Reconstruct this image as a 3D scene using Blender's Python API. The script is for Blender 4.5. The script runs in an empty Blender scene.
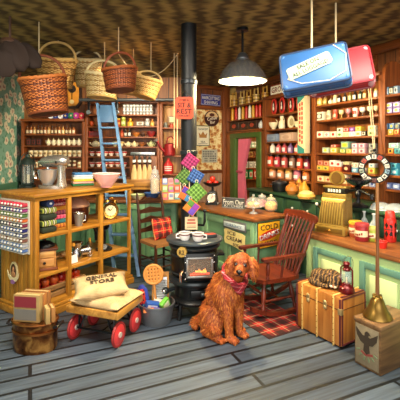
import bpy, bmesh, math, random
from mathutils import Vector, Matrix, Euler
random.seed(7)
SC = bpy.context.scene
COL = SC.collection
F, CZ, HY = 380.0, 1.6, 150.0      # focal length and horizon of the 400 px frame, eye height
R = math.radians
PI = math.pi

# ------------------------------------------------------------------ materials
def srgb(h):
    c = [int(h[i:i+2], 16)/255 for i in (0, 2, 4)]
    return tuple(x/12.92 if x <= .04045 else ((x+.055)/1.055)**2.4 for x in c) + (1,)
def mulc(c, k): return tuple(min(1, x*k) for x in c[:3]) + (1,)
MATS = {}
class NT:
    def __init__(s, name):
        s.m = bpy.data.materials.new(name); s.m.use_nodes = True
        s.t = s.m.node_tree; s.b = s.t.nodes['Principled BSDF']
    def n(s, typ, **kw):
        x = s.t.nodes.new(typ)
        for k, v in kw.items():
            if k in x.inputs: x.inputs[k].default_value = v
            else: setattr(x, k, v)
        return x
    def l(s, a, b): s.t.links.new(a, b)
    def coord(s, scale=(1, 1, 1), rot=(0, 0, 0), kind='Object'):
        tc = s.n('ShaderNodeTexCoord'); mp = s.n('ShaderNodeMapping')
        mp.inputs['Scale'].default_value = scale; mp.inputs['Rotation'].default_value = rot
        s.l(tc.outputs[kind], mp.inputs[0]); return mp.outputs[0]
    def math(s, op, a, b=None):
        x = s.n('ShaderNodeMath', operation=op)
        for i, v in enumerate((a, b)):
            if v is None: continue
            if isinstance(v, (int, float)): x.inputs[i].default_value = v
            else: s.l(v, x.inputs[i])
        return x.outputs[0]
    def mix(s, f, a, b, mode='MIX'):
        x = s.n('ShaderNodeMix', data_type='RGBA', blend_type=mode)
        for i, v in ((0, f), (6, a), (7, b)):
            if isinstance(v, (int, float)): x.inputs[i].default_value = v
            elif isinstance(v, tuple): x.inputs[i].default_value = v
            else: s.l(v, x.inputs[i])
        return x.outputs[2]
    def ramp(s, fac, stops, interp='LINEAR'):
        x = s.n('ShaderNodeValToRGB'); cr = x.color_ramp; cr.interpolation = interp
        while len(cr.elements) < len(stops): cr.elements.new(.5)
        for e, (p, c) in zip(cr.elements, stops): e.position = p; e.color = c
        s.l(fac, x.inputs[0]); return x.outputs[0]
    def bump(s, h, st=.3, d=.01):
        b = s.n('ShaderNodeBump'); b.inputs['Strength'].default_value = st; b.inputs['Distance'].default_value = d
        s.l(h, b.inputs['Height']); s.l(b.outputs[0], s.b.inputs['Normal'])
    def fin(s, col=None, rough=.5, metal=0):
        if col is not None:
            if isinstance(col, tuple): s.b.inputs['Base Color'].default_value = col
            else: s.l(col, s.b.inputs['Base Color'])
        s.b.inputs['Roughness'].default_value = rough; s.b.inputs['Metallic'].default_value = metal
        return s.m
def P(h, r=.5, m=0, v=.16, sc=14):
    key = ('P', h, r, m, v, sc)
    if key not in MATS:
        t = NT('paint_'+h); c = srgb(h)
        no = t.n('ShaderNodeTexNoise', Scale=sc, Detail=3.0); t.l(t.coord(), no.inputs['Vector'])
        oi = t.n('ShaderNodeObjectInfo')
        f = t.math('ADD', t.math('MULTIPLY', no.outputs['Fac'], .7), t.math('MULTIPLY', oi.outputs['Random'], .3))
        MATS[key] = t.fin(t.mix(f, mulc(c, 1-v), mulc(c, 1+v)), r, m)
    return MATS[key]
def WOOD(h1, h2, ax='x', sc=1.0, r=.42, bump=.15):
    key = ('W', h1, h2, ax, sc, r)
    if key not in MATS:
        t = NT('wood_'+h1)
        s = {'x': (1.2, 16, 16), 'y': (16, 1.2, 16), 'z': (16, 16, 1.2)}[ax]
        no = t.n('ShaderNodeTexNoise', Scale=sc*1.6, Detail=5.0, Distortion=.6); t.l(t.coord(s), no.inputs['Vector'])
        n2 = t.n('ShaderNodeTexNoise', Scale=2.2); t.l(t.coord(), n2.inputs['Vector'])
        f = t.math('ADD', t.math('MULTIPLY', no.outputs['Fac'], .75), t.math('MULTIPLY', n2.outputs['Fac'], .3))
        t.bump(no.outputs['Fac'], bump, .004)
        MATS[key] = t.fin(t.ramp(f, [(.36, srgb(h1)), (.68, srgb(h2))]), r)
    return MATS[key]
def PLANK(name, h1, h2, gap, w, hgt, rot=(0, 0, 0), grain='x', r=.5, gapw=.012):
    t = NT(name)
    if rot == 'vertical':
        sp = t.n('ShaderNodeSeparateXYZ'); t.l(t.coord(), sp.inputs[0]); cb = t.n('ShaderNodeCombineXYZ')
        t.l(sp.outputs['Z'], cb.inputs[0]); t.l(sp.outputs['X'], cb.inputs[1]); v = cb.outputs[0]
    else: v = t.coord((1, 1, 1), rot)
    br = t.n('ShaderNodeTexBrick', offset=.37); t.l(v, br.inputs['Vector'])
    for k, x in (('Scale', 1.0), ('Brick Width', w), ('Row Height', hgt), ('Mortar Size', gapw), ('Mortar Smooth', .15), ('Bias', 0.0)):
        br.inputs[k].default_value = x
    br.inputs['Color1'].default_value = srgb(h1); br.inputs['Color2'].default_value = srgb(h2); br.inputs['Mortar'].default_value = srgb(gap)
    g = t.n('ShaderNodeTexNoise', Scale=2.0, Detail=6.0, Distortion=.4)
    mp = t.n('ShaderNodeMapping'); mp.inputs['Scale'].default_value = (1.2, 22, 22); t.l(v, mp.inputs[0]); t.l(mp.outputs[0], g.inputs['Vector'])
    k = t.ramp(g.outputs['Fac'], [(.3, (.55, .55, .55, 1)), (.7, (1.25, 1.25, 1.25, 1))])
    t.bump(t.math('SUBTRACT', t.math('MULTIPLY', g.outputs['Fac'], .3), br.outputs['Fac']), .4, .006)
    return t.fin(t.mix(1.0, br.outputs['Color'], k, 'MULTIPLY'), r)
def MOTTLE(name, h1, h2, h3, sc, r, m):
    t = NT(name); n = t.n('ShaderNodeTexNoise', Scale=float(sc), Detail=6.0, Distortion=.8); t.l(t.coord(), n.inputs['Vector'])
    t.bump(n.outputs['Fac'], .3, .004); return t.fin(t.ramp(n.outputs['Fac'], [(.36, srgb(h1)), (.5, srgb(h2)), (.66, srgb(h3))]), r, m)
def METAL(h, r=.3, v=.2, sc=9):
    return P(h, r, 1.0, v, sc)
def GLASS(h='ffffff', a=.22, r=.04):
    key = ('G', h, a, r)
    if key not in MATS:
        t = NT('glass_'+h); out = t.t.nodes['Material Output']
        tr = t.n('ShaderNodeBsdfTransparent'); mx = t.n('ShaderNodeMixShader'); mx.inputs[0].default_value = a
        no = t.n('ShaderNodeTexNoise', Scale=5.0); t.l(t.coord(), no.inputs['Vector'])
        t.l(t.mix(no.outputs['Fac'], mulc(srgb(h), .9), srgb(h)), t.b.inputs['Base Color'])
        t.b.inputs['Roughness'].default_value = r; t.b.inputs['Specular IOR Level'].default_value = .9
        t.l(tr.outputs[0], mx.inputs[1]); t.l(t.b.outputs[0], mx.inputs[2]); t.l(mx.outputs[0], out.inputs[0])
        MATS[key] = t.m
    return MATS[key]
def EMIT(h, s, h2=None, sc=12):
    key = ('E', h, s, h2)
    if key not in MATS:
        t = NT('glow_'+h); t.b.inputs['Base Color'].default_value = srgb(h); t.b.inputs['Emission Strength'].default_value = s
        no = t.n('ShaderNodeTexNoise', Scale=float(sc)); t.l(t.coord(), no.inputs['Vector'])
        t.l(t.ramp(no.outputs['Fac'], [(.35, srgb(h2 or h)), (.6, srgb(h))]), t.b.inputs['Emission Color'])
        MATS[key] = t.m
    return MATS[key]
def PLAID(name, base, dark, line, period, axes=('X', 'Y'), off=0.0, wide=.4):
    t = NT(name); sp = t.n('ShaderNodeSeparateXYZ'); t.l(t.coord(), sp.inputs[0])
    col = srgb(base)
    fs = []
    for a in axes:
        fr = t.math('FRACT', t.math('ADD', t.math('DIVIDE', sp.outputs[a], period), 50+off))
        fs.append(fr)
    for fr in fs: col = t.mix(t.math('MULTIPLY', t.math('LESS_THAN', fr, wide), .74), col, srgb(dark))
    for fr in fs:
        col = t.mix(t.math('MULTIPLY', t.math('COMPARE', fr, wide*.5) if False else t.math('LESS_THAN', t.math('ABSOLUTE', t.math('SUBTRACT', fr, wide+.28)), .03), .8), col, srgb(line))
    return t.fin(col, .85)
def STRIPES(name, cols, period, axis='Z'):
    t = NT(name); sp = t.n('ShaderNodeSeparateXYZ'); t.l(t.coord(), sp.inputs[0])
    fr = t.math('FRACT', t.math('ADD', t.math('DIVIDE', sp.outputs[axis], period), 50))
    n = len(cols)
    return t.fin(t.ramp(fr, [(i/n, srgb(c)) for i, c in enumerate(cols)], 'CONSTANT'), .85)

# ------------------------------------------------------------------ meshes
class MB:
    def __init__(s): s.bm = bmesh.new(); s.mi = 0
    def _tag(s, n0):
        s.bm.faces.ensure_lookup_table()
        if s.mi:
            for f in list(s.bm.faces)[n0:]: f.material_index = s.mi
        return s
    def box(s, c, d, rot=(0, 0, 0), bev=0.0, taper=1.0):
        n0 = len(s.bm.faces)
        M = Matrix.Translation(c) @ Euler(rot).to_matrix().to_4x4() @ Matrix.Diagonal((d[0], d[1], d[2], 1))
        r = bmesh.ops.create_cube(s.bm, size=1)
        for v in r['verts']:
            if taper != 1.0 and v.co.z > 0: v.co.x *= taper; v.co.y *= taper
            v.co = M @ v.co
        if bev:
            es = list({e for v in r['verts'] for e in v.link_edges})
            bmesh.ops.bevel(s.bm, geom=es, offset=bev, segments=2, affect='EDGES', profile=.5, clamp_overlap=True)
        return s._tag(n0)
    def rings(s, rings, caps=True, closed=False):
        n0 = len(s.bm.faces); vs = [[s.bm.verts.new(p) for p in rg] for rg in rings]; n = len(vs[0])
        pr = list(zip(vs, vs[1:])) + ([(vs[-1], vs[0])] if closed else [])
        for a, b in pr:
            for i in range(n):
                try: s.bm.faces.new((a[i], a[(i+1) % n], b[(i+1) % n], b[i]))
                except ValueError: pass
        if caps and not closed:
            for q in (vs[0][::-1], vs[-1]): s.bm.faces.new(q)
        return s._tag(n0)
    def tube(s, pts, r, seg=8, closed=False, flat=1.0):
        pts = [Vector(p) for p in pts]; n = len(pts)
        rs = r if isinstance(r, (list, tuple)) else [r]*n
        up = None; rg = []
        for i, p in enumerate(pts):
            if closed: t = pts[(i+1) % n]-pts[i-1]
            else: t = pts[min(i+1, n-1)]-pts[max(i-1, 0)]
            t.normalize()
            if up is None: up = Vector((0, 0, 1)) if abs(t.z) < .9 else Vector((1, 0, 0))
            x = t.cross(up)
            if x.length < 1e-5: x = t.orthogonal()
            x.normalize(); y = x.cross(t).normalized(); up = y
            rg.append([p+(x*math.cos(a)+y*math.sin(a)*flat)*rs[i] for a in (2*PI*k/seg for k in range(seg))])
        return s.rings(rg, True, closed)
    def cyl(s, p0, p1, r0, r1=None, seg=14): return s.tube([p0, p1], [r0, r0 if r1 is None else r1], seg)
    def lathe(s, prof, seg=24, c=(0, 0, 0), sx=1.0, sy=1.0, a0=0.0, a1=2*PI):
        n0 = len(s.bm.faces); full = abs(a1-a0-2*PI) < 1e-6; m = seg if full else seg+1; cols = []
        for r, z in prof:
            if r < 1e-6: cols.append([s.bm.verts.new((c[0], c[1], c[2]+z))]*m)
            else: cols.append([s.bm.verts.new((c[0]+r*sx*math.cos(a0+(a1-a0)*k/seg), c[1]+r*sy*math.sin(a0+(a1-a0)*k/seg), c[2]+z)) for k in range(m)])
        for A, B in zip(cols, cols[1:]):
            for k in range(seg):
                q = []
                for v in (A[k], A[(k+1) % m], B[(k+1) % m], B[k]):
                    if v not in q: q.append(v)
                if len(q) > 2:
                    try: s.bm.faces.new(q)
                    except ValueError: pass
        return s._tag(n0)
    def ell(s, c, r, rot=(0, 0, 0), seg=16, rg=10):
        n0 = len(s.bm.faces); r = (r, r, r) if isinstance(r, (int, float)) else r
        M = Matrix.Translation(c) @ Euler(rot).to_matrix().to_4x4() @ Matrix.Diagonal((r[0], r[1], r[2], 1))
        bmesh.ops.create_uvsphere(s.bm, u_segments=seg, v_segments=rg, radius=1, matrix=M)
        return s._tag(n0)
    def prism(s, poly, y0, y1):            # polygon in x,z extruded along y
        n0 = len(s.bm.faces)
        a = [s.bm.verts.new((x, y0, z)) for x, z in poly]; b = [s.bm.verts.new((x, y1, z)) for x, z in poly]; n = len(a)
        s.bm.faces.new(a); s.bm.faces.new(b[::-1])
        for i in range(n): s.bm.faces.new((a[i], b[i], b[(i+1) % n], a[(i+1) % n]))
        return s._tag(n0)
    def slab(s, poly, z0, z1):             # polygon in x,y extruded along z
        n0 = len(s.bm.faces)
        a = [s.bm.verts.new((x, y, z0)) for x, y in poly]; b = [s.bm.verts.new((x, y, z1)) for x, y in poly]; n = len(a)
        s.bm.faces.new(a[::-1]); s.bm.faces.new(b)
        for i in range(n): s.bm.faces.new((a[i], a[(i+1) % n], b[(i+1) % n], b[i]))
        return s._tag(n0)
    def xf(s, M):
        bmesh.ops.transform(s.bm, matrix=M, verts=s.bm.verts); return s
    def mesh(s, name, smooth=40):
        bmesh.ops.recalc_face_normals(s.bm, faces=s.bm.faces)
        me = bpy.data.meshes.new(name); s.bm.to_mesh(me); s.bm.free()
        me.shade_smooth(); me.set_sharp_from_angle(angle=R(smooth)); return me
def link(name, me, mats, parent=None, loc=(0, 0, 0), rot=(0, 0, 0)):
    o = bpy.data.objects.new(name, me); COL.objects.link(o)
    mats = mats if isinstance(mats, (list, tuple)) else [mats]
    while len(me.materials) < len(mats): me.materials.append(mats[len(me.materials)])
    for i, m in enumerate(mats):
        if me.materials[i] != m: o.material_slots[i].link = 'OBJECT'; o.material_slots[i].material = m
    o.location = loc; o.rotation_euler = rot
    if parent: o.parent = parent
    return o
def part(name, mb, mats, parent, loc=(0, 0, 0), rot=(0, 0, 0), label=None, smooth=40):
    o = link(name, mb.mesh(name, smooth) if isinstance(mb, MB) else mb, mats, parent, loc, rot)
    if label: o['label'] = label
    return o
ALL = []
def tag(o, label, cat, group=None, kind=None):
    o['label'] = label; o['category'] = cat; ALL.append(o)
    if group: o['group'] = group
    if kind: o['kind'] = kind
    return o
def thing(name, label, cat, loc=(0, 0, 0), rz=0.0, group=None, rot=None):
    o = bpy.data.objects.new(name, None); COL.objects.link(o); o.empty_display_size = .05
    o.location = loc; o.rotation_euler = rot or (0, 0, rz)
    return tag(o, label, cat, group)
def solo(name, label, cat, mb, mats, loc=(0, 0, 0), rz=0.0, group=None, rot=None, smooth=40):
    o = link(name, mb.mesh(name, smooth) if isinstance(mb, MB) else mb, mats, None, loc, rot or (0, 0, rz))
    return tag(o, label, cat, group)
def struct(name, mb, mats, loc=(0, 0, 0), rz=0.0):
    o = link(name, mb.mesh(name), mats, None, loc, (0, 0, rz)); o['kind'] = 'structure'; return o
TXT = {}
def text(parent, s, w, h, loc, rot, mat, name='lettering', ext=.0015):
    """flat lettering stretched to w x h, centred on loc, facing the local -y side for rot = (90, 0, 0)"""
    key = (s, round(w, 4), round(h, 4), ext)
    if key not in TXT:
        cu = bpy.data.curves.new('lettering', 'FONT'); cu.body = s; cu.align_x = 'CENTER'; cu.size = 1; cu.resolution_u = 2; cu.offset = .012
        ob = bpy.data.objects.new('lettering_source', cu); me = bpy.data.meshes.new_from_object(ob)
        xs = [v.co.x for v in me.vertices]; ys = [v.co.y for v in me.vertices]
        cx, cy = (max(xs)+min(xs))/2, (max(ys)+min(ys))/2; kx, ky = w/(max(xs)-min(xs)), h/(max(ys)-min(ys))
        bm = bmesh.new(); bm.from_mesh(me)
        for v in bm.verts: v.co = Vector(((v.co.x-cx)*kx, (v.co.y-cy)*ky, 0))
        r = bmesh.ops.extrude_face_region(bm, geom=bm.faces[:])
        for v in [g for g in r['geom'] if isinstance(g, bmesh.types.BMVert)]: v.co.z += ext
        bmesh.ops.recalc_face_normals(bm, faces=bm.faces)
        bm.to_mesh(me); bm.free(); me.materials.clear()
        bpy.data.objects.remove(ob); bpy.data.curves.remove(cu); TXT[key] = me
    return link(name, TXT[key], mat, parent, loc, tuple(R(a) for a in rot))

# ------------------------------------------------------------------ frames of reference
class Fr:
    """a piece of furniture or a wall: x along it, y into it, z up"""
    def __init__(s, ox, oy, deg):
        s.o = Vector((ox, oy)); s.a = R(deg); s.x = Vector((math.cos(s.a), math.sin(s.a))); s.y = Vector((-s.x.y, s.x.x))
    def w(s, lx, ly, z=0.0): p = s.o+s.x*lx+s.y*ly; return Vector((p.x, p.y, z))
    def loc(s, X, Y): d = Vector((X, Y))-s.o; return d.dot(s.x), d.dot(s.y)
    def hit(s, px, py, ly=0.0):
        k = (px-200)/F; o = s.o+s.y*ly          # o.x + l*x.x = k (o.y + l*x.y)
        l = (k*o.y-o.x)/(s.x.x-k*s.x.y); Y = o.y+l*s.x.y
        return l, CZ+(HY-py)*Y/F
    def top(s, px, py, z):
        Y = F*(CZ-z)/(py-HY); return s.loc((px-200)/F*Y, Y)
def flo(px, py, z=0.0):
    Y = F*(CZ-z)/(py-HY); return Vector(((px-200)/F*Y, Y, z))
def at(px, py, Y): return Vector(((px-200)/F*Y, Y, CZ+(HY-py)*Y/F))

FR = Fr(.476, 7.54, -65.9)      # right wall, front line of its shelves
FB = Fr(.476, 7.54, 24.1)       # back wall with the signs
FK = Fr(0, 6.2, 0)              # shelves behind the ladder
FC = Fr(1.057, 3.94, -61.6)     # right counter
FI = Fr(.617, 4.265, -54.4)     # middle counter, origin at its near corner
FD = Fr(-1.53, 3.53, 56.4)      # display cabinet, origin at its near corner
CEIL = 2.85
ORD = ['leftmost', 'second', 'third', 'fourth', 'fifth', 'sixth', 'seventh', 'eighth', 'ninth', 'tenth', 'eleventh', 'twelfth', 'thirteenth', 'fourteenth', 'fifteenth', 'sixteenth', 'seventeenth', 'eighteenth']
def ordn(i, n): return 'leftmost' if i == 0 else ('rightmost' if i == n-1 else ORD[i]+' from left')

# common materials
W_DARK = WOOD('4a2410', '8a4a20', 'z'); W_SHELF = WOOD('5c2c10', '985222', 'x'); W_SHELFV = WOOD('5c2c10', '985222', 'z')
W_BACK = WOOD('683614', 'a4602a', 'z'); W_GOLD = WOOD('8a5412', 'c48a30', 'x'); W_GOLDV = WOOD('8a5412', 'c48a30', 'z')
W_TOP = WOOD('5a3217', '94592c', 'x'); W_MAHO = WOOD('3a1008', '702a14', 'z', 1, .35); W_MAHOX = WOOD('3a1008', '702a14', 'x', 1, .35)
W_CHAIR = WOOD('24110a', '4f2a18', 'z', 1, .35); W_CHAIRX = WOOD('24110a', '4f2a18', 'x', 1, .35)
GRN = P('6f9a72', .45, 0, .22, 5); GRN_D = P('3f6a4c', .45, 0, .2, 5); GRN_L = P('9cbd74', .45, 0, .14, 5)
GRN_DK = P('2c4a36', .4, 0, .2, 6); BLACK = P('15171a', .35, 0, .3); IRON = P('1b1d20', .3, .6, .35); STEEL = METAL('b9bcc0', .22)
CHROME = METAL('d8d8d8', .12); BRASS = METAL('c79a45', .25); COPPER = METAL('b4703c', .28, .35, 16); WHITE = P('f0ece2', .35); CREAM = P('e8d9b0', .5)
ROPE = P('d8c49a', .9, 0, .25, 60); RED = P('b8211f', .35)

def sack_mesh(w, d, h, seed):
    rnd = random.Random(seed); mb = MB(); N = 18; ph = rnd.uniform(0, 6)
    def pt(i, j, s):
        u, v = -1+2*i/N, -1+2*j/N
        e = ((1-u**4)*(1-v**4))**.55 if abs(u) < 1 and abs(v) < 1 else 0
        wob = .006*math.sin(5*u+ph)*math.sin(4*v+ph)
        return Vector((u*w/2*(1-.07*(1-v*v)), v*d/2*(1-.07*(1-u*u)), s*h/2*e+wob*e+.012*(u*u*v*v)))
    for s in (1, -1):
        g = [[mb.bm.verts.new(pt(i, j, s)) for j in range(N+1)] for i in range(N+1)]
        for i in range(N):
            for j in range(N): mb.bm.faces.new((g[i][j], g[i+1][j], g[i+1][j+1], g[i][j+1]))
    bmesh.ops.remove_doubles(mb.bm, verts=mb.bm.verts, dist=.0005); return mb
# ------------------------------------------------------------------ the setting
def bx(x0, x1, y0, y1, z0, z1, mb=None, bev=0):
    mb = mb or MB(); return mb.box(((x0+x1)/2, (y0+y1)/2, (z0+z1)/2), (x1-x0, y1-y0, z1-z0), bev=bev)
m_floor = PLANK('floor_planks', '525e6c', '353f4b', '0c1015', 2.3, .155, (0, 0, R(-24.1)), r=.5, gapw=.014)
struct('floor', bx(-4, 5.5, -1.6, 10.2, -.1, 0), m_floor)
t = NT('ceiling_boards')
wv = t.n('ShaderNodeTexWave', Scale=2.6, Distortion=5.0, Detail=3.0); wv.inputs['Detail Scale'].default_value = 2.0; t.l(t.coord((.6, 2.0, 1)), wv.inputs['Vector'])
no = t.n('ShaderNodeTexNoise', Scale=3.0, Detail=5.0); t.l(t.coord((1, 3, 1)), no.inputs['Vector'])
f = t.math('ADD', t.math('MULTIPLY', wv.outputs['Fac'], .45), t.math('MULTIPLY', no.outputs['Fac'], .6))
m_ceil = t.fin(t.ramp(f, [(.3, srgb('46361a')), (.75, srgb('927c42'))]), .8)
struct('ceiling', bx(-4, 5.5, -1.6, 10.2, CEIL, CEIL+.1), m_ceil)

# wallpaper: cream flowers with leaves on sea green
def flowers(name, base, leaf, petal, eye, sc, vec):
    t = NT(name); v = t.coord()
    sp = t.n('ShaderNodeSeparateXYZ'); t.l(v, sp.inputs[0]); cb = t.n('ShaderNodeCombineXYZ'); t.l(sp.outputs['X'], cb.inputs[0]); t.l(sp.outputs['Z'], cb.inputs[1])
    nz = t.n('ShaderNodeTexNoise', Scale=sc*2.2); t.l(cb.outputs[0], nz.inputs['Vector'])
    dv = t.n('ShaderNodeVectorMath', operation='MULTIPLY_ADD'); t.l(nz.outputs['Color'], dv.inputs[0]); dv.inputs[1].default_value = (.12*6/sc,)*3; t.l(cb.outputs[0], dv.inputs[2])
    def vor(s, feat='F1', off=0):
        x = t.n('ShaderNodeTexVoronoi', Scale=float(s), feature=feat, voronoi_dimensions='2D'); t.l(dv.outputs[0], x.inputs['Vector']); return x.outputs['Distance']
    col = t.mix(t.math('LESS_THAN', vor(sc*2.1), .3), srgb(base), srgb(leaf))
    d = vor(sc)
    col = t.mix(t.math('LESS_THAN', d, .36), col, srgb(petal))
    col = t.mix(t.math('LESS_THAN', d, .13), col, srgb(eye))
    return t.fin(col, .75)
m_paper = flowers('green_flower_wallpaper', '7fae9c', '62967f', 'e2dcc2', 'b89084', 6.0, 0)
m_paper2 = flowers('cream_flower_wallpaper', 'ecd9a4', 'd9b878', 'c98a4a', '8d4a28', 9.0, 0)
m_wallwood = PLANK('wall_boards', '8a5024', '6f3c18', '2c1608', 2.0, .14, 'vertical', r=.55, gapw=.006)
FL = Fr(-3.03, 6.55, 90)
struct('wall_left', bx(-8.2, .05, 0, .1, 1.08, CEIL), m_paper, FL.w(0, 0), FL.a)
wb = MB()
for i in range(70): bx(-i*.115-.11, -i*.115, -.015, .1, 0, 1.0, wb, .006)
bx(-8.2, .05, .005, .1, 0, 1.08, wb)
struct('trim_1', wb, P('4d7f66', .5, 0, .2, 4), FL.w(0, 0), FL.a)
struct('trim_2', bx(-8.2, .05, -.03, .1, 1.0, 1.08, None, .01), P('4d7f66', .5, 0, .2, 4), FL.w(0, 0), FL.a)
m_backw = WOOD('7c4a20', 'b87a3c', 'z')
struct('wall_back', bx(-3.2, -.33, 6.55, 6.65, 0, CEIL), PLANK('back_boards', '9c6330', '7f4a20', '3a1d0a', 3.0, .18, 'vertical', gapw=.008))
struct('wall_back_return', bx(-.43, -.33, 6.55, 7.25, 0, CEIL), m_wallwood)
# narrow wall with the signs
struct('wall_back_signs', bx(-1.0, .1, .012, .1, 1.2, 2.42), m_paper2, FB.w(0, 0), FB.a)
bd = MB()
for i in range(14): bx(-1.0+i*.078, -1.0+i*.078+.074, 0, .1, 0, 1.16, bd, .006)
struct('trim_3', bd, P('b08a72', .6, 0, .2, 5), FB.w(0, 0), FB.a)
struct('trim_4', bx(-1.0, .05, -.03, .1, 1.15, 1.21, None, .01), W_SHELF, FB.w(0, 0), FB.a)
struct('trim_5', bx(-1.0, .1, -.01, .1, 2.41, CEIL), PLANK('band_boards', '7c4620', '6a3816', '2c1608', 2.0, .25, 'vertical', gapw=.01), FB.w(0, 0), FB.a)
tm = MB(); bx(-1.0, .05, -.05, 0, 2.38, 2.45, tm, .012); bx(-1.0, .05, -.05, 0, 2.77, CEIL, tm, .012)
struct('trim_6', tm, W_SHELF, FB.w(0, 0), FB.a)
struct('trim_7', bx(-.07, .07, -.05, .1, 0, CEIL, None, .012), W_SHELFV, FR.w(0, 0), FR.a)
# right wall
L = lambda px, ly=0: FR.hit(px, 150, ly)[0]
dl, dr, ol, orr = L(231), L(261.5), L(236), L(257)
struct('wall_right', bx(dr, 9.4, .3, .4, 0, CEIL), m_wallwood, FR.w(0, 0), FR.a)
struct('wall_right_over_door', bx(-.05, dr, .3, .4, 1.93, CEIL), m_wallwood, FR.w(0, 0), FR.a)
jb = MB(); bx(.07, dl, 0, .04, 0, 1.93, jb); bx(dr, dr+.07, 0, .04, 0, 1.93, jb)
bx(.07, dr+.07, 0, .3, 1.9, 1.935, jb)
struct('trim_8', jb, W_SHELFV, FR.w(0, 0), FR.a)
dm = MB(); bx(dl, ol, -.025, .06, 0, 1.9, dm, .01); bx(orr, dr, -.025, .06, 0, 1.9, dm, .01); bx(dl, dr, -.03, .06, 1.82, 1.905, dm, .01)
bx(orr, orr+.02, .06, .4, 0, 1.84, dm)
struct('door_1', dm, P('48622a', .45, 0, .2, 6), FR.w(0, 0), FR.a)
# the room beyond the doorway
m_room = P('d8b877', .8, 0, .15, 3)
rw = MB(); bx(-1.0, -.9, .04, 1.9, 0, CEIL, rw); bx(-1.0, 1.6, 1.8, 1.9, 0, CEIL, rw); bx(1.5, 1.6, .4, 1.9, 0, CEIL, rw)
struct('wall_storeroom', rw, m_room, FR.w(0, 0), FR.a)
tm = MB(); bx(.05, 9.3, .24, .3, 2.74, CEIL, tm, .012)
for i in range(26):
    bx(.1+i*.36, .16+i*.36, .27, .3, 2.46, 2.75, tm)
bx(.05, 9.3, .25, .3, 2.46, 2.52, tm, .01)
struct('trim_9', tm, W_SHELF, FR.w(0, 0), FR.a)

# ------------------------------------------------------------------ shelving
def shelving(name, label, fr, x0, x1, z0, z1, shelves, depth=.28, th=.025, side=.045, back=None, arch=False, cornice=True):
    t = thing(name, label, 'shelves', fr.w(x0, 0, z0), fr.a); w = x1-x0; h = z1-z0
    for x in (0, w-side):
        mb = MB()
        if arch: mb.prism([(0, 0), (0, h)] + [(depth*.0+depth*(.5-.5*math.cos(a)), h+.16*math.sin(a)) for a in (PI*k/8 for k in range(1, 8))] + [(depth, h), (depth, 0)], 0, side).xf(Matrix.Rotation(R(90), 4, 'Z')).xf(Matrix.Translation((x+side, 0, 0)))
        else: bx(x, x+side, 0, depth, 0, h, mb, .006)
        part('side_panel', mb, W_SHELFV, t)
    part('back_panel', bx(side, w-side, depth-.015, depth, 0, h), back or W_BACK, t)
    for z in shelves: part('shelf', bx(side, w-side, .004, depth-.015, z-z0-th, z-z0, None, .004), W_SHELF, t)
    if cornice: part('cornice', bx(-.0, w, -.03, depth, h, h+.045, None, .012), W_SHELF, t)
    return t
SB = (2.195, 1.995, 1.763, 1.56, 1.33, 1.18)
SA = (2.165, 1.93, 1.733, 1.556, 1.335, 1.158)
A0, A1, B1, C1 = dr+.07, L(313), L(381.5), 5.3
shelving('wall_shelves', 'tall brown wall shelves beside the doorway holding red oval tins and sweet jars', FR, A0, A1, .99, 2.42, SA)
shelving('wall_shelves', 'tall brown wall shelves behind the hanging wheel, crowded with boxes and bottles', FR, A1, B1, .99, 2.42, SB)
shelving('wall_shelves', 'arched brown wall shelves at the right edge with blue boxes', FR, B1, C1, .99, 2.42, SB, arch=True, cornice=False)
shelving('over_door_shelves', 'brown shelves above the green doorway with wooden buckets', FR, .075, A0-.005, 1.94, 2.44, (2.43, 2.164, 1.965), cornice=False)
# dark green base cabinets under them
wt = solo('worktop', 'dark green worktop running under the right wall shelves', 'worktop', bx(A0, C1, -.33, .28, .955, .988, None, .008), P('33563c', .3, 0, .2, 5), FR.w(0, 0), FR.a)
n = 4; uw = (C1-A0)/n
for i in range(n):
    c = thing('base_cabinet', ('dark green base cabinet nearest the doorway under the green worktop', 'dark green base cabinet with white knobs behind the cash register', 'dark green base cabinet behind the bottles and thermos', 'dark green base cabinet at the right edge under the glass bowls')[i], 'cabinet', FR.w(A0+i*uw+.002, -.3, 0), FR.a)
    part('body', bx(0, uw-.004, .02, .58, 0, .95), GRN_DK, c)
    for r, (z0, z1) in enumerate(((.72, .93), (.48, .7), (.24, .46))):
        for k in range(3):
            x0 = .03+k*(uw-.06)/3
            d = part('drawer', bx(x0, x0+(uw-.06)/3-.02, 0, .02, z0, z1, None, .008), GRN_DK, c)
            part('knob', MB().ell((x0+(uw-.06)/6-.01, -.015, (z0+z1)/2), .015, seg=8, rg=6), WHITE, d)
# shelves in the storeroom
FS = Fr(*FR.w(-.62, 0)[:2], 24.1)
shelving('storeroom_shelves', 'small storeroom shelves seen through the green doorway', FS, .1, 1.5, 0, 1.9, (1.65, 1.45, 1.2, .95, .7), depth=.25)

# left racks
KX = lambda px: (px-200)*6.2/F
KZ = lambda py: CZ+(HY-py)*6.2/F
R1 = [KZ(y) for y in (134, 145.3, 156.5, 167.5, 179, 192)]
R2 = [KZ(y) for y in (114.3, 126, 136.7, 146.6, 156, 167, 178, 190)]
R3 = [KZ(y) for y in (127.5, 155.5, 174, 190)]
shelving('display_rack', 'low brown rack behind the stand mixer with rows of spice bottles and cups', FK, KX(21), KX(84.5), 0, KZ(121.5), R1, depth=.3)
shelving('display_rack', 'tall brown rack behind the blue ladder with white cups and crockery', FK, KX(84.8), KX(159.5), 0, KZ(103.5), R2, depth=.3)
shelving('display_rack', 'narrow brown rack beside the stove pipe holding a red watering can', FK, KX(159.8), KX(184), 0, KZ(104), R3, depth=.3, back=WOOD('a06a32', 'd39a55', 'z'))

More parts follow.
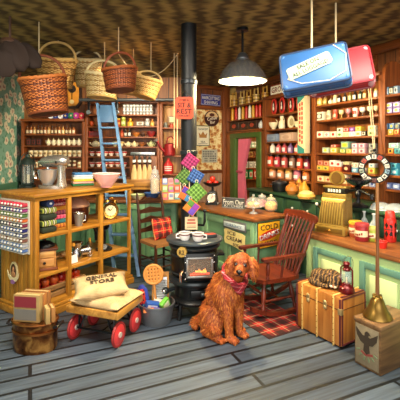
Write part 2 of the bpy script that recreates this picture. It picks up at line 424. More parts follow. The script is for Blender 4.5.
# back counter below the racks
bc = thing('back_counter', 'green panelled back counter with brown top behind the slat-back chair', 'counter', (-2.6, 5.62, 0))
part('body', bx(0, 2.25, .02, .5, 0, .82), P('5d8a66', .5, 0, .22, 5), bc)
part('countertop', bx(-.02, 2.28, -.03, .55, .82, .86, None, .008), W_TOP, bc)
for i in range(5):
    mb = MB(); x0 = .02+i*.446
    for a, b, z0, z1 in ((0, .06, .03, .8), (.37, .43, .03, .8), (.06, .37, .03, .12), (.06, .37, .72, .8)): bx(x0+a, x0+b, 0, .03, z0, z1, mb, .004)
    part('door', mb, P('6f9a72', .5, 0, .22, 5), bc)

# ladder rail on the racks
rl = thing('ladder_rail', 'dark grey pipe rail along the top of the racks', 'rail', (KX(82), 6.05, KZ(101.0)))
part('pipe', MB().cyl((0, 0, 0), (KX(178)-KX(82), 0, 0), .026), P('4b5054', .4, .5, .25), rl)
for px in (90, 117, 150): part('bracket', bx(KX(px)-KX(82)-.012, KX(px)-KX(82)+.012, 0, .15, -.02, .02, None, .004), IRON, rl)
def hook(px, label):
    h = thing('ladder_pulley', label, 'pulley', (KX(px), 6.05, KZ(101.0)))
    pts = [(0, 0, 0)]
    part('hanger', MB().tube([(.035*math.cos(a), -.0, .035*math.sin(a)) for a in (2*PI*k/14 for k in range(14))], .008, 6, True), IRON, h)
    part('strap', bx(-.018, .018, -.012, .012, -.2, -.03, None, .004), IRON, h)
    part('wheel', MB().cyl((0, -.03, -.2), (0, .03, -.2), .035), STEEL, h)
hook(91.5, 'iron pulley hook on the rail left of the blue ladder'); hook(119, 'iron pulley hook on the rail right of the blue ladder')
# blue ladder
m_blue = P('537aa4', .5, 0, .25, 9)
ft, tp = flo(127, 276), at(105.5, 104, 5.98)
lx = Vector((.145, -.03, 0)); up = (tp-ft)
ld = thing('step_ladder', 'light blue wooden ladder leaning on the pipe rail', 'ladder', ft)
for s in (-1, 1):
    k0, k1 = 1.1, .9
    a, b = lx*s*k0, up+lx*s*k1
    mb = MB(); d = (b-a).normalized(); wv = Vector((.021, 0, 0)); nv = d.cross(Vector((1, 0, 0))).normalized()*.036
    mb.rings([[a-wv-nv, a+wv-nv, a+wv+nv, a-wv+nv], [b-wv-nv, b+wv-nv, b+wv+nv, b-wv+nv]])
    part('rail', mb, m_blue, ld)
for i in range(8):
    k = .1+i*.105; c = up*k
    part('rung', MB().box(c, (.275-.03*k, .085, .028), bev=.006), m_blue, ld)
part('top_board', MB().box(up*.93+Vector((0, .0, 0)), (.235, .03, .3), (-R(22), 0, 0), .006), P('44688f', .5, 0, .25, 9), ld)

# ------------------------------------------------------------------ middle counter
ic = thing('shop_counter', 'green panelled middle counter with brown top, carrying the ice cream and cold drinks signs', 'counter', FI.w(0, 0, 0), FI.a)
part('countertop', bx(-1.5, 0, 0, .57, .782, .82, None, .01), W_TOP, ic)
part('body', bx(-1.47, -.035, .035, .54, 0, .782), GRN, ic)
mb = MB(); bx(-1.48, -.03, .025, .545, 0, .09, mb, .006); part('plinth', mb, GRN_D, ic)
for i in range(3):
    x0 = -1.46+i*.475; mb = MB()
    for a, b, z0, z1 in ((0, .06, .1, .77), (.41, .47, .1, .77), (.06, .41, .1, .19), (.06, .41, .68, .77)): bx(x0+a, x0+b, .015, .04, z0, z1, mb, .005)
    part('panel_frame', mb, P('7ea67c', .45, 0, .2, 5), ic)
mb = MB()
for a, b, z0, z1 in ((.035, .09, .1, .77), (.485, .54, .1, .77), (.09, .485, .1, .18), (.09, .485, .7, .77)): bx(-.04, -.015, a, b, z0, z1, mb, .005)
part('panel_frame', mb, P('7ea67c', .45, 0, .2, 5), ic)
# ------------------------------------------------------------------ right counter
rc = thing('shop_counter', 'pale green right counter with blue-green panel frames under the cash register', 'counter', FC.w(0, 0, 0), FC.a)
part('countertop', bx(0, 2.4, 0, .5, .705, .75, None, .012), W_TOP, rc)
part('body', bx(.035, 2.38, .03, .47, 0, .705), P('a9c486', .5, 0, .14, 5), rc)
m_tr = P('5b8674', .5, 0, .18, 6)
for i in range(4):
    x0 = .14+i*.55; mb = MB()
    for a, b, z0, z1 in ((0, .055, .1, .63), (.4, .455, .1, .63), (.055, .4, .1, .155), (.055, .4, .575, .63)): bx(x0+a, x0+b, .012, .035, z0, z1, mb, .004)
    part('panel_frame', mb, m_tr, rc)
    part('panel', bx(x0+.1, x0+.355, .018, .035, .2, .53, None, .006), P('c2d29a', .5, 0, .12, 5), rc)
mb = MB(); bx(.02, 2.38, .015, .48, 0, .08, mb, .006); part('plinth', mb, P('7f9d68', .5, 0, .15, 5), rc)
# ------------------------------------------------------------------ goods on the shelves
UM = {}
def um(key, fn):
    if key not in UM: UM[key] = fn().mesh(key)
    return UM[key]
def arc(r, z0, z1): return lambda: MB().lathe([(r-.02, z0), (r, z0), (r, z1), (r-.02, z1)], 10, a0=R(218), a1=R(322))
def lat(prof, seg=14): return lambda: MB().lathe(prof, seg)
def hndl(x, z, rx, rz, r=.05): return lambda: MB().tube([(x+rx*math.sin(a), 0, z+rz*math.cos(a)) for a in (PI*k/6 for k in range(7))], r, 6)
KIND = {
 'jar': [('body', lat([(0, 0), (.46, 0), (.5, .06), (.5, .66), (.36, .8), (0, .8)])), ('lid', lat([(0, .78), (.4, .78), (.42, .95), (.36, 1), (0, 1)])), ('paper_label', arc(.515, .2, .5))],
 'bonnet': [('body', lat([(0, 0), (.44, 0), (.5, .08), (.5, .55), (.4, .7), (0, .7)])), ('cloth_cover', lat([(.52, .58), (.42, .72), (.5, .8), (.36, .95), (0, 1)])), ('paper_label', arc(.515, .16, .44))],
 'bottle': [('body', lat([(0, 0), (.46, 0), (.5, .04), (.5, .52), (.2, .7), (.18, .9), (0, .9)])), ('cap', lat([(0, .86), (.25, .86), (.25, 1), (0, 1)], 10)), ('paper_label', arc(.515, .12, .46))],
 'tin': [('body', lat([(0, 0), (.5, 0), (.5, .86), (0, .86)], 18)), ('lid', lat([(.52, .84), (.52, .97), (.46, 1), (0, 1)], 18)), ('paper_label', arc(.515, .15, .75))],
 'box': [('body', lambda: MB().box((0, 0, .5), (1, 1, 1), bev=.02)), ('front_label', lambda: MB().box((0, -.505, .5), (.74, .02, .58))), ('picture', lambda: MB().cyl((0, -.5, .5), (0, -.53, .5), .24, .24, 12))],
 'cup': [('body', lat([(0, 0), (.34, 0), (.36, .05), (.5, 1), (.45, 1), (.3, .1), (0, .1)], 16)), ('handle', hndl(.42, .5, .26, .3)), ('band', arc(.475, .35, .7))],
 'bowl': [('body', lat([(0, 0), (.24, 0), (.26, .12), (.44, .55), (.5, 1), (.46, 1), (.38, .5), (0, .2)], 18)), ('band', lat([(.46, .62), (.49, .62), (.52, .96), (.49, .96)], 18))],
 'teapot': [('body', lat([(0, 0), (.26, 0), (.4, .2), (.42, .4), (.3, .68), (0, .7)], 16)), ('lid', lat([(.24, .66), (.2, .78), (.05, .84), (.07, .95), (0, 1)], 12)), ('handle', hndl(.36, .42, .24, .24)), ('spout', lambda: MB().tube([(-.34, 0, .25), (-.5, 0, .4), (-.58, 0, .66)], [.1, .07, .05], 8))],
 'goblet': [('bowl', lat([(0, .42), (.2, .45), (.46, .62), (.5, 1), (.45, 1), (0, .6)], 16)), ('foot', lat([(0, 0), (.36, 0), (.34, .06), (.1, .14), (.08, .4), (.16, .46), (0, .46)], 14))],
 'plate': [('rim', lambda: MB().lathe([(.3, 0), (.5, .06), (.5, .08), (.3, .025)], 24).xf(Matrix.Translation((0, 0, .5)) @ Matrix.Rotation(R(90), 4, 'X'))), ('centre', lambda: MB().lathe([(0, .005), (.31, .005), (.31, .025), (0, .025)], 24).xf(Matrix.Translation((0, 0, .5)) @ Matrix.Rotation(R(90), 4, 'X')))],
 'bucket': [('body', lat([(0, 0), (.42, 0), (.5, .52), (.46, .52), (.4, .06), (0, .06)], 18)), ('hoop', lat([(.45, .14), (.47, .14), (.48, .22), (.46, .22)], 18)), ('hoop', lat([(.475, .36), (.495, .36), (.505, .44), (.485, .44)], 18)), ('ear', lambda: MB().box((-.44, 0, .66), (.07, .2, .6), bev=.02)), ('ear', lambda: MB().box((.44, 0, .66), (.07, .2, .6), bev=.02)), ('handle', lambda: MB().cyl((-.46, 0, .88), (.46, 0, .88), .05, .05, 8))],
 'candle': [('body', lat([(0, 0), (.46, 0), (.48, .04), (.42, .8), (.3, .9), (.14, .97), (0, 1)], 12))],
 'oval': [('body', lambda: MB().ell((0, 0, .5), (.5, .16, .5), seg=20, rg=12)), ('rim', lambda: MB().tube([(.45*math.cos(a), -.12, .5+.46*math.sin(a)) for a in (2*PI*k/20 for k in range(20))], .035, 6, True)), ('picture', lambda: MB().ell((0, -.14, .5), (.26, .06, .33), seg=14, rg=8)), ('figure', lambda: MB().ell((0, -.19, .6), (.1, .04, .12), seg=10, rg=8).ell((0, -.19, .38), (.17, .04, .12), seg=10, rg=8))],
 'gravy': [('body', lat([(0, 0), (.22, 0), (.2, .12), (.44, .4), (.5, .66), (.44, .66), (0, .3)], 16)), ('handle', hndl(.4, .62, .22, .26)), ('spout', lambda: MB().tube([(-.35, 0, .5), (-.5, 0, .62), (-.62, 0, .78)], [.14, .1, .06], 8))],
 'pitcher': [('body', lat([(0, 0), (.4, 0), (.5, .2), (.44, .5), (.22, .72), (.3, .98), (.25, .98), (.16, .7), (0, .6)], 16)), ('handle', hndl(.3, .6, .3, .26))],
 'fruit': [('body', lat([(0, .02), (.3, 0), (.5, .4), (.42, .75), (.16, .9), (0, .86)], 14)), ('stem', lambda: MB().cyl((0, 0, .84), (.05, 0, 1), .04, .03, 6))],
 'frame': [('frame', lambda: MB().box((0, 0, .5), (1, 1, 1), bev=.02)), ('picture', lambda: MB().box((0, -.52, .5), (.76, .06, .76)))],
 'roll': [('cloth', lambda: MB().cyl((0, -.5, .5), (0, .5, .5), .5, .5, 16)), ('core', lambda: MB().cyl((0, -.53, .5), (0, .53, .5), .16, .16, 10))],
 'books': [('cover', lambda: MB().box((0, 0, .5), (1, 1, 1), bev=.03)), ('pages', lambda: MB().box((0, -.02, .97), (.8, .92, .08)))],
}
ROUND = {'jar', 'bonnet', 'bottle', 'tin', 'cup', 'bowl', 'teapot', 'goblet', 'plate', 'bucket', 'candle', 'gravy', 'pitcher', 'fruit', 'oval'}
THIN = {'oval': .3, 'plate': .3}
def M_(c):
    if not isinstance(c, str): return c
    return P(c, .35)
def good(kind, name, label, cat, loc, rz, w, d, h, cols, group=None):
    t = thing(name, label, cat, loc, rz, group); t.scale = (w, d, h)
    for i, (pn, fn) in enumerate(KIND[kind]):
        c = cols[min(i, len(cols)-1)]
        if c is None: continue
        link(pn, um(kind+'_'+pn+str(i), fn), M_(c), t)
    return t
def row(fr, z, items, where, ly=.03, group=None, dmax=.2):
    """items: (kind, name, category, px, width px, height px, colours, words, level)"""
    n0 = [it for it in items if len(it) < 9 or not it[8]]
    tall = {}
    for it in items:
        kind, name, cat, px, w, h, cols, words = it[:8]; lev = it[8] if len(it) > 8 else 0
        x, _ = fr.hit(px, 150, ly+.04); pos = fr.w(x, ly+.04); s = pos.y/F
        if kind in ROUND: W = w*s; D = W*1
        else: W = abs(fr.hit(px+w/2, 150, ly)[0]-fr.hit(px-w/2, 150, ly)[0])*.96; D = min(max(W, .07), dmax)
        H = h*s; zz = z
        same = [q for q in items if (q[8] if len(q) > 8 else 0) == lev]
        if lev:
            zz = z+max(tall.get(q[3], 0) for q in n0 if abs(q[3]-px) < (q[4]+w)*.45)+.001
        else: tall[px] = H
        k = sorted(q[3] for q in same).index(px)
        pre = ', upper row, ' if lev else ', '
        lab = words+pre+ordn(k, len(same))+' '+where
        grp = group or cat+'s '+where if len(items) > 1 else None
        good(kind, name, lab, cat, fr.w(x, ly+min(D, .24)/2 if kind not in THIN else ly+.08, zz), fr.a, W, D, H, cols, grp)
def many(kind, name, cat, xs, w, h, cols, words, lev=0):
    """one row of look-alikes; colours may be a list of alternatives"""
    out = []
    for i, x in enumerate(xs):
        c = cols[i % len(cols)] if isinstance(cols[0], (tuple, list)) else cols
        wd = words[i % len(words)] if isinstance(words, (list, tuple)) else words
        out.append((kind, name, cat, x, w, h, c, wd, lev))
    return out
def span(a, b, n): return [a+(b-a)*i/(n-1) for i in range(n)]
G_JAR = GLASS('ffd9c8', .35)

# right wall, shelves A beside the doorway
row(FR, SA[0], many('oval', 'display_tin', 'tin', [272.5, 280.5, 289.5, 297.5], 8, 17, ('b3201c', 'd8463a', '1d1a1c', 'efe6da'), 'red oval tin with dark figure'), 'on the shelf by the doorway', .02)
row(FR, SA[1], [('gravy', 'gravy_boat', 'gravy boat', 271.5, 10, 11, ('efe3c4', 'e3d3ac', 'efe3c4'), 'cream gravy boat'), ('pitcher', 'cream_pitcher', 'pitcher', 281, 7, 13, ('efe3c4', 'e3d3ac'), 'cream pitcher'),
    ('plate', 'dinner_plate', 'plate', 289.5, 11, 12.5, ('e9dcb6', 'b9a882'), 'cream plate standing upright'), ('bowl', 'china_bowl', 'bowl', 296.5, 8, 6, ('efe3c4', 'd8c79c'), 'cream china bowl')], 'below the red oval tins')
row(FR, SA[2], [('box', 'cloth_box', 'box', 273, 11.5, 7.5, ('7f8ea8', '98a6bb', '7f8ea8'), 'blue grey cloth covered box'), ('box', 'cloth_box', 'box', 288, 14, 8.5, ('c9a48e', 'd9bba6', 'c9a48e'), 'pinkish flowered cloth box')], 'above the pink bottles')
pk = [('f0e0d0', '2a1d1a', 'f3ebe0'), ('c45a5e', '2a1d1a', 'f0d8d4'), ('b34a52', '2a1d1a', 'e8d0d0'), ('7d5a8c', '2a1d1a', 'c9b8d8'), ('d0564a', '2a1d1a', 'f0d8d0')]
row(FR, SA[3], many('bottle', 'syrup_bottle', 'bottle', [272.5, 278.5, 284.5, 290.5, 297], 5.6, 11.5, pk, ['white bottle with dark cap', 'pink bottle with dark cap', 'pink bottle with dark cap', 'violet bottle with dark cap', 'red bottle with dark cap']), 'of the five below the cloth boxes')
row(FR, SA[4], many('jar', 'sweet_jar', 'jar', [270.2, 277, 284.2, 292, 299.7, 307], 6.4, 12.5, [('d2482e', '3a2622', 'f4ece2'), ('b23a48', '3a2622', 'f4ece2'), ('b9524e', '3a2622', 'f4ece2'), ('8d6a5a', '3a2622', 'f4ece2'), ('c8442e', '3a2622', 'f4ece2'), ('9a3a4a', '3a2622', 'f4ece2')], ['red sweet jar with white label', 'crimson sweet jar with white label', 'rosy sweet jar with white label', 'brown sweet jar with white label', 'scarlet sweet jar with white label', 'plum sweet jar with white label']), 'on the jar shelf')
row(FR, SA[5], many('bonnet', 'jam_jar', 'jar', [272, 280, 288, 296.5, 305.5], 7.6, 11.5, [('d99a7a', 'd9883e', 'f4ece2'), ('cf8a62', 'd98a3a', 'f4ece2'), ('e0b48a', 'd9a85a', 'f4ece2'), ('c9788a', 'c9768a', 'f4ece2'), ('c97a4a', 'c96a2a', 'f4ece2')], ['jam jar with orange cloth cover', 'jam jar with amber cloth cover', 'jam jar with tan cloth cover', 'jam jar with pink cloth cover', 'jam jar with rust cloth cover']), 'on the lowest shelf')
# sign above A, tall carton and tin in front of the divider
sx, sz = FR.hit(272, 92.5, -.035); ex = FR.hit(299, 92, -.035)[0]
sg = thing('shop_sign', 'white grocery sign with dark red letters partly behind the suitcase', 'sign', FR.w((sx+ex)/2-.02, -.034, 2.465), FR.a)
part('board', bx(-(ex-sx)/2, (ex-sx)/2, -.012, .012, 0, .13), P('f1ead8', .5), sg)
part('border', bx(-(ex-sx)/2-.012, (ex-sx)/2+.012, -.008, .014, -.0, .145), P('8a1f1c', .5), sg)
text(sg, 'GROCERIES', (ex-sx)*.92, .085, (0, -.013, .065), (90, 0, 0), P('7c1a2a', .5))
cx, _ = FR.hit(305, 150, -.08)
ct = thing('tall_carton', 'tall cream carton with red markings and a teal corner beside the jars', 'carton', FR.w(cx, -.1, 1.555), FR.a-R(0))
ch = 2.33-1.555
cp = FR.w(cx, -.1).y
part('body', bx(-.07, .07, -.05, .05, 0, ch, None, .006), P('d8c39a', .6), ct)
mb = MB()
for i in range(9): bx(-.035, -.008, -.054, -.05, .16+i*.06, .2+i*.06, mb); bx(.012, .04, -.054, -.05, .13+i*.065, .175+i*.065, mb)
part('red_markings', mb, P('b03a30', .5), ct)
part('teal_corner', MB().prism([(-.07, 0), (.07, 0), (.07, .06), (-.07, .12)], -.055, -.05), P('2f7f78', .5), ct)
part('teal_corner', MB().prism([(-.07, ch-.1), (.07, ch-.02), (.07, ch), (-.07, ch)], -.055, -.05), P('2f7f78', .5), ct)
part('bracket', bx(-.05, .05, -.05, .095, -.03, -.001), W_SHELF, ct)
good('tin', 'storage_tin', 'yellow tin with red spots standing on the tall cream carton', 'tin', FR.w(cx, -.1, 1.555+ch+.001), FR.a, .13, .1, .13, ('d8b04a', 'c9b06a', 'c0643a'))

# over the doorway
row(FR, 2.43, many('bucket', 'wooden_bucket', 'bucket', [233, 241, 247.5, 255, 264], 7.4, 15, [('c9963a', '8a5a20', '8a5a20', 'd0a04a', 'd0a04a', 'b98a3a'), ('d8b468', '8a6a30', '8a6a30', 'd8b468', 'd8b468', 'c9a050')], 'wooden bucket with twin ears'), 'above the doorway', .02)
cs = ['e0a024', 'c92a20', 'efe6d8', 'dca22a', 'c42a20', 'f1eadc', 'dca22a', 'c92a20', 'cf3526']
nm = ['yellow', 'red', 'white', 'yellow', 'red', 'white', 'yellow', 'red', 'scarlet']
row(FR, 2.164, [('candle', 'pillar_candle', 'candle', 233+i*3.45, 3.4, 13, (c,), nm[i]+' tapered candle', 0) for i, c in enumerate(cs)], 'on the shelf above the doorway', .03)
row(FR, 1.967, many('box', 'picture_box', 'box', [236, 245.3, 253.8], 9, 8.5, ('3a241c', '1f1412', 'b8402a'), 'dark box with round red picture'), 'just above the green door frame', .03) 
x, _ = FR.hit(258.6, 150, .0)
good('teapot', 'coffee_pot', 'pale grey teapot on the shelf corner above the green door frame', 'teapot', FR.w(x, .05, 1.967), FR.a, .12, .12, .14, ('c9cdd2', 'c9cdd2', 'c9cdd2', 'c9cdd2'))
# storeroom
for zi, its in ((1.65, many('jar', 'store_jar', 'jar', [245.5, 249, 252.5, 255.5], 3.6, 6, [('8fae8a', 'e8e0d0', 'f0ece0'), ('c9b98a', 'e8e0d0', 'f0ece0')], 'small pale jar')), (1.45, many('box', 'store_box', 'box', [245, 250, 255], 4, 5, [('8a4a2a', '3a1a14', 'a8642a'), ('b98a4a', '2a1a16', '8a4a2a')], 'small brown box')),
   (1.2, many('box', 'store_box', 'box', [245, 250, 254.8], 3.8, 6, [('dcd6cc', '6a6a70', 'f0ece4')], 'small grey and white box')), (.95, many('box', 'store_box', 'box', [245, 250, 255], 3.9, 9, [('2f8a4a', 'e0dcc8', '2f8a4a'), ('2f8a4a', 'e8e0d0', 'c83a2a'), ('c83a2a', 'efe6d8', 'c83a2a')], ['green box', 'green box', 'red box']))):
    row(FS, zi, its, 'on storeroom shelf '+{1.65: 'at the top', 1.45: 'below the jars', 1.2: 'at mid height', .95: 'near the worktop'}[zi], .03)
# pink curtain
mb = MB(); rg = []
for i in range(13):
    z = 1.8-i*.13; q = max(0, 1-abs(z-1.2)/.55); w = (orr-ol)*(.6-.33*min(1, (1.8-z)/.6)) if z > 1.2 else (orr-ol)*(.27+.1*min(1, (1.2-z)/.4))
    rg.append([Vector((ol+.005+w*k/40, .05+.032*math.sin(k*1.05)+(.0 if s == 0 else .008), z)) for s, ks in ((0, range(41)), (1, range(40, -1, -1))) for k in ks])
mb.rings(rg)
cu = thing('door_curtain', 'pink curtain tied back in the green doorway', 'curtain', FR.w(0, 0, 0), FR.a)
part('cloth', mb, P('d0647c', .85, 0, .2, 6), cu)
part('tie_band', MB().box((ol+.1, .05, 1.2), (.21, .1, .04), bev=.01), P('b8465f', .8), cu)

# right wall, shelves B
dk = ('2a1f18', 'c9a24a', 'efe6d0')
b1 = [('jar', 'shelf_jar', 'jar', 320.3, 6, 9.5, ('d9a94a', '8a3a22', 'e8d49a'), 'golden jar with red lid'), ('jar', 'shelf_jar', 'jar', 326, 4.5, 8.5, ('a98a3a', '7a4a22', 'd8c07a'), 'olive jar with brown lid'), ('teapot', 'shelf_teapot', 'teapot', 331, 5.5, 6, ('efe6c8', 'e0d4ac', 'efe6c8', 'efe6c8'), 'small cream teapot'), ('jar', 'shelf_jar', 'jar', 336, 4.6, 8.5, ('d8cfae', 'c9bd92', 'efe6d0'), 'pale jar'), ('bottle', 'shelf_bottle', 'bottle', 340.3, 4.3, 10, dk, 'dark bottle with white label'), ('bottle', 'shelf_bottle', 'bottle', 345.8, 4.6, 10.5, dk, 'dark bottle with white label'), ('bottle', 'shelf_bottle', 'bottle', 351, 4.5, 11.5, ('7a6a2a', 'c9a24a', 'd8cf9a'), 'olive bottle'), ('bottle', 'shelf_bottle', 'bottle', 355.8, 4.5, 11.5, dk, 'dark bottle with white label'), ('bottle', 'shelf_bottle', 'bottle', 361.3, 4.5, 11.5, ('2f3a24', 'c9a24a', 'e8dcb0'), 'dark green bottle'), ('bottle', 'shelf_bottle', 'bottle', 366, 4.4, 11.5, ('a8702a', 'd8c07a', 'e0c890'), 'amber bottle'), ('bottle', 'shelf_bottle', 'bottle', 371.5, 4.6, 11, ('c8541e', '8a3a1a', 'e0a04a'), 'orange bottle'), ('jar', 'shelf_jar', 'jar', 377, 4.6, 8.5, ('e6dcc4', 'c9a24a', 'f4efe2'), 'white jar with gold lid')]
row(FR, SB[0], b1, "on the wheel shelves' top row", .03)
b2 = [('box', 'shelf_tin', 'tin', 321.5, 8, 8.5, ('e0d6c0', '2f2a2c', 'e8dcc8'), 'black and white square tin'), ('jar', 'shelf_jar', 'jar', 329.5, 5, 9.5, ('d8c8a0', 'c9bd92', '9a7a5a'), 'cream figured jar'), ('jar', 'shelf_jar', 'jar', 335.8, 5, 9.5, ('c8543a', 'd86a5a', 'd8a07a'), 'red jar'), ('goblet', 'shelf_goblet', 'goblet', 342, 5.2, 8.5, ('e0d29a', 'c9a24a'), 'cream goblet on gold foot'), ('goblet', 'shelf_goblet', 'goblet', 348.8, 5.6, 9, ('c98a94', 'a85a5a'), 'pinkish goblet'), ('cup', 'shelf_mug', 'mug', 355.8, 6, 9, ('efe0d0', 'c8341e', 'c8341e'), 'white mug with red band'), ('goblet', 'shelf_goblet', 'goblet', 363, 6, 9, ('f0ead8', '2a2422'), 'white goblet on black foot'), ('goblet', 'shelf_goblet', 'goblet', 370.5, 5.6, 9, ('d9dcb8', '3a6a3a'), 'pale goblet on green foot'), ('goblet', 'shelf_goblet', 'goblet', 377, 4.6, 9, ('e8d8a8', 'a85a2a'), 'cream goblet on brown foot')]
row(FR, SB[1], b2, "on the wheel shelves' second row", .03)
def BX(px, w, h, a, b, c, words, lev=0, name='goods_box'): return ('box', name, 'box', px, w, h, (a, b, c), words, lev)
b3 = [BX(322, 7, 6.5, 'd8c8b0', 'efe6dc', 'b8281e', 'white box with red spot'), BX(329, 6, 5.8, 'd8b4b0', 'efe0dc', 'd88a8a', 'pink and white box'), BX(335.6, 6, 5.8, 'e0c8b0', 'efdccc', 'b8281e', 'white box with red spot'), BX(342, 5.8, 4.8, 'e0dcc8', 'b8c89a', '5a8a4a', 'green and white box'), BX(348.2, 5.8, 4.8, 'cfd8b0', '9ab87a', 'e0e0a0', 'light green box'), BX(354.3, 5.6, 4.8, 'efe0dc', 'd8a8a8', 'efe0dc', 'pink patterned box'), BX(360.5, 5.8, 5, 'efe6d0', 'd8c890', 'a88a4a', 'cream box'), BX(366, 4.4, 5, '2a2624', 'e8dcc8', '2a2624', 'black and white box'), BX(374, 8, 5, 'e8d8b0', 'c9b46a', '4a6a3a', 'yellowish box'),
  BX(342, 5.5, 4.2, 'dcd8c8', 'c8d0b8', '3a4a3a', 'white and green box', 1), BX(348.2, 5.8, 4.2, 'a8442e', 'e0b8b0', '8a2a4a', 'red and pink box', 1), BX(354.3, 5.4, 4.2, '6a3a8a', '8a5aa8', 'c8a8d8', 'purple box', 1), BX(360.5, 5.6, 4.6, 'e0b43a', 'efd890', 'c8842a', 'yellow box', 1), BX(374, 7.5, 5, 'd8d0b0', 'e8e0c0', 'c8a83a', 'cream box', 1)]
row(FR, SB[2], b3, "on the wheel shelves' third row", .03)
b4 = [BX(327.8, 7, 5.5, '8a9a8a', 'c8d0c0', 'e0c030', 'grey box with yellow spot'), BX(335.8, 7, 5.5, 'b8a04a', 'dcd8c8', 'e0b020', 'white box with yellow spot'), BX(345, 6, 4.5, '6a8a4a', 'e0d8a0', 'd8b030', 'green and yellow box'), BX(351, 5.4, 4.5, 'c8a040', 'dcd0a0', '8a9a3a', 'yellow green box'), BX(356.8, 5.6, 5, 'd8a8a8', 'efdcdc', '8a6a8a', 'pink patterned box'), BX(364, 6.6, 5, 'd8a0a4', 'efd4d4', '8a5a6a', 'rose patterned box'), BX(374.3, 7, 5, '8a8a84', 'c0c0b8', '4a4a4a', 'grey tin box'),
  BX(335.8, 6, 3, 'a8442e', 'd8c8b8', 'a8442e', 'flat red box', 1), BX(347, 8, 7, '7a9a8a', 'd8c860', 'e8c820', 'green box with yellow fruit', 1), BX(356.8, 5.6, 5, 'd8a8b0', 'f0e0e4', '8a7a9a', 'pink patterned box', 1), BX(364, 6.6, 5, 'd8a0a8', 'efd4dc', '8a5a7a', 'rose patterned box', 1), BX(374.3, 6.6, 5, '80807c', 'b8b8b0', '3a3a3a', 'grey tin box', 1)]
row(FR, SB[3], b4, "on the wheel shelves' fourth row", .03)
b5 = [BX(321.6, 6.2, 4.6, 'd8a83a', 'e0c060', '4a6a3a', 'yellow box with green leaf'), BX(328, 6.2, 4.6, 'd8a83a', 'e0c060', '4a6a3a', 'yellow box with green leaf'), BX(334.4, 6, 4.6, 'c8683a', 'd88a5a', 'c8683a', 'orange box'), BX(340.4, 5.6, 4.6, 'b8582e', 'd07a4a', 'b8582e', 'rust box'), BX(348.5, 8, 7, '4a1414', '5e1c1a', 'd8b88a', 'dark red wooden box'), BX(357, 6, 5, '5a8aa8', '8ab8c8', 'e0e8e8', 'light blue box'), BX(364, 6, 5, 'd8d0c0', 'efe8dc', '6a8aa8', 'white box with blue spot'), BX(374, 7, 6, 'b8b03a', 'd8d080', 'b84a2a', 'olive box'),
  BX(322.5, 5.6, 5, 'b8684a', 'd89a8a', 'a8442e', 'reddish patterned box', 1), BX(328.5, 5.4, 5, 'c07a5a', 'd8a890', 'a8442e', 'salmon patterned box', 1), BX(334.6, 5.8, 6, 'efe0d8', 'd8c8c0', 'a82a24', 'white box with red spot', 1), BX(340.6, 5.6, 5, 'e0d8d0', 'c8b8b8', 'a82a2a', 'pale box with red spot', 1), BX(348.3, 5.6, 3.2, 'c8b88a', '9ab08a', 'c8b88a', 'flat greenish box', 1), BX(357, 5.8, 4.6, 'e8dcc8', 'c84a3a', 'e8dcc8', 'white box with red front', 1), BX(374, 6, 4, 'd8d8d0', 'efe8dc', '4a8aa8', 'white box', 1)]
row(FR, SB[4], b5, "on the wheel shelves' fifth row", .03)
b6 = [BX(322.8, 7, 5.5, 'd8c08a', 'efe0c0', 'a8442e', 'cream box with red dot'), BX(330.6, 6.6, 5.5, 'd8b880', 'efdcb8', 'a8442e', 'cream box with red dot'), BX(338, 6, 5.5, 'd8c08a', 'efe0c0', '8a4a2a', 'cream box with brown dot'), BX(346, 6.4, 5.5, 'd8b480', 'efdcb8', 'a8442e', 'cream box with red dot'), BX(358, 7, 5.5, 'c8d0d0', 'efe8e0', '5a7a9a', 'white box with blue dot'), BX(366, 6, 5.5, 'd0c8b8', 'efe8e0', '5a6a9a', 'white box with violet dot'), BX(374.5, 6, 5.5, '8a9ac0', 'b8c4dc', '4a5a9a', 'pale blue box'),
  BX(338.5, 5.6, 4.5, 'e0c8a0', 'efe0c8', 'b8683a', 'small cream box', 1), BX(346, 6, 4.5, 'e0c8a8', 'efe0cc', 'b8442e', 'small cream box', 1)]
row(FR, SB[5], b6, "on the wheel shelves' lowest row", .03)
# shelves C
c1 = [BX(388.6, 4.4, 8, '5a8ab0', 'c8d8e0', '3a5a8a', 'blue and white tin'), BX(393.4, 4.4, 8, '3a3a3a', 'd8d0c0', '8a8a7a', 'black and cream tin'), BX(398.2, 4.4, 8, '7a9ab0', 'e0e0dc', '3a4a5a', 'pale blue tin')]
row(FR, 2.195, c1, "on the far right shelves' top row", .03)
pv = ('8a7ab0', 'd8d4dc', 'c8c040')
row(FR, 1.995, many('box', 'goods_box', 'box', [391, 398.8], 7.2, 5.4, pv, 'lilac and white box') + many('box', 'goods_box', 'box', [391, 398.8], 7.2, 5.4, pv, 'lilac and white box', 1), "on the far right shelves' second row", .03)
row(FR, 1.763, [BX(387, 5, 5.5, 'b8442e', 'd8b8a8', '3a5a8a', 'red box'), BX(393, 5.4, 5.5, 'c8a83a', 'c85a3a', 'e0d8a0', 'red and yellow box'), BX(399, 5, 5.5, 'a84a2e', 'd8c860', 'a84a2e', 'orange box'), BX(388, 5, 6, '4a6a8a', '8a9ab0', '2a3a4a', 'slate blue box', 1), BX(394, 5, 6, '3a5a8a', '5a8ab0', 'c8b03a', 'deep blue box', 1), BX(399.5, 5, 6, '4a5a6a', '6a7a8a', '8a8a5a', 'dark grey box', 1)], "on the far right shelves' third row", .03)
row(FR, 1.56, [BX(386.6, 6, 5.5, '8a8a80', 'b8b4a8', '4a4a4a', 'grey box'), BX(393, 6, 5.5, 'b8602e', 'd8a83a', '2a2a2a', 'orange and black box'), BX(399.6, 6, 5.5, '2f7f88', '5aa0a8', '2f5a68', 'teal box'), BX(386.6, 6, 5.5, 'b8a03a', 'd8c860', '6a5a2a', 'yellow box', 1), BX(396, 10, 5, 'a8c8c0', '7ab0a8', 'd8e0d8', 'pale teal box', 1)], "on the far right shelves' fourth row", .03)
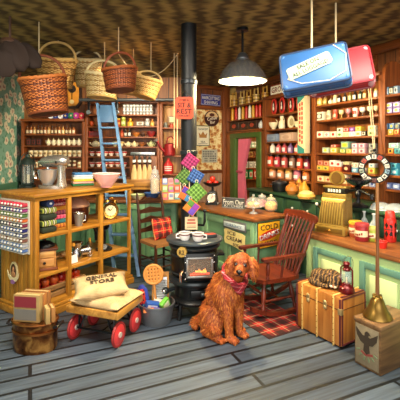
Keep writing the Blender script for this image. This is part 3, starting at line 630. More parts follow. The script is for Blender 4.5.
row(FR, 1.33, [BX(388.6, 8, 6.5, '2f8aa0', '5ab0c0', 'c8e0e0', 'turquoise box'), BX(397, 8, 6.5, '2f8aa0', '5ab0c0', 'e0f0f0', 'turquoise box'), BX(388.6, 7, 5.5, '4a9ab0', '6ab8c8', '2a5a6a', 'turquoise box', 1), BX(396, 6.6, 5.5, '3a90a8', '60b0c0', '2a5a6a', 'turquoise box', 1)], "on the far right shelves' fifth row", .03)
row(FR, SB[5], [BX(390, 8, 6, '5a6a9a', '8a9ac0', 'c8d0e0', 'periwinkle box'), BX(398.6, 7.6, 6, '5a6a9a', '8a9ac0', 'c8d0e0', 'periwinkle box')], "on the far right shelves' lowest row", .03)

# left racks
sp = [('7a4a22', '2f1d12', 'd8c8a0'), ('a8622a', '3a2416', 'e8dcc0'), ('c8924a', '6a3a1a', 'e0d0a8'), ('5a3018', '20140e', 'c8b890')]
row(FK, R1[0], many('bottle', 'spice_bottle', 'bottle', span(28, 74, 14), 3.1, 8.5, sp, 'small spice bottle'), 'on the low rack top row', .02)
row(FK, R1[1], many('box', 'tea_tin', 'tin', [29.5, 34.5, 39.5], 4.4, 6.8, ('3a2018', '7a2a20', '2a1812'), 'dark tea tin') + many('teapot', 'cream_teapot', 'teapot', span(48.5, 79, 7), 4.6, 7.5, ('ece0c0', 'd8c898', 'ece0c0', 'ece0c0'), 'small cream teapot'), 'on the low rack second row', .02)
row(FK, R1[2], many('cup', 'cream_cup', 'cup', span(31, 79.5, 11), 4.2, 6, [('efe2c0', 'efe2c0', 'b88a4a'), ('e6d6ae', 'e6d6ae', '8a6a3a')], 'cream cup with brown band'), 'on the low rack third row', .02)
row(FK, R1[3], many('jar', 'dark_jar', 'jar', span(27, 79.5, 12), 3.8, 7, [('4a2414', 'c8b48a', 'e0d0a8'), ('8a4a24', 'd8c8a0', 'efe2c0'), ('e0d2ac', '7a4a2a', 'b88a5a')], ['brown jar with pale lid', 'tan jar with pale lid', 'cream jar with brown lid']), 'on the low rack fourth row', .02)
row(FK, R1[4], many('bottle', 'tonic_bottle', 'bottle', [30, 35, 74, 79], 3.6, 8, [('5a2a18', '2a1812', 'd8c8a0'), ('8a5a2a', '2a1812', 'd8c8a0')], 'brown tonic bottle'), 'on the low rack fifth row', .02)
# cloth rolls lying on the low rack
for i, (px, c, nmn) in enumerate(((50, 'd8dce4', 'white'), (55, '2a3f8a', 'blue'), (60, 'e6e6ea', 'white'), (65, '1f2f7a', 'navy'), (70.5, '1f6a4a', 'green'), (75.5, 'a82a8a', 'magenta'), (81, 'b8283a', 'red'))):
    good('roll', 'fabric_roll', nmn+' fabric roll on top of the low rack, '+ordn(i, 7)+' below the clock', 'fabric roll', (KX(px), 6.35, KZ(121.5)+.046), 0, 5.6*6.2/F, .26, 6.4*6.2/F, (P(c, .9), P('c8b08a', .8)))
# tall rack
row(FK, R2[0], many('cup', 'white_cup', 'cup', span(124.5, 151, 9), 2.8, 4.8, ('e4e4e0', 'd0d0cc', '8a949a'), 'white cup with grey band') + many('cup', 'white_cup', 'cup', span(124.5, 151, 9), 2.8, 4.8, ('e4e4e0', 'd0d0cc', '8a949a'), 'white cup with grey band', 1), 'on the ladder rack top row', .02)
row(FK, R2[1], [('fruit', 'orange_gourd', 'gourd', 92, 5, 6, ('d0501a', '6a4a1a'), 'orange gourd'), ('jar', 'green_jar', 'jar', 118.5, 4.5, 8, ('a83a1e', 'd8b43a', 'd8903a'), 'red and yellow jar'), ('jar', 'green_jar', 'jar', 123.5, 5, 9, ('9aa83a', 'c8d06a', 'd8dc9a'), 'green and yellow jar'), ('bottle', 'oil_bottle', 'bottle', 130.3, 6, 8, ('d8a01e', 'c8841a', 'e0b03a'), 'golden oil bottle'), ('box', 'candy_tin', 'tin', 140.5, 9, 5, ('7a6a5a', 'd8d0c0', '7a6a5a'), 'cream and brown tin'), ('jar', 'grey_jar', 'jar', 147.5, 4.4, 7.5, ('a8aeb0', 'c8ccd0', 'd8dcdc'), 'grey jar'), ('bottle', 'oil_bottle', 'bottle', 152.4, 4, 7.5, ('c8882a', 'a8541a', 'd8b05a'), 'amber bottle')], 'on the ladder rack second row', .02)
row(FK, R2[2], [('box', 'stacked_plates', 'plates', 95, 12, 5.5, ('8a2a24', '6a1f1c', '8a2a24'), 'dark red crockery stack'), ('bottle', 'sauce_bottle', 'bottle', 118.6, 3, 8, ('c85a1e', '8a2a1a', 'd87a3a'), 'orange sauce bottle'), ('bottle', 'sauce_bottle', 'bottle', 122.2, 3, 8, ('b8381a', '7a1a12', 'd86a3a'), 'red sauce bottle'), ('bottle', 'sauce_bottle', 'bottle', 125.8, 3, 8.5, ('2a2422', '15110f', 'd8d0c0'), 'black sauce bottle'), ('bottle', 'sauce_bottle', 'bottle', 129.6, 3.4, 9, ('26221f', '15110f', 'e0dcd0'), 'black sauce bottle'), ('bowl', 'copper_bowl', 'bowl', 136, 7, 4, ('b8742a', 'a8622a'), 'copper coloured bowl'), ('bowl', 'dark_bowl', 'bowl', 143, 6.5, 4, ('3a2a24', '5a3a2a'), 'dark brown bowl'), ('bowl', 'red_bowl', 'bowl', 151, 9, 5.5, ('9a2a2a', '7a1f22'), 'dark red bowl')], 'on the ladder rack third row', .02)
row(FK, R2[3], [('teapot', 'cream_teapot', 'teapot', 95, 10, 7, ('e8dcb4', 'd8c894', 'e8dcb4', 'e8dcb4'), 'large cream teapot'), ('bowl', 'cream_bowl', 'bowl', 115, 5, 5, ('e0d2a4', 'c8b47a'), 'cream bowl'), ('bowl', 'cream_bowl', 'bowl', 121, 6, 5, ('e8dcb8', 'c8a86a'), 'cream bowl'), ('teapot', 'cream_teapot', 'teapot', 128, 6, 6, ('e8dcb4', 'd8c894', 'e8dcb4', 'e8dcb4'), 'cream teapot'), ('teapot', 'cream_teapot', 'teapot', 134.3, 6, 6, ('e4d6aa', 'd8c894', 'e4d6aa', 'e4d6aa'), 'cream teapot'), ('bowl', 'brown_bowl', 'bowl', 141.5, 6, 4, ('9a5a2a', '7a421e'), 'brown bowl'), ('teapot', 'green_teapot', 'teapot', 151, 7, 6.5, ('b8bc8a', 'a8a870', 'b8bc8a', 'b8bc8a'), 'sage green teapot')], 'on the ladder rack fourth row', .02)
wr = ('efe6dc', 'b83024')
row(FK, R2[4], many('bowl', 'striped_bowl', 'bowl', [92, 98.5, 105, 111, 117.5, 124], 5.8, 4.6, wr, 'white bowl with red rim'), 'on the ladder rack fifth row', .02)
row(FK, R2[5], many('bowl', 'striped_bowl', 'bowl', [92, 98.5, 105, 111, 117.5, 124], 5.8, 4.6, wr, 'white bowl with red rim'), 'on the ladder rack sixth row', .02)
row(FK, R2[6], many('bowl', 'striped_bowl', 'bowl', [92, 98.5, 105, 111, 117.5, 124], 5.8, 4.6, ('e0d4c0', 'a8342a'), 'cream bowl with red rim'), 'on the ladder rack seventh row', .02)
# metal tray, wooden trough of bellows-shaped paddles, cookie jar
mt = solo('metal_tray', 'long grey metal tray on the ladder rack above the wooden paddles', 'tray', MB().box((0, 0, .03), (25*6.2/F, .2, .055), bev=.015).box((0, 0, .052), (24*6.2/F, .17, .02)), METAL('b0b4b4', .3), (KX(142.5), 6.32, R2[4]))
tr = thing('wooden_trough', 'wooden trough rack on the back counter holding five pale paddles', 'rack', (KX(144), 6.06, KZ(188)))
part('tray', MB().prism([(-.2, .0), (.2, .0), (.23, .12), (-.23, .12)], -.1, .06), W_GOLD, tr)
part('front_lip', bx(-.25, .25, -.13, -.1, .05, .16, None, .01), WOOD('7a4a1e', 'b8843f', 'x'), tr)
part('back_board', bx(-.22, .22, .05, .065, .1, .52, None, .004), WOOD('6a3514', '9a5a2a', 'z'), tr)
for k in (-1, 1): part('foot', bx(k*.17-.02, k*.17+.02, -.08, .05, .86-KZ(188), 0), W_GOLD, tr)
for i, px in enumerate((134, 139.3, 144.5, 149.5)):
    p = thing('wooden_paddle', 'pale wooden paddle with dark bottle-like handle in the trough, '+ordn(i, 4), 'paddle', ((px-200)*6.0/F, 6.02, KZ(188)+.125), 0)
    part('blade', MB().lathe([(0, 0), (.052, 0), (.05, .1), (.028, .22), (.016, .27), (0, .27)], 12, sy=.45), WOOD('c89a5a', 'e8cf9a', 'z'), p)
    part('handle', MB().lathe([(0, .26), (.022, .27), (.03, .33), (.018, .38), (.018, .42), (0, .42)], 10), P('241c1a', .3), p)
    part('paper_label', MB().lathe([(.031, .3), (.031, .34)], 10, a0=R(200), a1=R(340)), WHITE, p)
cj = thing('cookie_jar', 'clear glass jar of pale cookies beside the wooden paddles', 'jar', (KX(154.5)*.965, 6.0, .861))
cj.location = ((155-200)*5.84/F, 5.84, .861)
part('glass_body', MB().lathe([(.07, 0), (.075, .02), (.075, .34), (.055, .38), (.05, .38), (.07, .33), (.07, .02)], 18), GLASS('ffffff', .2), cj)
part('cookies', MB().lathe([(0, .01), (.066, .01), (.066, .26), (.03, .3), (0, .3)], 14), P('d8b47a', .8, 0, .3, 40), cj)
part('lid', MB().lathe([(0, .38), (.06, .38), (.05, .43), (.02, .45), (.025, .48), (0, .5)], 16), GLASS('e8e8e8', .45), cj)
# narrow rack
good('frame', 'small_picture', 'small framed cream print at the top of the narrow rack', 'picture', (KX(171), 6.42, R3[0]+.09), 0, 7*6.2/F, .03, 7*6.2/F, ('6a4a2a', 'c8b88a'))
good('jar', 'dark_crock', 'small grey crock on the top shelf of the narrow rack', 'jar', (KX(165), 6.32, R3[0]), 0, .07, .07, .09, ('6a6a64', '8a8a80', '5a5a54'))
good('jar', 'dark_crock', 'small red crock on the top shelf of the narrow rack', 'jar', (KX(171), 6.3, R3[0]), 0, .075, .075, .08, ('a83a24', '8a5a3a', 'c85a3a'))
wc = thing('watering_can', 'red watering can with long spout on the narrow rack', 'watering can', (KX(169.5), 6.225, R3[1]), 0)
m_can = P('8f1d22', .35, .3)
part('body', MB().lathe([(0, 0), (.095, 0), (.1, .02), (.085, .18), (.06, .2), (0, .2)], 18), m_can, wc)
part('spout', MB().tube([(-.07, -.02, .05), (-.15, -.05, .14), (-.2, -.07, .24)], [.026, .018, .014], 10), m_can, wc)
part('rose', MB().cyl((-.2, -.07, .235), (-.222, -.078, .262), .02, .038), P('c0b4b0', .35, .5), wc)
part('handle', MB().tube([(-.05, 0, .19), (-.03, 0, .29), (.03, 0, .31), (.085, 0, .25), (.09, 0, .12)], .01, 8), m_can, wc)
ft_ = thing('red_flask', 'red flask shaped tin with white writing lines on the narrow rack', 'tin', (KX(168), 6.28, R3[2]), 0)
part('body', MB().lathe([(0, 0), (.075, 0), (.08, .02), (.08, .15), (.03, .21), (.025, .23), (0, .23)], 18), P('b8282a', .35), ft_)
part('cap', MB().lathe([(0, .225), (.022, .225), (.022, .255), (0, .255)], 10), P('d8433a', .4), ft_)
mb = MB()
for i in range(3): mb.lathe([(.081, .05+i*.03), (.082, .05+i*.03), (.082, .064+i*.03), (.081, .064+i*.03)], 10, a0=R(225), a1=R(315))
part('white_lines', mb, WHITE, ft_)
# ------------------------------------------------------------------ display cabinet
CH = 1.19
dc = thing('display_cabinet', 'golden oak open display cabinet with spool rack on its side and mixer on top', 'cabinet', FD.w(0, 0, 0), FD.a)
PX = (0, .385, .806, 1.26); CW, CDp = 1.26, .58
part('top', bx(-.03, CW+.03, -.03, CDp+.03, CH-.035, CH, None, .012), W_GOLD, dc)
part('top_rail', bx(0, CW, 0, CDp, CH-.07, CH-.035), W_GOLD, dc)
for x in PX:
    part('post', bx(max(0, x-.022), max(0, x-.022)+.044 if x < 1.2 else x, 0, .045, .12, CH-.07, None, .006), W_GOLDV, dc)
    if x: part('post', bx(x-.044, x, CDp-.045, CDp, .12, CH-.07, None, .006), W_GOLDV, dc)
for z in (.79, .42): part('shelf', bx(0.02, CW, .004, CDp, z-.035, z, None, .006), W_GOLD, dc)
part('bottom_shelf', bx(0.02, CW, .004, CDp, .1, .135, None, .006), W_GOLD, dc)
mb = MB(); bx(-.03, CW+.03, -.03, CDp+.03, 0, .07, mb, .01); bx(-.018, CW+.018, -.018, CDp+.018, .07, .1, mb, .008); part('plinth', mb, W_GOLD, dc)
mb = MB(); bx(0, .02, .045, CDp, .1, CH-.07, mb)
for i in range(7): bx(-.006, 0, .05+i*.076, .05+i*.076+.07, .12, CH-.07, mb, .004)
part('side_board', mb, W_GOLDV, dc)
# emblem on the side: an oval with a dark bust and a ribbon
EMF = Fr(*FD.w(-.006, .33)[:2], 56.4-90)
em = thing('oval_emblem', 'cream oval emblem with dark figure and ribbon on the cabinet side', 'emblem', EMF.w(0, 0, .42), EMF.a)
part('oval', MB().prism([(.062*math.cos(a), .092*math.sin(a)) for a in (2*PI*k/26 for k in range(26))], -.012, 0), P('d8c490', .5), em)
part('oval_field', MB().prism([(.046*math.cos(a), .072*math.sin(a)) for a in (2*PI*k/24 for k in range(24))], -.015, -.01), P('4a2c1a', .5), em)
part('figure', MB().ell((0, -.015, .02), (.02, .008, .026)).ell((0, -.015, -.03), (.034, .008, .034)), P('a8754a', .5), em)
part('ribbon', MB().prism([(-.1, .0), (-.07, -.045), (.0, -.06), (.07, -.045), (.1, .0), (.085, -.055), (.05, -.09), (-.05, -.09), (-.085, -.055)], -.02, -.012), P('e0d0a0', .5), em)
part('rosette', MB().prism([(.032*math.cos(a), -.1+.022*math.sin(a)) for a in (2*PI*k/12 for k in range(12))], -.024, -.014), P('9a6a9a', .6), em)
# thread rack with spools
tk = thing('thread_rack', 'grey board rack full of thread spools on the side of the cabinet', 'rack', FD.w(-.007, .32, .62), FD.a)
part('board', bx(-.012, 0, -.25, .25, 0, .5, None, .004), P('b8b4a8', .6), tk)
tc = ['c8324a', '3a4a9a', '8a9a3a', 'e0a03a', '1f2a3a', '4a6aa8', '7a8ab8', 'c8a88a', '6a8ac0', '8ab0d8']
alt = ['a82a3a', '9a3a7a', '4f7a3a', 'd8682a', '8a2a4a', '2a2f7a', '4a4a6a', '8a5a4a', 'b8bcc8', '5a7ab8']
t2n = ['red', 'blue violet', 'green', 'orange', 'black', 'blue', 'slate', 'beige', 'grey blue', 'sky blue']
a2n = ['crimson', 'magenta', 'dark green', 'orange red', 'wine red', 'navy', 'dark slate', 'brown', 'silver grey', 'steel blue']
def spool_th(): return MB().lathe([(0, 0), (.0205, 0), (.0205, .044), (.015, .05), (0, .05)], 10).xf(Matrix.Rotation(R(-90), 4, 'Y'))
def spool_end(): return MB().lathe([(0, .048), (.0105, .049), (.0095, .062), (0, .063)], 10).xf(Matrix.Rotation(R(-90), 4, 'Y'))
for r in range(10):
    part('ledge', bx(-.07, -.012, -.245, .245, .012+r*.047, .018+r*.047), P('a8a498', .6), tk)
    for k in range(9):
        al = (k*3+r) % 4 == 0 or k == 8; c = (tc, alt)[al][r]; cn = (t2n, a2n)[al][r]
        sp_ = thing('thread_spool', cn+' thread spool, '+ordn(k, 9)+(', top row' if r == 0 else ', bottom row' if r == 9 else ', '+ORD[r]+' row from top')+' of cabinet side rack', 'spool', FD.w(-.02, .32+.22-k*.054, .62+.0395+(9-r)*.047), FD.a, 'thread spools on the cabinet side')
        link('thread', um('spool_thread', spool_th), P(c, .8), sp_); link('white_end', um('spool_white_end', spool_end), WHITE, sp_)
# folded cloths
def folded(n, name, cat, base, w, d, h, cols, words, where):
    z = base.z
    for i in range(n):
        mb = MB().box((0, 0, h*.5), (w*(.95+.05*random.random()), d, h*.96), (0, 0, R(random.uniform(-4, 4))), h*.36)
        solo(name, words[i % len(words)]+', '+('bottom' if i == 0 else 'topmost' if i == n-1 else ORD[i]+' from bottom')+' '+where, cat, mb, cols[i % len(cols)], (base.x, base.y, z), FD.a); z += h
    return z
st_o = STRIPES('olive_plaid_cloth', ['4a5a2a', 'a8b04a', '2a3320', 'd8d4b0'], .045, 'X'); st_k = P('26301f', .9)
zt = folded(4, 'folded_cloth', 'cloth', FD.w(.19, .14, .791), .17, .2, .062, [st_k, st_o], ['dark olive folded cloth', 'checked olive folded cloth'], 'in the dark stack')
good('roll', 'blue_roll', 'dark blue cloth roll lying on top of the olive cloth stack', 'fabric roll', FD.w(.19, .14, zt+.001), FD.a, .085, .2, .075, (P('1f2f5a', .9), P('c8ccd0', .8)))
folded(7, 'folded_quilt', 'cloth', FD.w(.39, .27, .791), .24, .2, .045, [PLAID('orange_quilt', 'c8742a', '7a2f1c', 'e8c04a', .04, ('X', 'Y')), P('2f6f78', .9), PLAID('pink_quilt', 'd84a7a', 'a81f4a', 'e8b0c0', .04), PLAID('violet_quilt', 'a8324a', '5a1f4a', 'd8a05a', .035), P('d8952f', .9), PLAID('rose_quilt', 'd85a6a', '9a1f3a', 'f0d0c0', .03), PLAID('red_quilt', 'b8302a', '7a1a1a', 'e8a0a0', .045)], ['orange patterned quilt', 'teal quilt', 'pink patterned quilt', 'violet patterned quilt', 'amber quilt', 'rose patterned quilt', 'red patterned quilt'], 'in the bright stack')
# copper pot and cup
cp = thing('copper_pot', 'large copper pot with pale rounded lid in the cabinet', 'pot', FD.w(.69, .3, .791), FD.a); cp.scale = (1.25, 1.25, 1.15)
part('body', MB().lathe([(0, 0), (.1, 0), (.11, .02), (.115, .16), (.105, .16), (0, .12)], 24), P('5a2a1c', .3, .7, .3), cp)
part('lid', MB().lathe([(.122, .155), (.125, .17), (.1, .21), (.05, .25), (0, .262)], 24), P('c99a80', .35, .35), cp)
part('knob', MB().ell((0, 0, .275), (.025, .025, .02)), COPPER, cp)
part('handle', MB().tube([(.11, 0, .12), (.15, 0, .13), (.15, 0, .08), (.112, 0, .07)], .008, 6), BRASS, cp)
mc = thing('metal_cup', 'small grey metal cup in front of the copper pot', 'cup', FD.w(.575, .1, .791), FD.a); mc.scale = (1.1, 1.1, 1.15)
part('body', MB().lathe([(0, 0), (.035, 0), (.05, .12), (.046, .12), (.03, .01), (0, .01)], 18), P('9a948a', .35, .6), mc)
part('rim', MB().tube([(.05*math.cos(a), .05*math.sin(a), .12) for a in (2*PI*k/18 for k in range(18))], .005, 6, True), STEEL, mc)
part('handle', MB().tube([(.045, 0, .1), (.08, 0, .09), (.075, 0, .04), (.04, 0, .03)], .006, 6), STEEL, mc)
# alarm clock
ac = thing('alarm_clock', 'round brass twin bell alarm clock in the cabinet', 'clock', FD.w(1.03, .1, .791), FD.a-R(46))
rx90 = Matrix.Rotation(R(90), 4, 'X')
part('case', MB().lathe([(0, -.03), (.085, -.03), (.092, .02), (.088, .03), (.078, .025), (0, .02)], 28).xf(Matrix.Translation((0, 0, .105)) @ rx90), BRASS, ac)
part('dial', MB().lathe([(0, .021), (.076, .021), (.076, .024), (0, .024)], 28).xf(Matrix.Translation((0, 0, .105)) @ rx90), P('f0e2b0', .5), ac)
mb = MB()
for k in range(12): a = 2*PI*k/12; mb.box((.063*math.sin(a), -.025, .105+.063*math.cos(a)), (.007, .003, .012), (0, a, 0))
part('hour_marks', mb, BLACK, ac)
part('hand', MB().box((.014, -.027, .125), (.006, .003, .05), (0, R(35), 0)), BLACK, ac); part('hand', MB().box((-.016, -.029, .118), (.008, .003, .042), (0, R(-50), 0)), BLACK, ac)
for s in (-1, 1):
    part('bell', MB().lathe([(.036, 0), (.03, .02), (0, .032)], 16).xf(Matrix.Translation((s*.045, 0, .2)) @ Matrix.Rotation(R(s*24), 4, 'Y')), BRASS, ac)
    part('foot', MB().cyl((s*.05, 0, .04), (s*.065, 0, 0), .008, .01, 8), BRASS, ac)
part('handle', MB().tube([(.03*math.cos(a), 0, .225+.03*math.sin(a)) for a in (PI*k/8 for k in range(9))], .005, 6), BRASS, ac)
# coffee grinder
cg = thing('coffee_grinder', 'wooden box coffee grinder with drawer and black iron dome', 'coffee grinder', FD.w(.205, .17, .421), FD.a-R(32)); cg.scale = (1.2, 1.1, 1.05)
m_gr = WOOD('8a5424', 'c48a48', 'x')
part('box', bx(-.09, .09, -.09, .09, .02, .19, None, .004), m_gr, cg)
for z0_, z1_, nn in ((0, .025, 'foot_board'), (.185, .205, 'top_board')): part(nn, bx(-.105, .105, -.105, .105, z0_, z1_, None, .006), WOOD('4a2412', '7a4020', 'x'), cg)
dw = part('drawer', bx(-.075, .075, -.097, -.088, .04, .11, None, .003), WOOD('a86a2f', 'd8a45c', 'x'), cg); part('knob', MB().ell((0, -.108, .075), .012, seg=10, rg=8), IRON, dw)
part('front_panel', bx(-.075, .075, -.095, -.088, .12, .178, None, .003), WOOD('a86a2f', 'd8a45c', 'x'), cg)
part('dome', MB().lathe([(.085, .205), (.08, .23), (.05, .255), (.015, .265), (.012, .29), (0, .29)], 20), IRON, cg)
part('crank', MB().tube([(0, 0, .28), (0, 0, .325), (.08, -.02, .33)], .007, 6), IRON, cg); part('crank_knob', MB().ell((.08, -.02, .345), .015, seg=10, rg=8), W_CHAIR, cg)
# kitchen tools in the middle bay
kt = thing('meat_grinder', 'silver hand crank meat grinder lying in the cabinet', 'meat grinder', FD.w(.6, .17, .421), FD.a); kt.scale = (1.2, 1.2, 1.2)
part('body', MB().lathe([(0, 0), (.05, 0), (.055, .05), (.035, .1), (.06, .15), (.05, .15), (0, .1)], 16), STEEL, kt)
part('barrel', MB().cyl((.0, 0, .06), (.11, -.03, .06), .035, .045, 14), STEEL, kt)
part('crank', MB().tube([(-.04, 0, .06), (-.08, 0, .07), (-.1, -.02, .15)], .009, 8), STEEL, kt)
part('crank_grip', MB().cyl((-.1, -.02, .15), (-.1, -.09, .16), .014, .016, 10), W_GOLD, kt)
rp = thing('rolling_pin', 'pale wooden rolling pin leaning behind the silver grinder', 'rolling pin', FD.w(.6, .3, .48), FD.a, rot=(0, R(-8), FD.a))
part('roller', MB().cyl((-.11, 0, .0), (.11, 0, .0), .028), WOOD('b8864a', 'e0b878', 'x'), rp)
for s in (-1, 1): part('handle', MB().tube([(s*.11, 0, 0), (s*.13, 0, 0), (s*.17, 0, 0)], [.01, .014, .011], 8), WOOD('8a5a2a', 'b8864a', 'x'), rp)
rp.location.z = .421+.055
part('cradle', MB().box((-.06, 0, -.035), (.02, .06, .035), bev=.004).box((.07, 0, -.035), (.02, .06, .05), bev=.004), W_GOLD, rp)
wcd = solo('white_card', 'small white price card standing at the cabinet shelf front', 'card', MB().box((0, 0, .04), (.1, .012, .08), (R(-8), 0, 0)), WHITE, FD.w(.47, .06, .424), FD.a)
for nm_, lx_, ly_, hh in (('whisk', .72, .1, .18),):
    w_ = thing('egg_beater', 'silver egg beater with wooden handle standing beside the grinder', 'egg beater', FD.w(lx_, ly_, .421), FD.a)
    for k in range(3):
        part('loop', MB().tube([(.03*math.sin(a)*math.cos(k*PI/3), .03*math.sin(a)*math.sin(k*PI/3), .05-.05*math.cos(a)) for a in (2*PI*j/12 for j in range(12))], .003, 5, True), CHROME, w_)
    part('shaft', MB().cyl((0, 0, .1), (0, 0, .15), .006), CHROME, w_); part('gear_wheel', MB().cyl((0, -.01, .15), (0, .01, .15), .03), STEEL, w_); part('handle', MB().cyl((0, 0, .16), (0, 0, .21), .011, .014), W_GOLD, w_)
# candlestick telephone
tp_ = thing('candlestick_telephone', 'black and silver candlestick telephone in the cabinet', 'telephone', FD.w(1.02, .2, .421), FD.a-R(40)); tp_.scale = (1.25, 1.25, 1.2)
part('base', MB().lathe([(0, 0), (.075, 0), (.078, .015), (.05, .035), (.02, .05), (0, .05)], 24), P('15161a', .2), tp_)
part('stem', MB().lathe([(.016, .04), (.014, .2), (.022, .22), (0, .23)], 14), P('15161a', .2), tp_)
part('mouthpiece', MB().lathe([(0, 0), (.014, 0), (.02, .03), (.045, .07), (.04, .07), (.012, .03)], 18).xf(Matrix.Translation((0, -.01, .235)) @ Matrix.Rotation(R(75), 4, 'X')), P('15161a', .2), tp_)
part('receiver', MB().lathe([(0, 0), (.012, .0), (.016, .08), (.024, .11), (.03, .115), (.03, .13), (0, .13)], 14).xf(Matrix.Translation((-.075, 0, .1))), P('15161a', .2), tp_)
part('cradle', MB().tube([(0, 0, .2), (-.04, 0, .205), (-.075, 0, .2)], .006, 6), CHROME, tp_); part('dial', MB().cyl((0, -.06, .045), (0, -.075, .05), .025), CHROME, tp_)
# crate of apples
cr = thing('wooden_crate', 'slatted wooden crate full of red apples at the cabinet bottom', 'crate', FD.w(.34, .28, .136), FD.a)
m_cr = WOOD('7a5632', 'b08a58', 'x')
for z in (-.005, .06):
    for s in (-1, 1):
        part('slat', bx(-.29, .29, s*.2-.01, s*.2+.01, z+.01, z+.06, None, .004), m_cr, cr); part('slat', bx(s*.28-.01, s*.28+.01, -.19, .19, z+.01, z+.06, None, .004), m_cr, cr)
part('bottom', bx(-.28, .28, -.19, .19, 0, .015), m_cr, cr)
for sx_ in (-1, 1):
    for sy_ in (-1, 1): part('corner_post', bx(sx_*.28-.015, sx_*.28+.015, sy_*.2-.012, sy_*.2+.012, 0, .125), m_cr, cr)
ap_b = lambda: MB().lathe([(0, .012), (.02, .0), (.038, .02), (.042, .045), (.034, .068), (.014, .074), (0, .066)], 16)
ap_s = lambda: MB().cyl((0, 0, .064), (.006, 0, .088), .003, .003, 6)
n_ap = 0
for lay, (zz, nx, ny) in enumerate(((.08, 6, 4), (.138, 6, 4), (.196, 5, 3))):
    for i in range(nx):
        for j in range(ny):
            if lay == 0 and j > 0: continue
            x = -.235+i*.094 if nx == 6 else -.19+i*.094; y = -.14+j*.094 if ny == 4 else -.1+j*.094
            a = thing('red_apple', 'round red apple in the crate, '+ordn(i, nx)+', '+['front', 'second', 'third', 'back'][j]+' row, '+['lower', 'middle', 'top'][lay]+' layer', 'apple', FD.w(.34+x+random.uniform(-.006, .006), .28+y, .136+zz-.03), random.random()*6, 'apples in the crate')
            s_ = random.uniform(.95, 1.1); a.scale = (s_, s_, s_)
            link('flesh', um('apple_flesh', ap_b), P(random.choice(['c0301c', 'd84a22', 'b8281c', 'e0662e']), .3, 0, .3, 20), a); link('stem', um('apple_stem', ap_s), W_CHAIR, a)
            n_ap += 1

# ------------------------------------------------------------------ on top of the cabinet
x, y = FD.top(26, 187.5, CH)
ln = thing('candle_lantern', 'dark iron lantern with arched handle on the cabinet left end', 'lantern', FD.w(*FD.top(27.5, 187.5, CH), CH+.001), FD.a)
m_ln = P('23302c', .45, .5, .3)
part('base', MB().lathe([(0, 0), (.085, 0), (.085, .02), (.065, .035), (.065, .05), (0, .05)], 8), m_ln, ln)
for k in range(8): a = 2*PI*k/8; part('upright', MB().cyl((.062*math.cos(a), .062*math.sin(a), .05), (.062*math.cos(a), .062*math.sin(a), .25), .006, seg=6), m_ln, ln)
part('glass', MB().lathe([(.055, .05), (.055, .25)], 16), GLASS('c8d8d0', .25), ln)
part('candle', MB().cyl((0, 0, .05), (0, 0, .14), .028), P('d8cba0', .6), ln)
part('roof', MB().lathe([(.085, .25), (.075, .27), (.05, .31), (.025, .33), (.025, .36), (0, .37)], 12), m_ln, ln)
part('handle', MB().tube([(.1*math.cos(a), 0, .2+.18*math.sin(a)) for a in (PI*k/14-.35 for k in range(0, 19))], .005, 6), m_ln, ln)
# stand mixer
mx = thing('stand_mixer', 'silver stand mixer with steel bowl on the display cabinet', 'mixer', FD.w(*FD.top(54, 188.5, CH), CH+.001), R(-6)); mx.scale = (1.12, 1.12, 1.12)
m_mx = P('a9a49c', .25, .75, .12)
part('base', MB().slab([(-.11+.0*k, 0) if False else (-.02+.13*math.cos(a), .075*math.sin(a)) for a in (2*PI*k/24 for k in range(24))], 0, .03), m_mx, mx)
part('column', MB().rings([[(.075+.036*sx_*math.cos(a), .045*math.sin(a)*sx_, z) for a in (2*PI*k/16 for k in range(16))] for z, sx_ in ((.02, 1.35), (.08, 1.0), (.16, .9), (.22, 1.1))]), m_mx, mx)
part('head', MB().tube([(.14, 0, .26), (.11, 0, .262), (.04, 0, .262), (-.05, 0, .255), (-.11, 0, .25), (-.135, 0, .245)], [.035, .055, .06, .056, .045, .02], 18), m_mx, mx)
part('trim_band', MB().box((.0, 0, .258), (.24, .122, .012), bev=.004), CHROME, mx); part('hub', MB().cyl((-.125, 0, .25), (-.15, 0, .25), .022), CHROME, mx)
part('beater', MB().cyl((-.06, 0, .14), (-.06, 0, .22), .014), CHROME, mx)
part('bowl', MB().lathe([(0, .035), (.045, .035), (.05, .045), (.085, .1), (.095, .175), (.099, .18), (.09, .18), (.08, .1), (0, .06)], 26, (-.06, 0, 0)), P('c4c8cc', .16, .7, .15), mx)
part('bowl_handle', MB().tube([(-.15, -.01, .16), (-.19, -.02, .165), (-.19, -.02, .1), (-.148, -.01, .095)], .008, 8), CHROME, mx)
part('speed_knob', MB().ell((.05, -.06, .25), .012, seg=10, rg=8), BLACK, mx)
# towels
zt = CH+.001; px_, py_ = FD.top(83.5, 185.5, CH)
tw = [('2f7a4a', 'green'), ('d8a8a0', 'pink'), ('d8b83a', 'yellow'), ('e0dcd0', 'white'), ('b8c8dc', 'pale blue'), ('3f78b0', 'blue')]
for i, (c, nmn) in enumerate(tw):
    solo('folded_towel', nmn+' folded towel, '+('bottom' if i == 0 else 'topmost' if i == 5 else ORD[i]+' from bottom')+' of the stack beside the mixer', 'towel', MB().box((0, 0, .0125), (.24-.006*i, .17, .0245), (0, 0, R(random.uniform(-4, 4))), .011), P(c, .95, 0, .25, 40), (*FD.w(px_, py_+.02)[:2], zt), FD.a-R(30)); zt += .025
bw = thing('glass_bowl', 'pinkish glass mixing bowl on the cabinet right end', 'bowl', FD.w(*FD.top(106.5, 187.2, CH), CH+.001), 0)
part('bowl', MB().lathe([(0, 0), (.06, 0), (.065, .01), (.13, .1), (.148, .15), (.143, .15), (.12, .1), (.055, .016), (0, .016)], 28), GLASS('f0b8b0', .42), bw)
part('rim', MB().tube([(.147*math.cos(a), .147*math.sin(a), .15) for a in (2*PI*k/28 for k in range(28))], .006, 6, True), P('f4e0dc', .2), bw)
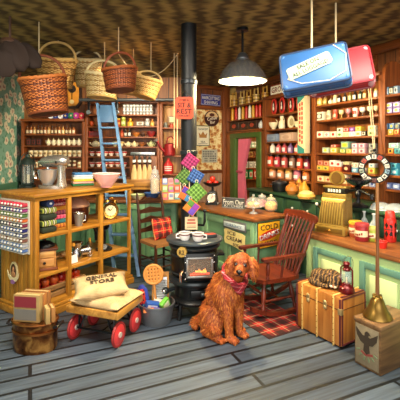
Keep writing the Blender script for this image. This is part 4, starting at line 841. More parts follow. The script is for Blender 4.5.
part('foot', MB().lathe([(0, 0), (.062, 0), (.06, .012), (0, .012)], 24), P('d88a8a', .2), bw)

# ------------------------------------------------------------------ slat-back chair
def turned(p0, p1, r, mb=None):
    p0, p1 = Vector(p0), Vector(p1); mb = mb or MB()
    ks = [(0, .8), (.12, 1.15), (.2, .7), (.3, 1.1), (.5, 1.3), (.7, 1.1), (.8, .7), (.88, 1.15), (1, .85)]
    return mb.tube([p0.lerp(p1, k) for k, _ in ks], [r*q for _, q in ks], 10)
sc_ = thing('slat_back_chair', 'dark brown slat-back chair with rush seat behind the stove', 'chair', (-.50, 4.83, 0), R(42))
hw = .19
for s in (-1, 1):
    part('leg', MB().tube([(s*hw, .19, 0), (s*hw, .19, .44), (s*hw, .21, .75), (s*hw, .25, 1.02), (s*hw, .252, 1.05)], [.016, .02, .02, .016, .008], 8), W_CHAIR, sc_)
    part('leg', MB().tube([(s*(hw+.02), -.19, 0), (s*(hw+.02), -.19, .3), (s*(hw+.02), -.19, .46)], [.014, .02, .018], 8), W_CHAIR, sc_)
    for z in (.14, .27): part('stretcher', MB().cyl((s*(hw+.02), -.19, z), (s*hw, .19, z), .01), W_CHAIR, sc_)
for z in (.18, .3): part('stretcher', MB().cyl((-hw, -.19, z), (hw, -.19, z), .01), W_CHAIRX, sc_)
part('stretcher', MB().cyl((-hw, .19, .2), (hw, .19, .2), .01), W_CHAIRX, sc_)
for i, z in enumerate((.56, .68, .8, .92)):
    y = .195+max(0, z-.44)*.1
    part('slat', MB().prism([(-hw, z-.02), (hw, z-.02), (hw, z+.025), (.1, z+.035), (0, z+.06), (-.1, z+.035), (-hw, z+.025)], y-.008, y+.008), W_CHAIRX, sc_)
part('seat', MB().slab([(-hw-.03, -.21), (hw+.03, -.21), (hw+.005, .2), (-hw-.005, .2)], .425, .46), P('8f5f30', .85, 0, .35, 70), sc_)
cz = Vector((-.50, 4.83, 0))+Matrix.Rotation(R(42), 3, 'Z') @ Vector((.07, .06, 0))
solo('plaid_cushion', 'red plaid cushion leaning on the slat-back chair seat', 'cushion', sack_mesh(.31, .28, .13, 7).xf(Matrix.Rotation(R(90), 4, 'X')), PLAID('red_plaid_cushion', 'c8201e', '1f1414', 'e8a05a', .11, ('X', 'Z')), (cz.x, cz.y, .59), 0, rot=(R(-16), 0, R(42)))

# ------------------------------------------------------------------ back counter and middle counter things
pos = lambda px, py, z: flo(px, py, z)
bb = solo('blue_bowl', 'deep blue bowl on the back counter above the slat-back chair', 'bowl', MB().lathe([(0, 0), (.05, 0), (.09, .04), (.128, .1), (.12, .1), (.08, .045), (0, .02)], 26), P('2f5a9a', .25), (*pos(152, 199.2, .861)[:2], .861))
pb = thing('patterned_bowl', 'cream flowered bowl lying at the left of the blue bowl', 'bowl', (*pos(137.5, 199.5, .861)[:2], .861))
part('bowl', MB().lathe([(0, 0), (.05, 0), (.1, .05), (.115, .075), (.108, .075), (.08, .035), (0, .015)], 24), P('e0d8b0', .3, 0, .35, 30), pb)
part('rim', MB().tube([(.113*math.cos(a), .113*math.sin(a), .075) for a in (2*PI*k/24 for k in range(24))], .006, 6, True), P('8aa05a', .3), pb)
dr_ = thing('packet_rack', 'slanted wooden rack of colourful seed packets beside the stove pipe', 'rack', (*pos(174, 202.5, .861)[:2], .861), R(6))
pw = .17; dl_ = Vector((0, 0, 0))
for r in range(3): part('step', bx(-pw-.01, pw+.01, -.06+r*.05, -.04+r*.05+.02, 0, .05+r*.1, None, .003), W_GOLD, dr_)
for s in (-1, 1): part('side', MB().prism([(-.1, 0), (.1, 0), (.1, .33), (.07, .33), (-.1, .08)], s*(pw+.015)-.008, s*(pw+.015)+.008).xf(Matrix.Translation((s*(pw+.015), 0, 0)) @ Matrix.Rotation(R(90), 4, 'Z') @ Matrix.Translation((0, -s*(pw+.015), 0))), W_GOLD, dr_)
pc = ['d86a7a', 'e0d4c0', '6a9aa8', 'd8b05a', '8ab06a', 'b86aa0', 'c8503a', 'e8dcd0', '7a8ac0', 'd89a9a', '5a8a5a', 'e0c0b0']
pn_ = ['rose', 'cream', 'blue', 'golden', 'green', 'violet', 'red', 'white', 'lavender', 'pink', 'dark green', 'peach']
for r in range(3):
    for k in range(4):
        p = (-.126+k*.084, -.055+r*.05, .051+r*.1); i = r*4+k
        w_ = Matrix.Rotation(R(6), 3, 'Z') @ Vector(p)+dr_.location
        g = thing('seed_packet', pn_[i]+' seed packet, '+ordn(k, 4)+' in the '+['front', 'middle', 'back'][r]+' row of the slanted rack', 'packet', w_, R(6))
        part('packet', MB().box((0, 0, .045), (.07, .012, .09), (R(-8), 0, 0)), P(pc[i], .6, 0, .3, 30), g); part('picture', MB().box((0, -.008, .052), (.05, .004, .045), (R(-8), 0, 0)), P(pc[(i*5+3) % 12], .6, 0, .3, 40), g)
IZ = .821
wi = lambda px, py: (*pos(px, py, .82)[:2], IZ)
ks = thing('kitchen_scale', 'black kitchen scale with round dial carrying red apples on its pan', 'scale', wi(212.5, 204.5), FI.a+R(40))
part('body', MB().rings([[(-w_, -d_, z), (w_, -d_, z), (w_, d_, z), (-w_, d_, z)] for z, w_, d_ in ((0, .09, .07), (.02, .09, .07), (.03, .075, .06), (.17, .06, .05), (.2, .03, .03))]), P('1d1f20', .3), ks)
part('dial', MB().cyl((0, -.05, .1), (0, -.075, .1), .062, .062, 24), P('d8d4c8', .3), ks); part('dial_rim', MB().tube([(.064*math.cos(a), -.072, .1+.064*math.sin(a)) for a in (2*PI*k/24 for k in range(24))], .007, 6, True), STEEL, ks)
part('needle', MB().box((.012, -.08, .118), (.006, .003, .05), (0, R(30), 0)), RED, ks)
part('stem', MB().cyl((0, 0, .19), (0, 0, .26), .014), IRON, ks)
part('pan', MB().lathe([(0, .255), (.06, .258), (.11, .285), (.14, .315), (.134, .318), (.1, .29), (0, .268)], 24), P('2a2624', .3, .5), ks)
for i, (dx, dy, dz) in enumerate(((-.045, -.04, 0), (.045, -.04, 0), (0, .045, 0), (.0, -.01, .058))):
    a = thing('red_apple', 'glossy red apple on the black kitchen scale, '+['left front', 'right front', 'rear', 'topmost'][i], 'apple', Vector(wi(212.5, 204.5))+Vector((dx, dy, .272+dz)), i, 'apples on the scale')
    link('flesh', um('apple_flesh', ap_b), P('c8301f', .25, 0, .3, 20), a); link('stem', um('apple_stem', ap_s), W_CHAIR, a)
# wire letter sign on the counter
kx, ky = FI.top(231.5, 208.5, .82)
wsn = thing('letter_sign', 'grey metal sign with raised pale lettering standing on the middle counter', 'sign', FI.w(kx, ky+.03, IZ), FI.a+R(26))
ww = .33
part('frame', MB().tube([(-ww/2, 0, .005), (ww/2, 0, .005), (ww/2, 0, .135), (-ww/2, 0, .135)], .007, 6, True), P('8a8e92', .35, .5), wsn)
part('backing', bx(-ww/2, ww/2, .006, .014, .005, .135), P('4a4d50', .5), wsn)
text(wsn, 'From Our', ww*.9, .07, (0, .003, .08), (90, 0, 0), P('d8d8d4', .4)); text(wsn, 'KITCHEN', ww*.8, .03, (0, .003, .028), (90, 0, 0), P('c8c8c4', .4))
part('foot', bx(-ww/2, ww/2, -.03, .05, 0, .006), P('8a8e92', .35, .5), wsn)
# cake stand with dome
cs_ = thing('cake_stand', 'glass cake stand with clear dome over pastries on the counter corner', 'cake stand', wi(253.5, 213.5), 0)
gg = GLASS('f4f4f0', .3)
part('foot', MB().lathe([(0, 0), (.055, 0), (.05, .01), (.015, .03), (.012, .06), (.03, .075), (0, .078)], 20), GLASS('f4f4f0', .5), cs_)
part('plate', MB().lathe([(0, .075), (.1, .078), (.112, .09), (.108, .09), (0, .084)], 28), GLASS('f4f4f0', .5), cs_)
part('dome', MB().lathe([(.097, .09), (.1, .13), (.085, .17), (.05, .195), (.012, .205), (.018, .225), (.012, .235), (0, .238)], 26), GLASS('ffffff', .2), cs_)
for i, (a, c, nmn) in enumerate(((3.6, 'e8a03a', 'amber iced pastry at the front left'), (5.4, 'f0dcb0', 'cream pastry at the front right'), (1.5, 'd8842a', 'orange pastry at the back'))):
    g = thing('pastry', nmn+' under the glass dome', 'pastry', Vector(wi(253.5, 213.5))+Vector((.048*math.cos(a), .048*math.sin(a), .086)))
    part('bun', MB().lathe([(0, 0), (.032, 0), (.04, .02), (.03, .045), (0, .05)], 14), P('c8843a', .6, 0, .2, 30), g); part('icing', MB().lathe([(.036, .028), (.032, .045), (.012, .06), (0, .064)], 14), P(c, .4), g)
jr = thing('biscuit_jar', 'round glass biscuit jar with golden biscuits at the counter end', 'jar', wi(271, 211.0), 0)
part('glass_body', MB().lathe([(.06, 0), (.08, .02), (.088, .08), (.075, .13), (.055, .145), (.05, .145)], 22), GLASS('ffffff', .2), jr)
part('biscuits', MB().lathe([(0, .008), (.055, .01), (.076, .03), (.08, .08), (.05, .12), (0, .125)], 16), P('e0a040', .7, 0, .35, 45), jr)
part('lid', MB().lathe([(.062, .143), (.06, .16), (.03, .178), (.012, .182), (.02, .2), (.012, .212), (0, .214)], 20), GLASS('fff0d8', .4), jr)
jr2 = thing('sweet_jar', 'glass jar of pink sweets behind the cake stand', 'jar', wi(262.0, 207.2), 0)
part('glass_body', MB().lathe([(.05, 0), (.065, .02), (.065, .12), (.045, .14)], 18), GLASS('ffffff', .2), jr2); part('sweets', MB().lathe([(0, .005), (.058, .015), (.058, .09), (0, .11)], 14), P('d8909a', .6, 0, .35, 50), jr2); part('lid', MB().lathe([(.05, .138), (.05, .16), (.015, .17), (.012, .185), (0, .187)], 16), GLASS('ffffff', .45), jr2)
# signs on the middle counter
def hitI(px, py, ly=0): return FI.hit(px, py, ly)
x0, z0 = hitI(222.8, 222); x1, z1 = hitI(245.5, 229.5)
cx, cz_ = (x0+x1)/2, (z0+z1)/2
pl = thing('name_plate', 'grey metal plate lettered CURRENCY on the middle counter', 'sign', FI.w(cx, .016, cz_-.045), FI.a)
part('frame', bx(-(x1-x0)/2, (x1-x0)/2, -.012, 0, -.01, .1, None, .006), P('8a8e90', .35, .6, .25), pl)
part('plate', bx(-(x1-x0)/2+.02, (x1-x0)/2-.02, -.018, -.01, .012, .075, None, .003), P('c8d4d8', .4), pl); text(pl, 'CURRENCY', (x1-x0)*.7, .034, (0, -.018, .043), (90, 0, 0), P('6a7f96', .5))
x0, z0 = hitI(223.5, 238); x1, z1 = hitI(244.5, 246); cx, cz_ = (x0+x1)/2, (z0+z1)/2
w_ = x1-x0
ics = thing('ice_cream_sign', 'ragged cream yellow sign lettered ICE CREAM SODA', 'sign', FI.w(cx, .015, cz_+.03), FI.a); ics.scale = (1, 1, 1.15)
part('board', MB().prism([(-w_/2, -.02), (-w_/2+.02, -.06), (0, -.075), (w_/2-.03, -.105), (w_/2, -.09), (w_/2-.008, 0), (w_/2, .06), (w_/2-.05, .075), (0, .082), (-w_/2+.03, .1), (-w_/2, .075), (-w_/2+.012, .03)], -.008, 0), P('ecd98f', .6), ics)
dkp = P('4a2f22', .6)
for s, yy, ww_, hh_, xx in (('ICE', .055, .38, .038, -.12), ('CREAM', .0, .72, .042, -.01), ('SODA', -.055, .42, .03, .16)): text(ics, s, w_*ww_, hh_, (xx*w_, -.008, yy), (90, 0, 0), dkp)
# cold drinks on the right face
FIr = Fr(*FI.w(0, 0)[:2], -54.4+90)
x0, z0 = FIr.hit(258.5, 220, 0); x1, z1 = FIr.hit(280, 247, 0)
cx = (x0+x1)/2; zz0, zz1 = FIr.hit(269, 247)[1], FIr.hit(269, 218.5)[1]; zc, sh, sw = (zz0+zz1)/2, min(.76, zz1)-zz0, (x1-x0)
cd = thing('cold_drinks_sign', 'yellow and black metal sign lettered COLD DRINKS HERE', 'sign', FIr.w(cx, .012, zz0), FIr.a)
part('rim', bx(-sw/2-.01, sw/2+.01, -.006, 0, -.01, sh+.01, None, .004), P('2a2418', .5), cd)
part('plate', bx(-sw/2, sw/2, -.01, -.004, 0, sh, None, .003), P('e3a21e', .4), cd)
part('red_band', MB().lathe([(0, 0), (.5, 0), (.5, .004), (0, .004)], 24).xf(Matrix.Translation((0, -.009, sh*.5)) @ Matrix.Rotation(R(-9), 4, 'Y') @ Matrix.Diagonal((sw*.98, 1, sh*.36, 1)) @ Matrix.Rotation(R(90), 4, 'X')), P('b8321e', .4), cd)
text(cd, 'COLD', sw*.8, sh*.22, (0, -.01, sh*.82), (90, 0, 0), BLACK); text(cd, 'DRINKS', sw*.9, sh*.2, (0, -.014, sh*.5), (90, -9, 0), P('d8d4dc', .4)); text(cd, 'HERE', sw*.72, sh*.18, (0, -.01, sh*.16), (90, 0, 0), BLACK)
# ------------------------------------------------------------------ wagon with sacks
WG = Fr(-.815, 3.29, 71)    # x runs along the wagon
wg = thing('pull_wagon', 'wooden pull wagon with four red wheels carrying burlap sacks', 'wagon', WG.w(0, 0, 0), WG.a)
m_wg = WOOD('8a5a1e', 'c99445', 'x')
part('bed', bx(-.2, .2, -.235, .235, .25, .27), m_wg, wg)
for s in (-1, 1):
    part('side_board', bx(-.212, .212, s*.235-.012, s*.235+.012, .247, .303, None, .004), m_wg, wg); part('end_board', bx(s*.2-.012, s*.2+.012, -.235, .235, .247, .303, None, .004), m_wg, wg)
for s in (-1, 1):
    part('axle', MB().cyl((s*.14, -.2, .1), (s*.14, .2, .1), .009), IRON, wg)
    mb = MB()
    for q in (-1, 1): mb.tube([(s*.14, q*.16, .1), (s*.11, q*.15, .16), (s*.08, q*.13, .25)], .009, 6); mb.tube([(s*.14, q*.16, .1), (s*.17, q*.15, .16), (s*.18, q*.13, .25)], .009, 6)
    part('spring_bracket', mb, IRON, wg)
    for q in (-1, 1):
        wl = part('wheel', MB().lathe([(0, -.012), (.075, -.012), (.085, -.004), (.085, .004), (.075, .012), (0, .012)], 28).xf(Matrix.Translation((s*.14, q*.21, .1)) @ Matrix.Rotation(R(90), 4, 'X')), P('cf3a3c', .3), wg)
        part('tyre', MB().tube([(s*.14+.089*math.cos(a), q*.21, .1+.089*math.sin(a)) for a in (2*PI*k/28 for k in range(28))], .012, 8, True), P('8f2222', .5), wl)
        part('hub', MB().cyl((s*.14, q*.21-.022, .1), (s*.14, q*.21+.022, .1), .022, seg=12), P('d8d0c4', .3, .4), wl)
part('brace', MB().tube([(-.14, -.05, .1), (.14, -.05, .1)], .008, 6), IRON, wg)
def burlap():
    t = NT('burlap'); v = t.coord((1, 1, 1))
    w1 = t.n('ShaderNodeTexWave', Scale=60.0, bands_direction='X'); w2 = t.n('ShaderNodeTexWave', Scale=60.0, bands_direction='Y'); n_ = t.n('ShaderNodeTexNoise', Scale=14.0, Detail=4.0)
    for x in (w1, w2, n_): t.l(v, x.inputs['Vector'])
    h = t.math('ADD', w1.outputs['Fac'], w2.outputs['Fac']); t.bump(h, .3, .003)
    f = t.math('ADD', t.math('MULTIPLY', h, .25), t.math('MULTIPLY', n_.outputs['Fac'], .6))
    return t.fin(t.ramp(f, [(.25, srgb('9a7a4a')), (.8, srgb('dcc090'))]), .9)
m_bur = burlap()
def sacks():
    s1 = thing('burlap_sack', 'burlap sack lying on the wagon under the lettered sack', 'sack', WG.w(.01, -.01, .322), WG.a-R(4)); part('cloth', sack_mesh(.42, .5, .105, 3), m_bur, s1, smooth=80)
    s2 = thing('burlap_sack', 'upper burlap sack printed GENERAL STORE on the wagon', 'sack', WG.w(.0, .05, .418), 0, rot=(R(9), R(-3), R(18))); part('cloth', sack_mesh(.46, .35, .115, 5), m_bur, s2, smooth=80)
    for s, y in (('GENERAL', .045), ('STORE', -.035)):
        text(s2, s, .26 if len(s) > 5 else .2, .058, (.01, y, .0585), (0, 0, 0), P('4a3a28', .9), ext=.007)
sacks()

# ------------------------------------------------------------------ copper boiler and books
cb = thing('copper_boiler', 'dented oval copper boiler with black handles under the old books', 'boiler', (-1.335, 3.08, 0), R(-8))
m_cb = MOTTLE('hammered_copper', '3f2412', '7d4a22', 'c8924c', 11, .3, .75)
part('body', MB().lathe([(0, 0), (.17, 0), (.178, .02), (.182, .22), (.186, .225), (.186, .235), (0, .235)], 36, sy=.72), m_cb, cb)
part('band', MB().lathe([(.18, .15), (.187, .152), (.187, .168), (.18, .17)], 36, sy=.74), COPPER, cb)
part('rim', MB().tube([(.186*math.cos(a), .134*math.sin(a), .232) for a in (2*PI*k/36 for k in range(36))], .008, 6, True), COPPER, cb)
for s in (-1, 1): part('handle', MB().tube([(s*.18, -.04, .19), (s*.215, -.045, .205), (s*.225, 0, .21), (s*.215, .045, .205), (s*.18, .04, .19)], .011, 8), P('1c1614', .4), cb)
def book(name_label, loc, rz, w, d, h, cover, face=None, group=None, tilt=0):
    b = thing('old_book', name_label, 'book', loc, rz, group)
    th_ = .006
    part('pages', bx(-w/2+.004, w/2-.004, -d/2+th_, d/2-th_, .004, h-.005), P('b89c68', .8, 0, .35, 40), b)
    part('cover', bx(-w/2, w/2, -d/2, -d/2+th_, 0, h, None, .002), cover, b); part('cover', bx(-w/2, w/2, d/2-th_, d/2, 0, h, None, .002), cover, b); part('spine', bx(w/2-.004, w/2+.003, -d/2, d/2, 0, h, None, .002), cover, b)
    return b
m_bk = P('a08450', .7, 0, .35, 18)
BFr = Fr(-1.34, 3.02, -8); bz = .2405
f1 = book('front old book with dark red upper panel and grey lower panel', BFr.w(-.03, .0, bz), BFr.a, .22, .045, .215, m_bk)
part('red_panel', bx(-.1, .085, -.026, -.022, .115, .2), P('7a1f2a', .6), f1); part('grey_panel', bx(-.1, .085, -.026, -.022, .015, .1), P('6a6660', .6), f1)
book('middle tall old book with tan cover behind the red panelled book', BFr.w(-.022, .05, bz), BFr.a, .22, .045, .205, WOOD('6a3a1c', 'a8703a', 'z'))
book('rear tall old book with brown cover standing on the copper boiler', BFr.w(-.014, .1, bz), BFr.a, .22, .042, .21, P('8a5a2a', .7, 0, .25, 18))
book('small cream old book leaning at the right of the tall books', BFr.w(.125, .01, bz), BFr.a-R(50), .11, .032, .12, m_bk)
book('small brown old book at the right end of the boiler top', BFr.w(.148, .048, bz), BFr.a-R(50), .11, .03, .115, P('9a6a34', .7, 0, .25, 18))

# ------------------------------------------------------------------ tub with packets, washboard
TB = Vector((-.405, 3.55, 0)); m_gal = P('8a8f94', .35, .7, .35, 10)
tb = thing('metal_tub', 'grey galvanised tub full of packets between wagon and stove', 'tub', TB)
part('body', MB().lathe([(0, 0), (.13, 0), (.135, .01), (.165, .17), (.172, .175), (.172, .185), (.16, .185), (.128, .02), (0, .02)], 32), m_gal, tb)
for s in (-1, 1): part('handle', MB().tube([(s*.165, -.04, .15), (s*.2, -.035, .165), (s*.2, .035, .165), (s*.165, .04, .15)], .007, 8), IRON, tb)
for i, (dx, dy, dz, rot, sz, c, c2, lab) in enumerate(((-.04, -.06, .165, (20, 15, 25), (.13, .05, .09), '2f5aa8', 'd8e0e8', 'blue and white soap packet lying in the tub'), (.08, -.03, .17, (10, -30, 50), (.1, .04, .1), '6ab83a', 'e8f0c8', 'bright green packet in the tub beside the stove'), (-.06, -.1, .14, (60, 0, 10), (.1, .04, .07), 'd8782a', 'f0d890', 'orange packet at the tub front'), (.015, -.1, .14, (55, 0, -20), (.1, .045, .07), '6a5aa0', 'd8c8e0', 'violet packet at the tub front'), (.07, -.085, .13, (50, 0, 20), (.09, .04, .06), 'b8322a', 'e8b0a0', 'red packet near the tub rim'), (.02, .02, .15, (10, 20, 0), (.12, .05, .09), 'e0d8c8', 'c84a3a', 'white packet at the tub middle'), (-.095, -.02, .14, (15, -10, 70), (.09, .04, .08), '3a8a9a', 'e0e8c8', 'teal packet at the tub left'))):
    g = thing('soap_packet', lab, 'packet', TB+Vector((dx, dy, dz)), rot=tuple(R(a) for a in rot))
    part('carton', MB().box((0, 0, 0), sz, bev=.004), P(c, .45, 0, .2, 20), g); part('label_panel', MB().box((0, -sz[1]/2, 0), (sz[0]*.7, .004, sz[2]*.6)), P(c2, .5, 0, .25, 40), g)
wbd = thing('washboard', 'metal washboard with wooden frame standing in the tub', 'washboard', TB+Vector((.03, .055, .03)), rot=(R(-10), 0, R(6)))
mb = MB()
for i in range(14): mb.cyl((-.065, 0, .06+i*.02), (.065, 0, .06+i*.02), .011, seg=8)
bx(-.065, .065, -.004, .008, 0, .36, mb); part('ribbed_plate', mb, P('b8bcc0', .3, .7), wbd)
for s in (-1, 1): part('frame_post', bx(s*.072-.01, s*.072+.01, -.012, .012, 0, .4, None, .003), W_GOLD, wbd)
part('top_board', bx(-.066, .066, -.01, .01, .35, .4, None, .003), W_GOLD, wbd)
bt = thing('carpet_beater', 'round woven cane carpet beater standing in the tub', 'carpet beater', TB+Vector((.0, .0, .1)), rot=(R(-6), R(-6), 0))
m_cane = P('c8843c', .6, 0, .25, 30)
part('handle', MB().tube([(0, 0, 0), (0, 0, .26)], .011, 8), m_cane, bt)
mb = MB(); mb.tube([(.085*math.cos(a), 0, .33+.085*math.sin(a)) for a in (2*PI*k/24 for k in range(24))], .014, 8, True)
for k in range(-2, 3):
    w_ = (.085**2-(k*.03)**2)**.5; mb.tube([(k*.03, 0, .33-w_), (k*.03, 0, .33+w_)], .0115, 6); mb.tube([(-w_, .004, .33+k*.03), (w_, .004, .33+k*.03)], .0115, 6)
part('woven_head', mb, m_cane, bt)
mt_ = thing('oven_mitt', 'blue oven mitt with red dotted front stuck in the tub', 'oven mitt', TB+Vector((-.105, -.02, .13)), rot=(0, R(-10), R(-8)))
t = NT('red_dots'); vo = t.n('ShaderNodeTexVoronoi', Scale=45.0); t.l(t.coord(), vo.inputs['Vector']); m_dot = t.fin(t.mix(t.math('LESS_THAN', vo.outputs['Distance'], .35), srgb('c8281f'), srgb('1f1414')), .8)
part('back', MB().rings([[(w_*math.cos(a), .022*math.sin(a), z) for a in (2*PI*k/16 for k in range(16))] for z, w_ in ((0, .03), (.03, .05), (.12, .056), (.18, .05), (.215, .02))]), P('2f3f9a', .85), mt_)
part('dotted_front', bx(-.036, .03, -.028, -.018, .05, .185, None, .006), m_dot, mt_)

# ------------------------------------------------------------------ stove
SV = Vector((-.055, 3.74, 0))
st = thing('pot_belly_stove', 'black cast iron stove with glowing door window and tall stove pipe', 'stove', SV, R(6))
m_st = P('17191b', .28, .45, .5, 12); m_st2 = P('2b3236', .3, .5, .35, 8)
for a in (45, 135, 225, 315):
    c, s = math.cos(R(a)), math.sin(R(a)); part('leg', MB().tube([(.15*c, .15*s, .19), (.2*c, .2*s, .14), (.205*c, .205*s, .06), (.225*c, .225*s, .0)], [.03, .024, .016, .02], 8), m_st, st)
part('ash_base', MB().lathe([(0, .13), (.2, .13), (.235, .15), (.24, .17), (.22, .19), (.2, .2), (.2, .31), (.225, .33), (0, .33)], 40), m_st, st)
part('lower_flange', MB().lathe([(.2, .32), (.245, .33), (.255, .35), (.25, .37), (.22, .39), (0, .39)], 40), m_st2, st)
part('body', MB().lathe([(0, .385), (.215, .385), (.23, .43), (.235, .53), (.228, .63), (.215, .66), (0, .66)], 40), m_st, st)
for z in (.43, .60): part('hoop', MB().lathe([(.233, z-.012), (.244, z), (.233, z+.012)], 40), m_st2, st)
part('upper_flange', MB().lathe([(.21, .65), (.25, .665), (.255, .68), (.235, .7), (.225, .71), (0, .71)], 40), m_st2, st)
part('cook_plate', MB().lathe([(0, .71), (.26, .71), (.278, .722), (.278, .74), (.262, .75), (0, .752)], 44), P('4a5258', .3, .5, .3, 8), st)
dr = part('door', MB().box((.025, -.235, .525), (.29, .06, .255), bev=.012), m_st, st)
mb = MB()
for a, b, z0, z1 in ((-.1, -.08, .43, .62), (.13, .15, .43, .62), (-.1, .15, .43, .45), (-.1, .15, .6, .62)): bx(a, b, -.283, -.262, z0, z1, mb, .004)
part('window_frame', mb, P('8a8a88', .25, .7), dr)
part('fire_back', bx(-.08, .13, -.2665, -.264, .45, .6), P('120704', .9), dr)
fl = MB(); rr = random.Random(4)
for i in range(7):
    x = -.01+i*.014; h = .035+.06*rr.random()*(1-abs(i-3)/5); fl.lathe([(0, 0), (.014, .01), (.012, h*.5), (0, h)], 8, (x, -.272, .462), sy=.35)
part('flames', fl, EMIT('ff9a3a', 1.1, 'b8300a', 40), dr)
part('glowing_logs', MB().cyl((-.065, -.272, .462), (.115, -.272, .468), .011).cyl((-.04, -.275, .478), (.1, -.272, .47), .008), EMIT('b8300a', .8, '1a0804', 60), dr)
part('window_glass', bx(-.08, .13, -.2835, -.2815, .45, .6), GLASS('ffe8d0', .06), dr)
mb = MB()
for x in (-.108, .158):
    for z in (.42, .48, .57, .63): mb.ell((x, -.266, z), .009, seg=8, rg=6)
part('bolts', mb, STEEL, dr); dr.children[-1].name = 'bolt_row'
part('door_latch', MB().tube([(-.125, -.25, .5), (-.15, -.275, .48), (-.15, -.28, .4)], .011, 8), CHROME, dr)
part('hinge', MB().cyl((.18, -.215, .44), (.18, -.215, .61), .013), m_st2, st)
bd_ = part('brass_badge', MB().cyl((-.125, -.205, .665), (-.14, -.255, .665), .045, seg=22), P('c8a050', .35, .5), st)
text(bd_, 'R2', .05, .04, (-.141, -.259, .665), (90, 0, -16), P('3a2a14', .5))
ad = part('ash_drawer', MB().box((.03, -.2, .255), (.17, .04, .075), bev=.01), m_st, st); part('drawer_knob', MB().ell((.06, -.232, .255), (.026, .014, .022)), P('3a3e42', .25, .6), ad)
part('draft_crank', MB().cyl((-.2, -.1, .28), (-.27, -.14, .28), .016).ell((-.285, -.148, .28), .035), m_st2, st); part('draft_knob', MB().ell((-.298, -.178, .285), .018), CHROME, st)
part('side_shelf', bx(.2, .285, -.1, .06, .58, .6, None, .004), m_st, st)
part('stove_pipe', MB().lathe([(.078, .745), (.078, CEIL)], 30, (-.05, .06, 0)), P('121519', .45, .2, .35, 6), st)
for z in (.752, 1.55, 2.25): part('pipe_collar', MB().lathe([(.078, z), (.088, z+.008), (.088, z+.04), (.078, z+.048)], 30, (-.05, .06, 0)), P('2a3036', .3, .5), st)
part('damper_handle', MB().tube([(.02, .02, .86), (.09, -.01, .86), (.1, -.01, .9), (.1, -.01, .985)], [.012, .012, .014, .01], 8).ell((.1, -.01, 1.0), .018), m_st, st)
def on_stove(dx, dy): v = Matrix.Rotation(R(6), 3, 'Z') @ Vector((dx, dy, 0)); return SV+v+Vector((0, 0, .753))
for i, (dx, dy, lab, rz) in enumerate(((-.105, -.15, 'white coffee mug on the stove, the one further left', 190), (.015, -.2, 'white coffee mug nearest the front of the stove top', -10))):
    g = thing('coffee_mug', lab, 'mug', on_stove(dx, dy), R(rz))
    part('mug_body', MB().lathe([(0, 0), (.035, 0), (.048, .02), (.056, .075), (.052, .075), (.044, .02), (0, .012)], 24), P('e8e4e0', .2), g); part('handle', MB().tube([(.05, 0, .06), (.08, 0, .055), (.08, 0, .025), (.045, 0, .02)], .007, 8), P('e8e4e0', .2), g)
    part('coffee', MB().lathe([(0, .06), (.052, .06), (.052, .063), (0, .063)], 20), P('4a2a16', .3), g); part('stripe', MB().lathe([(.0535, .05), (.0545, .05), (.0555, .06), (.0545, .06)], 24), P('6a3020', .4), g)
tn = thing('flat_tin', 'dark flat tin with red line lying on the stove top', 'tin', on_stove(.15, -.06), R(20)); part('body', bx(-.06, .06, -.035, .035, 0, .03, None, .006), P('3a3c40', .35, .4), tn); part('red_line', bx(-.05, .05, -.028, .028, .029, .0325), P('a83a30', .4), tn)
# hung squares of quilt on the pipe
HB = SV+Matrix.Rotation(R(6), 3, 'Z') @ Vector((-.05, .06, 0))
YP = HB.y-.105
sqs = [(190, 162, 8.6, 'b02a66', 'd870a0', 'pink checked pot holder', 0, .022), (184.6, 177, 8.2, '4f7a2c', 'a8b868', 'green checked pot holder', 8, .012), (195.5, 177, 8, '2f5aa0', '88aed8', 'blue checked pot holder', -6, .032), (186.8, 194.5, 8.2, 'd8682a', '6a3a9a', 'orange and purple patchwork pot holder', -8, .042), (196.3, 192.5, 9.4, '6a9e38', 'b8d078', 'lime green checked pot holder', 10, .052), (191.5, 207.5, 8, 'd87a2a', '6a4ab0', 'lowest patchwork pot holder with orange, green and violet', 2, .062)]
for i, (px, py, hw_, c, c2, lab, ro, dy) in enumerate(sqs):
    c3 = at(px, py, YP-dy+.03); q = hw_*c3.y/F*1.0
    g = thing('pot_holder', lab+' hanging on the stove pipe', 'pot holder', c3, rot=(0, R(45+ro-8), 0))
    if i in (3, 5):
        k_ = [('d8682a', '5a3a9a'), ('3a7aa0', 'b03a5a')] if i == 3 else [('d8782a', '5a8a3a'), ('6a4ab0', '8a3a9a')]
        for a_ in (0, 1):
            for b_ in (0, 1): part('patch', bx(-q*.76+a_*q*.76, a_*q*.76, -.006, .006, -q*.76+b_*q*.76, b_*q*.76, None, .002), P(k_[a_][b_], .9, 0, .2, 30), g)
    else: part('cloth', bx(-q*.76, q*.76, -.006, .006, -q*.76, q*.76, None, .004), PLAID('check_'+c, c, ''.join('%02x' % int(int(c[j:j+2], 16)*.55) for j in (0, 2, 4)), c2, q*.36, ('X', 'Z'), .2, .35), g)
    part('binding', MB().tube([(-q*.77, 0, -q*.77), (q*.77, 0, -q*.77), (q*.77, 0, q*.77), (-q*.77, 0, q*.77)], .007, 6, True), P(c, .9), g)
    part('loop', MB().tube([(-q*.84+.014*math.cos(a), 0, q*.84+.014*math.sin(a)) for a in (2*PI*k/10 for k in range(10))], .003, 5, True), CREAM, g)
a_, b_ = at(189.3, 153, YP), at(189.8, 217, YP)
hk = thing('string_loop', 'thin string hanging down the stove pipe behind the pot holders', 'string', a_+Vector((0, .022, 0)))
part('cord', MB().tube([(0, 0, .02), (0, 0, b_.z-a_.z)], .004, 6), ROPE, hk); part('ring', MB().tube([(HB.x-a_.x+.082*math.cos(a), HB.y-a_.y-.022+.082*math.sin(a), .02) for a in (2*PI*k/24 for k in range(24))], .004, 6, True), P('2a2c30', .5), hk)
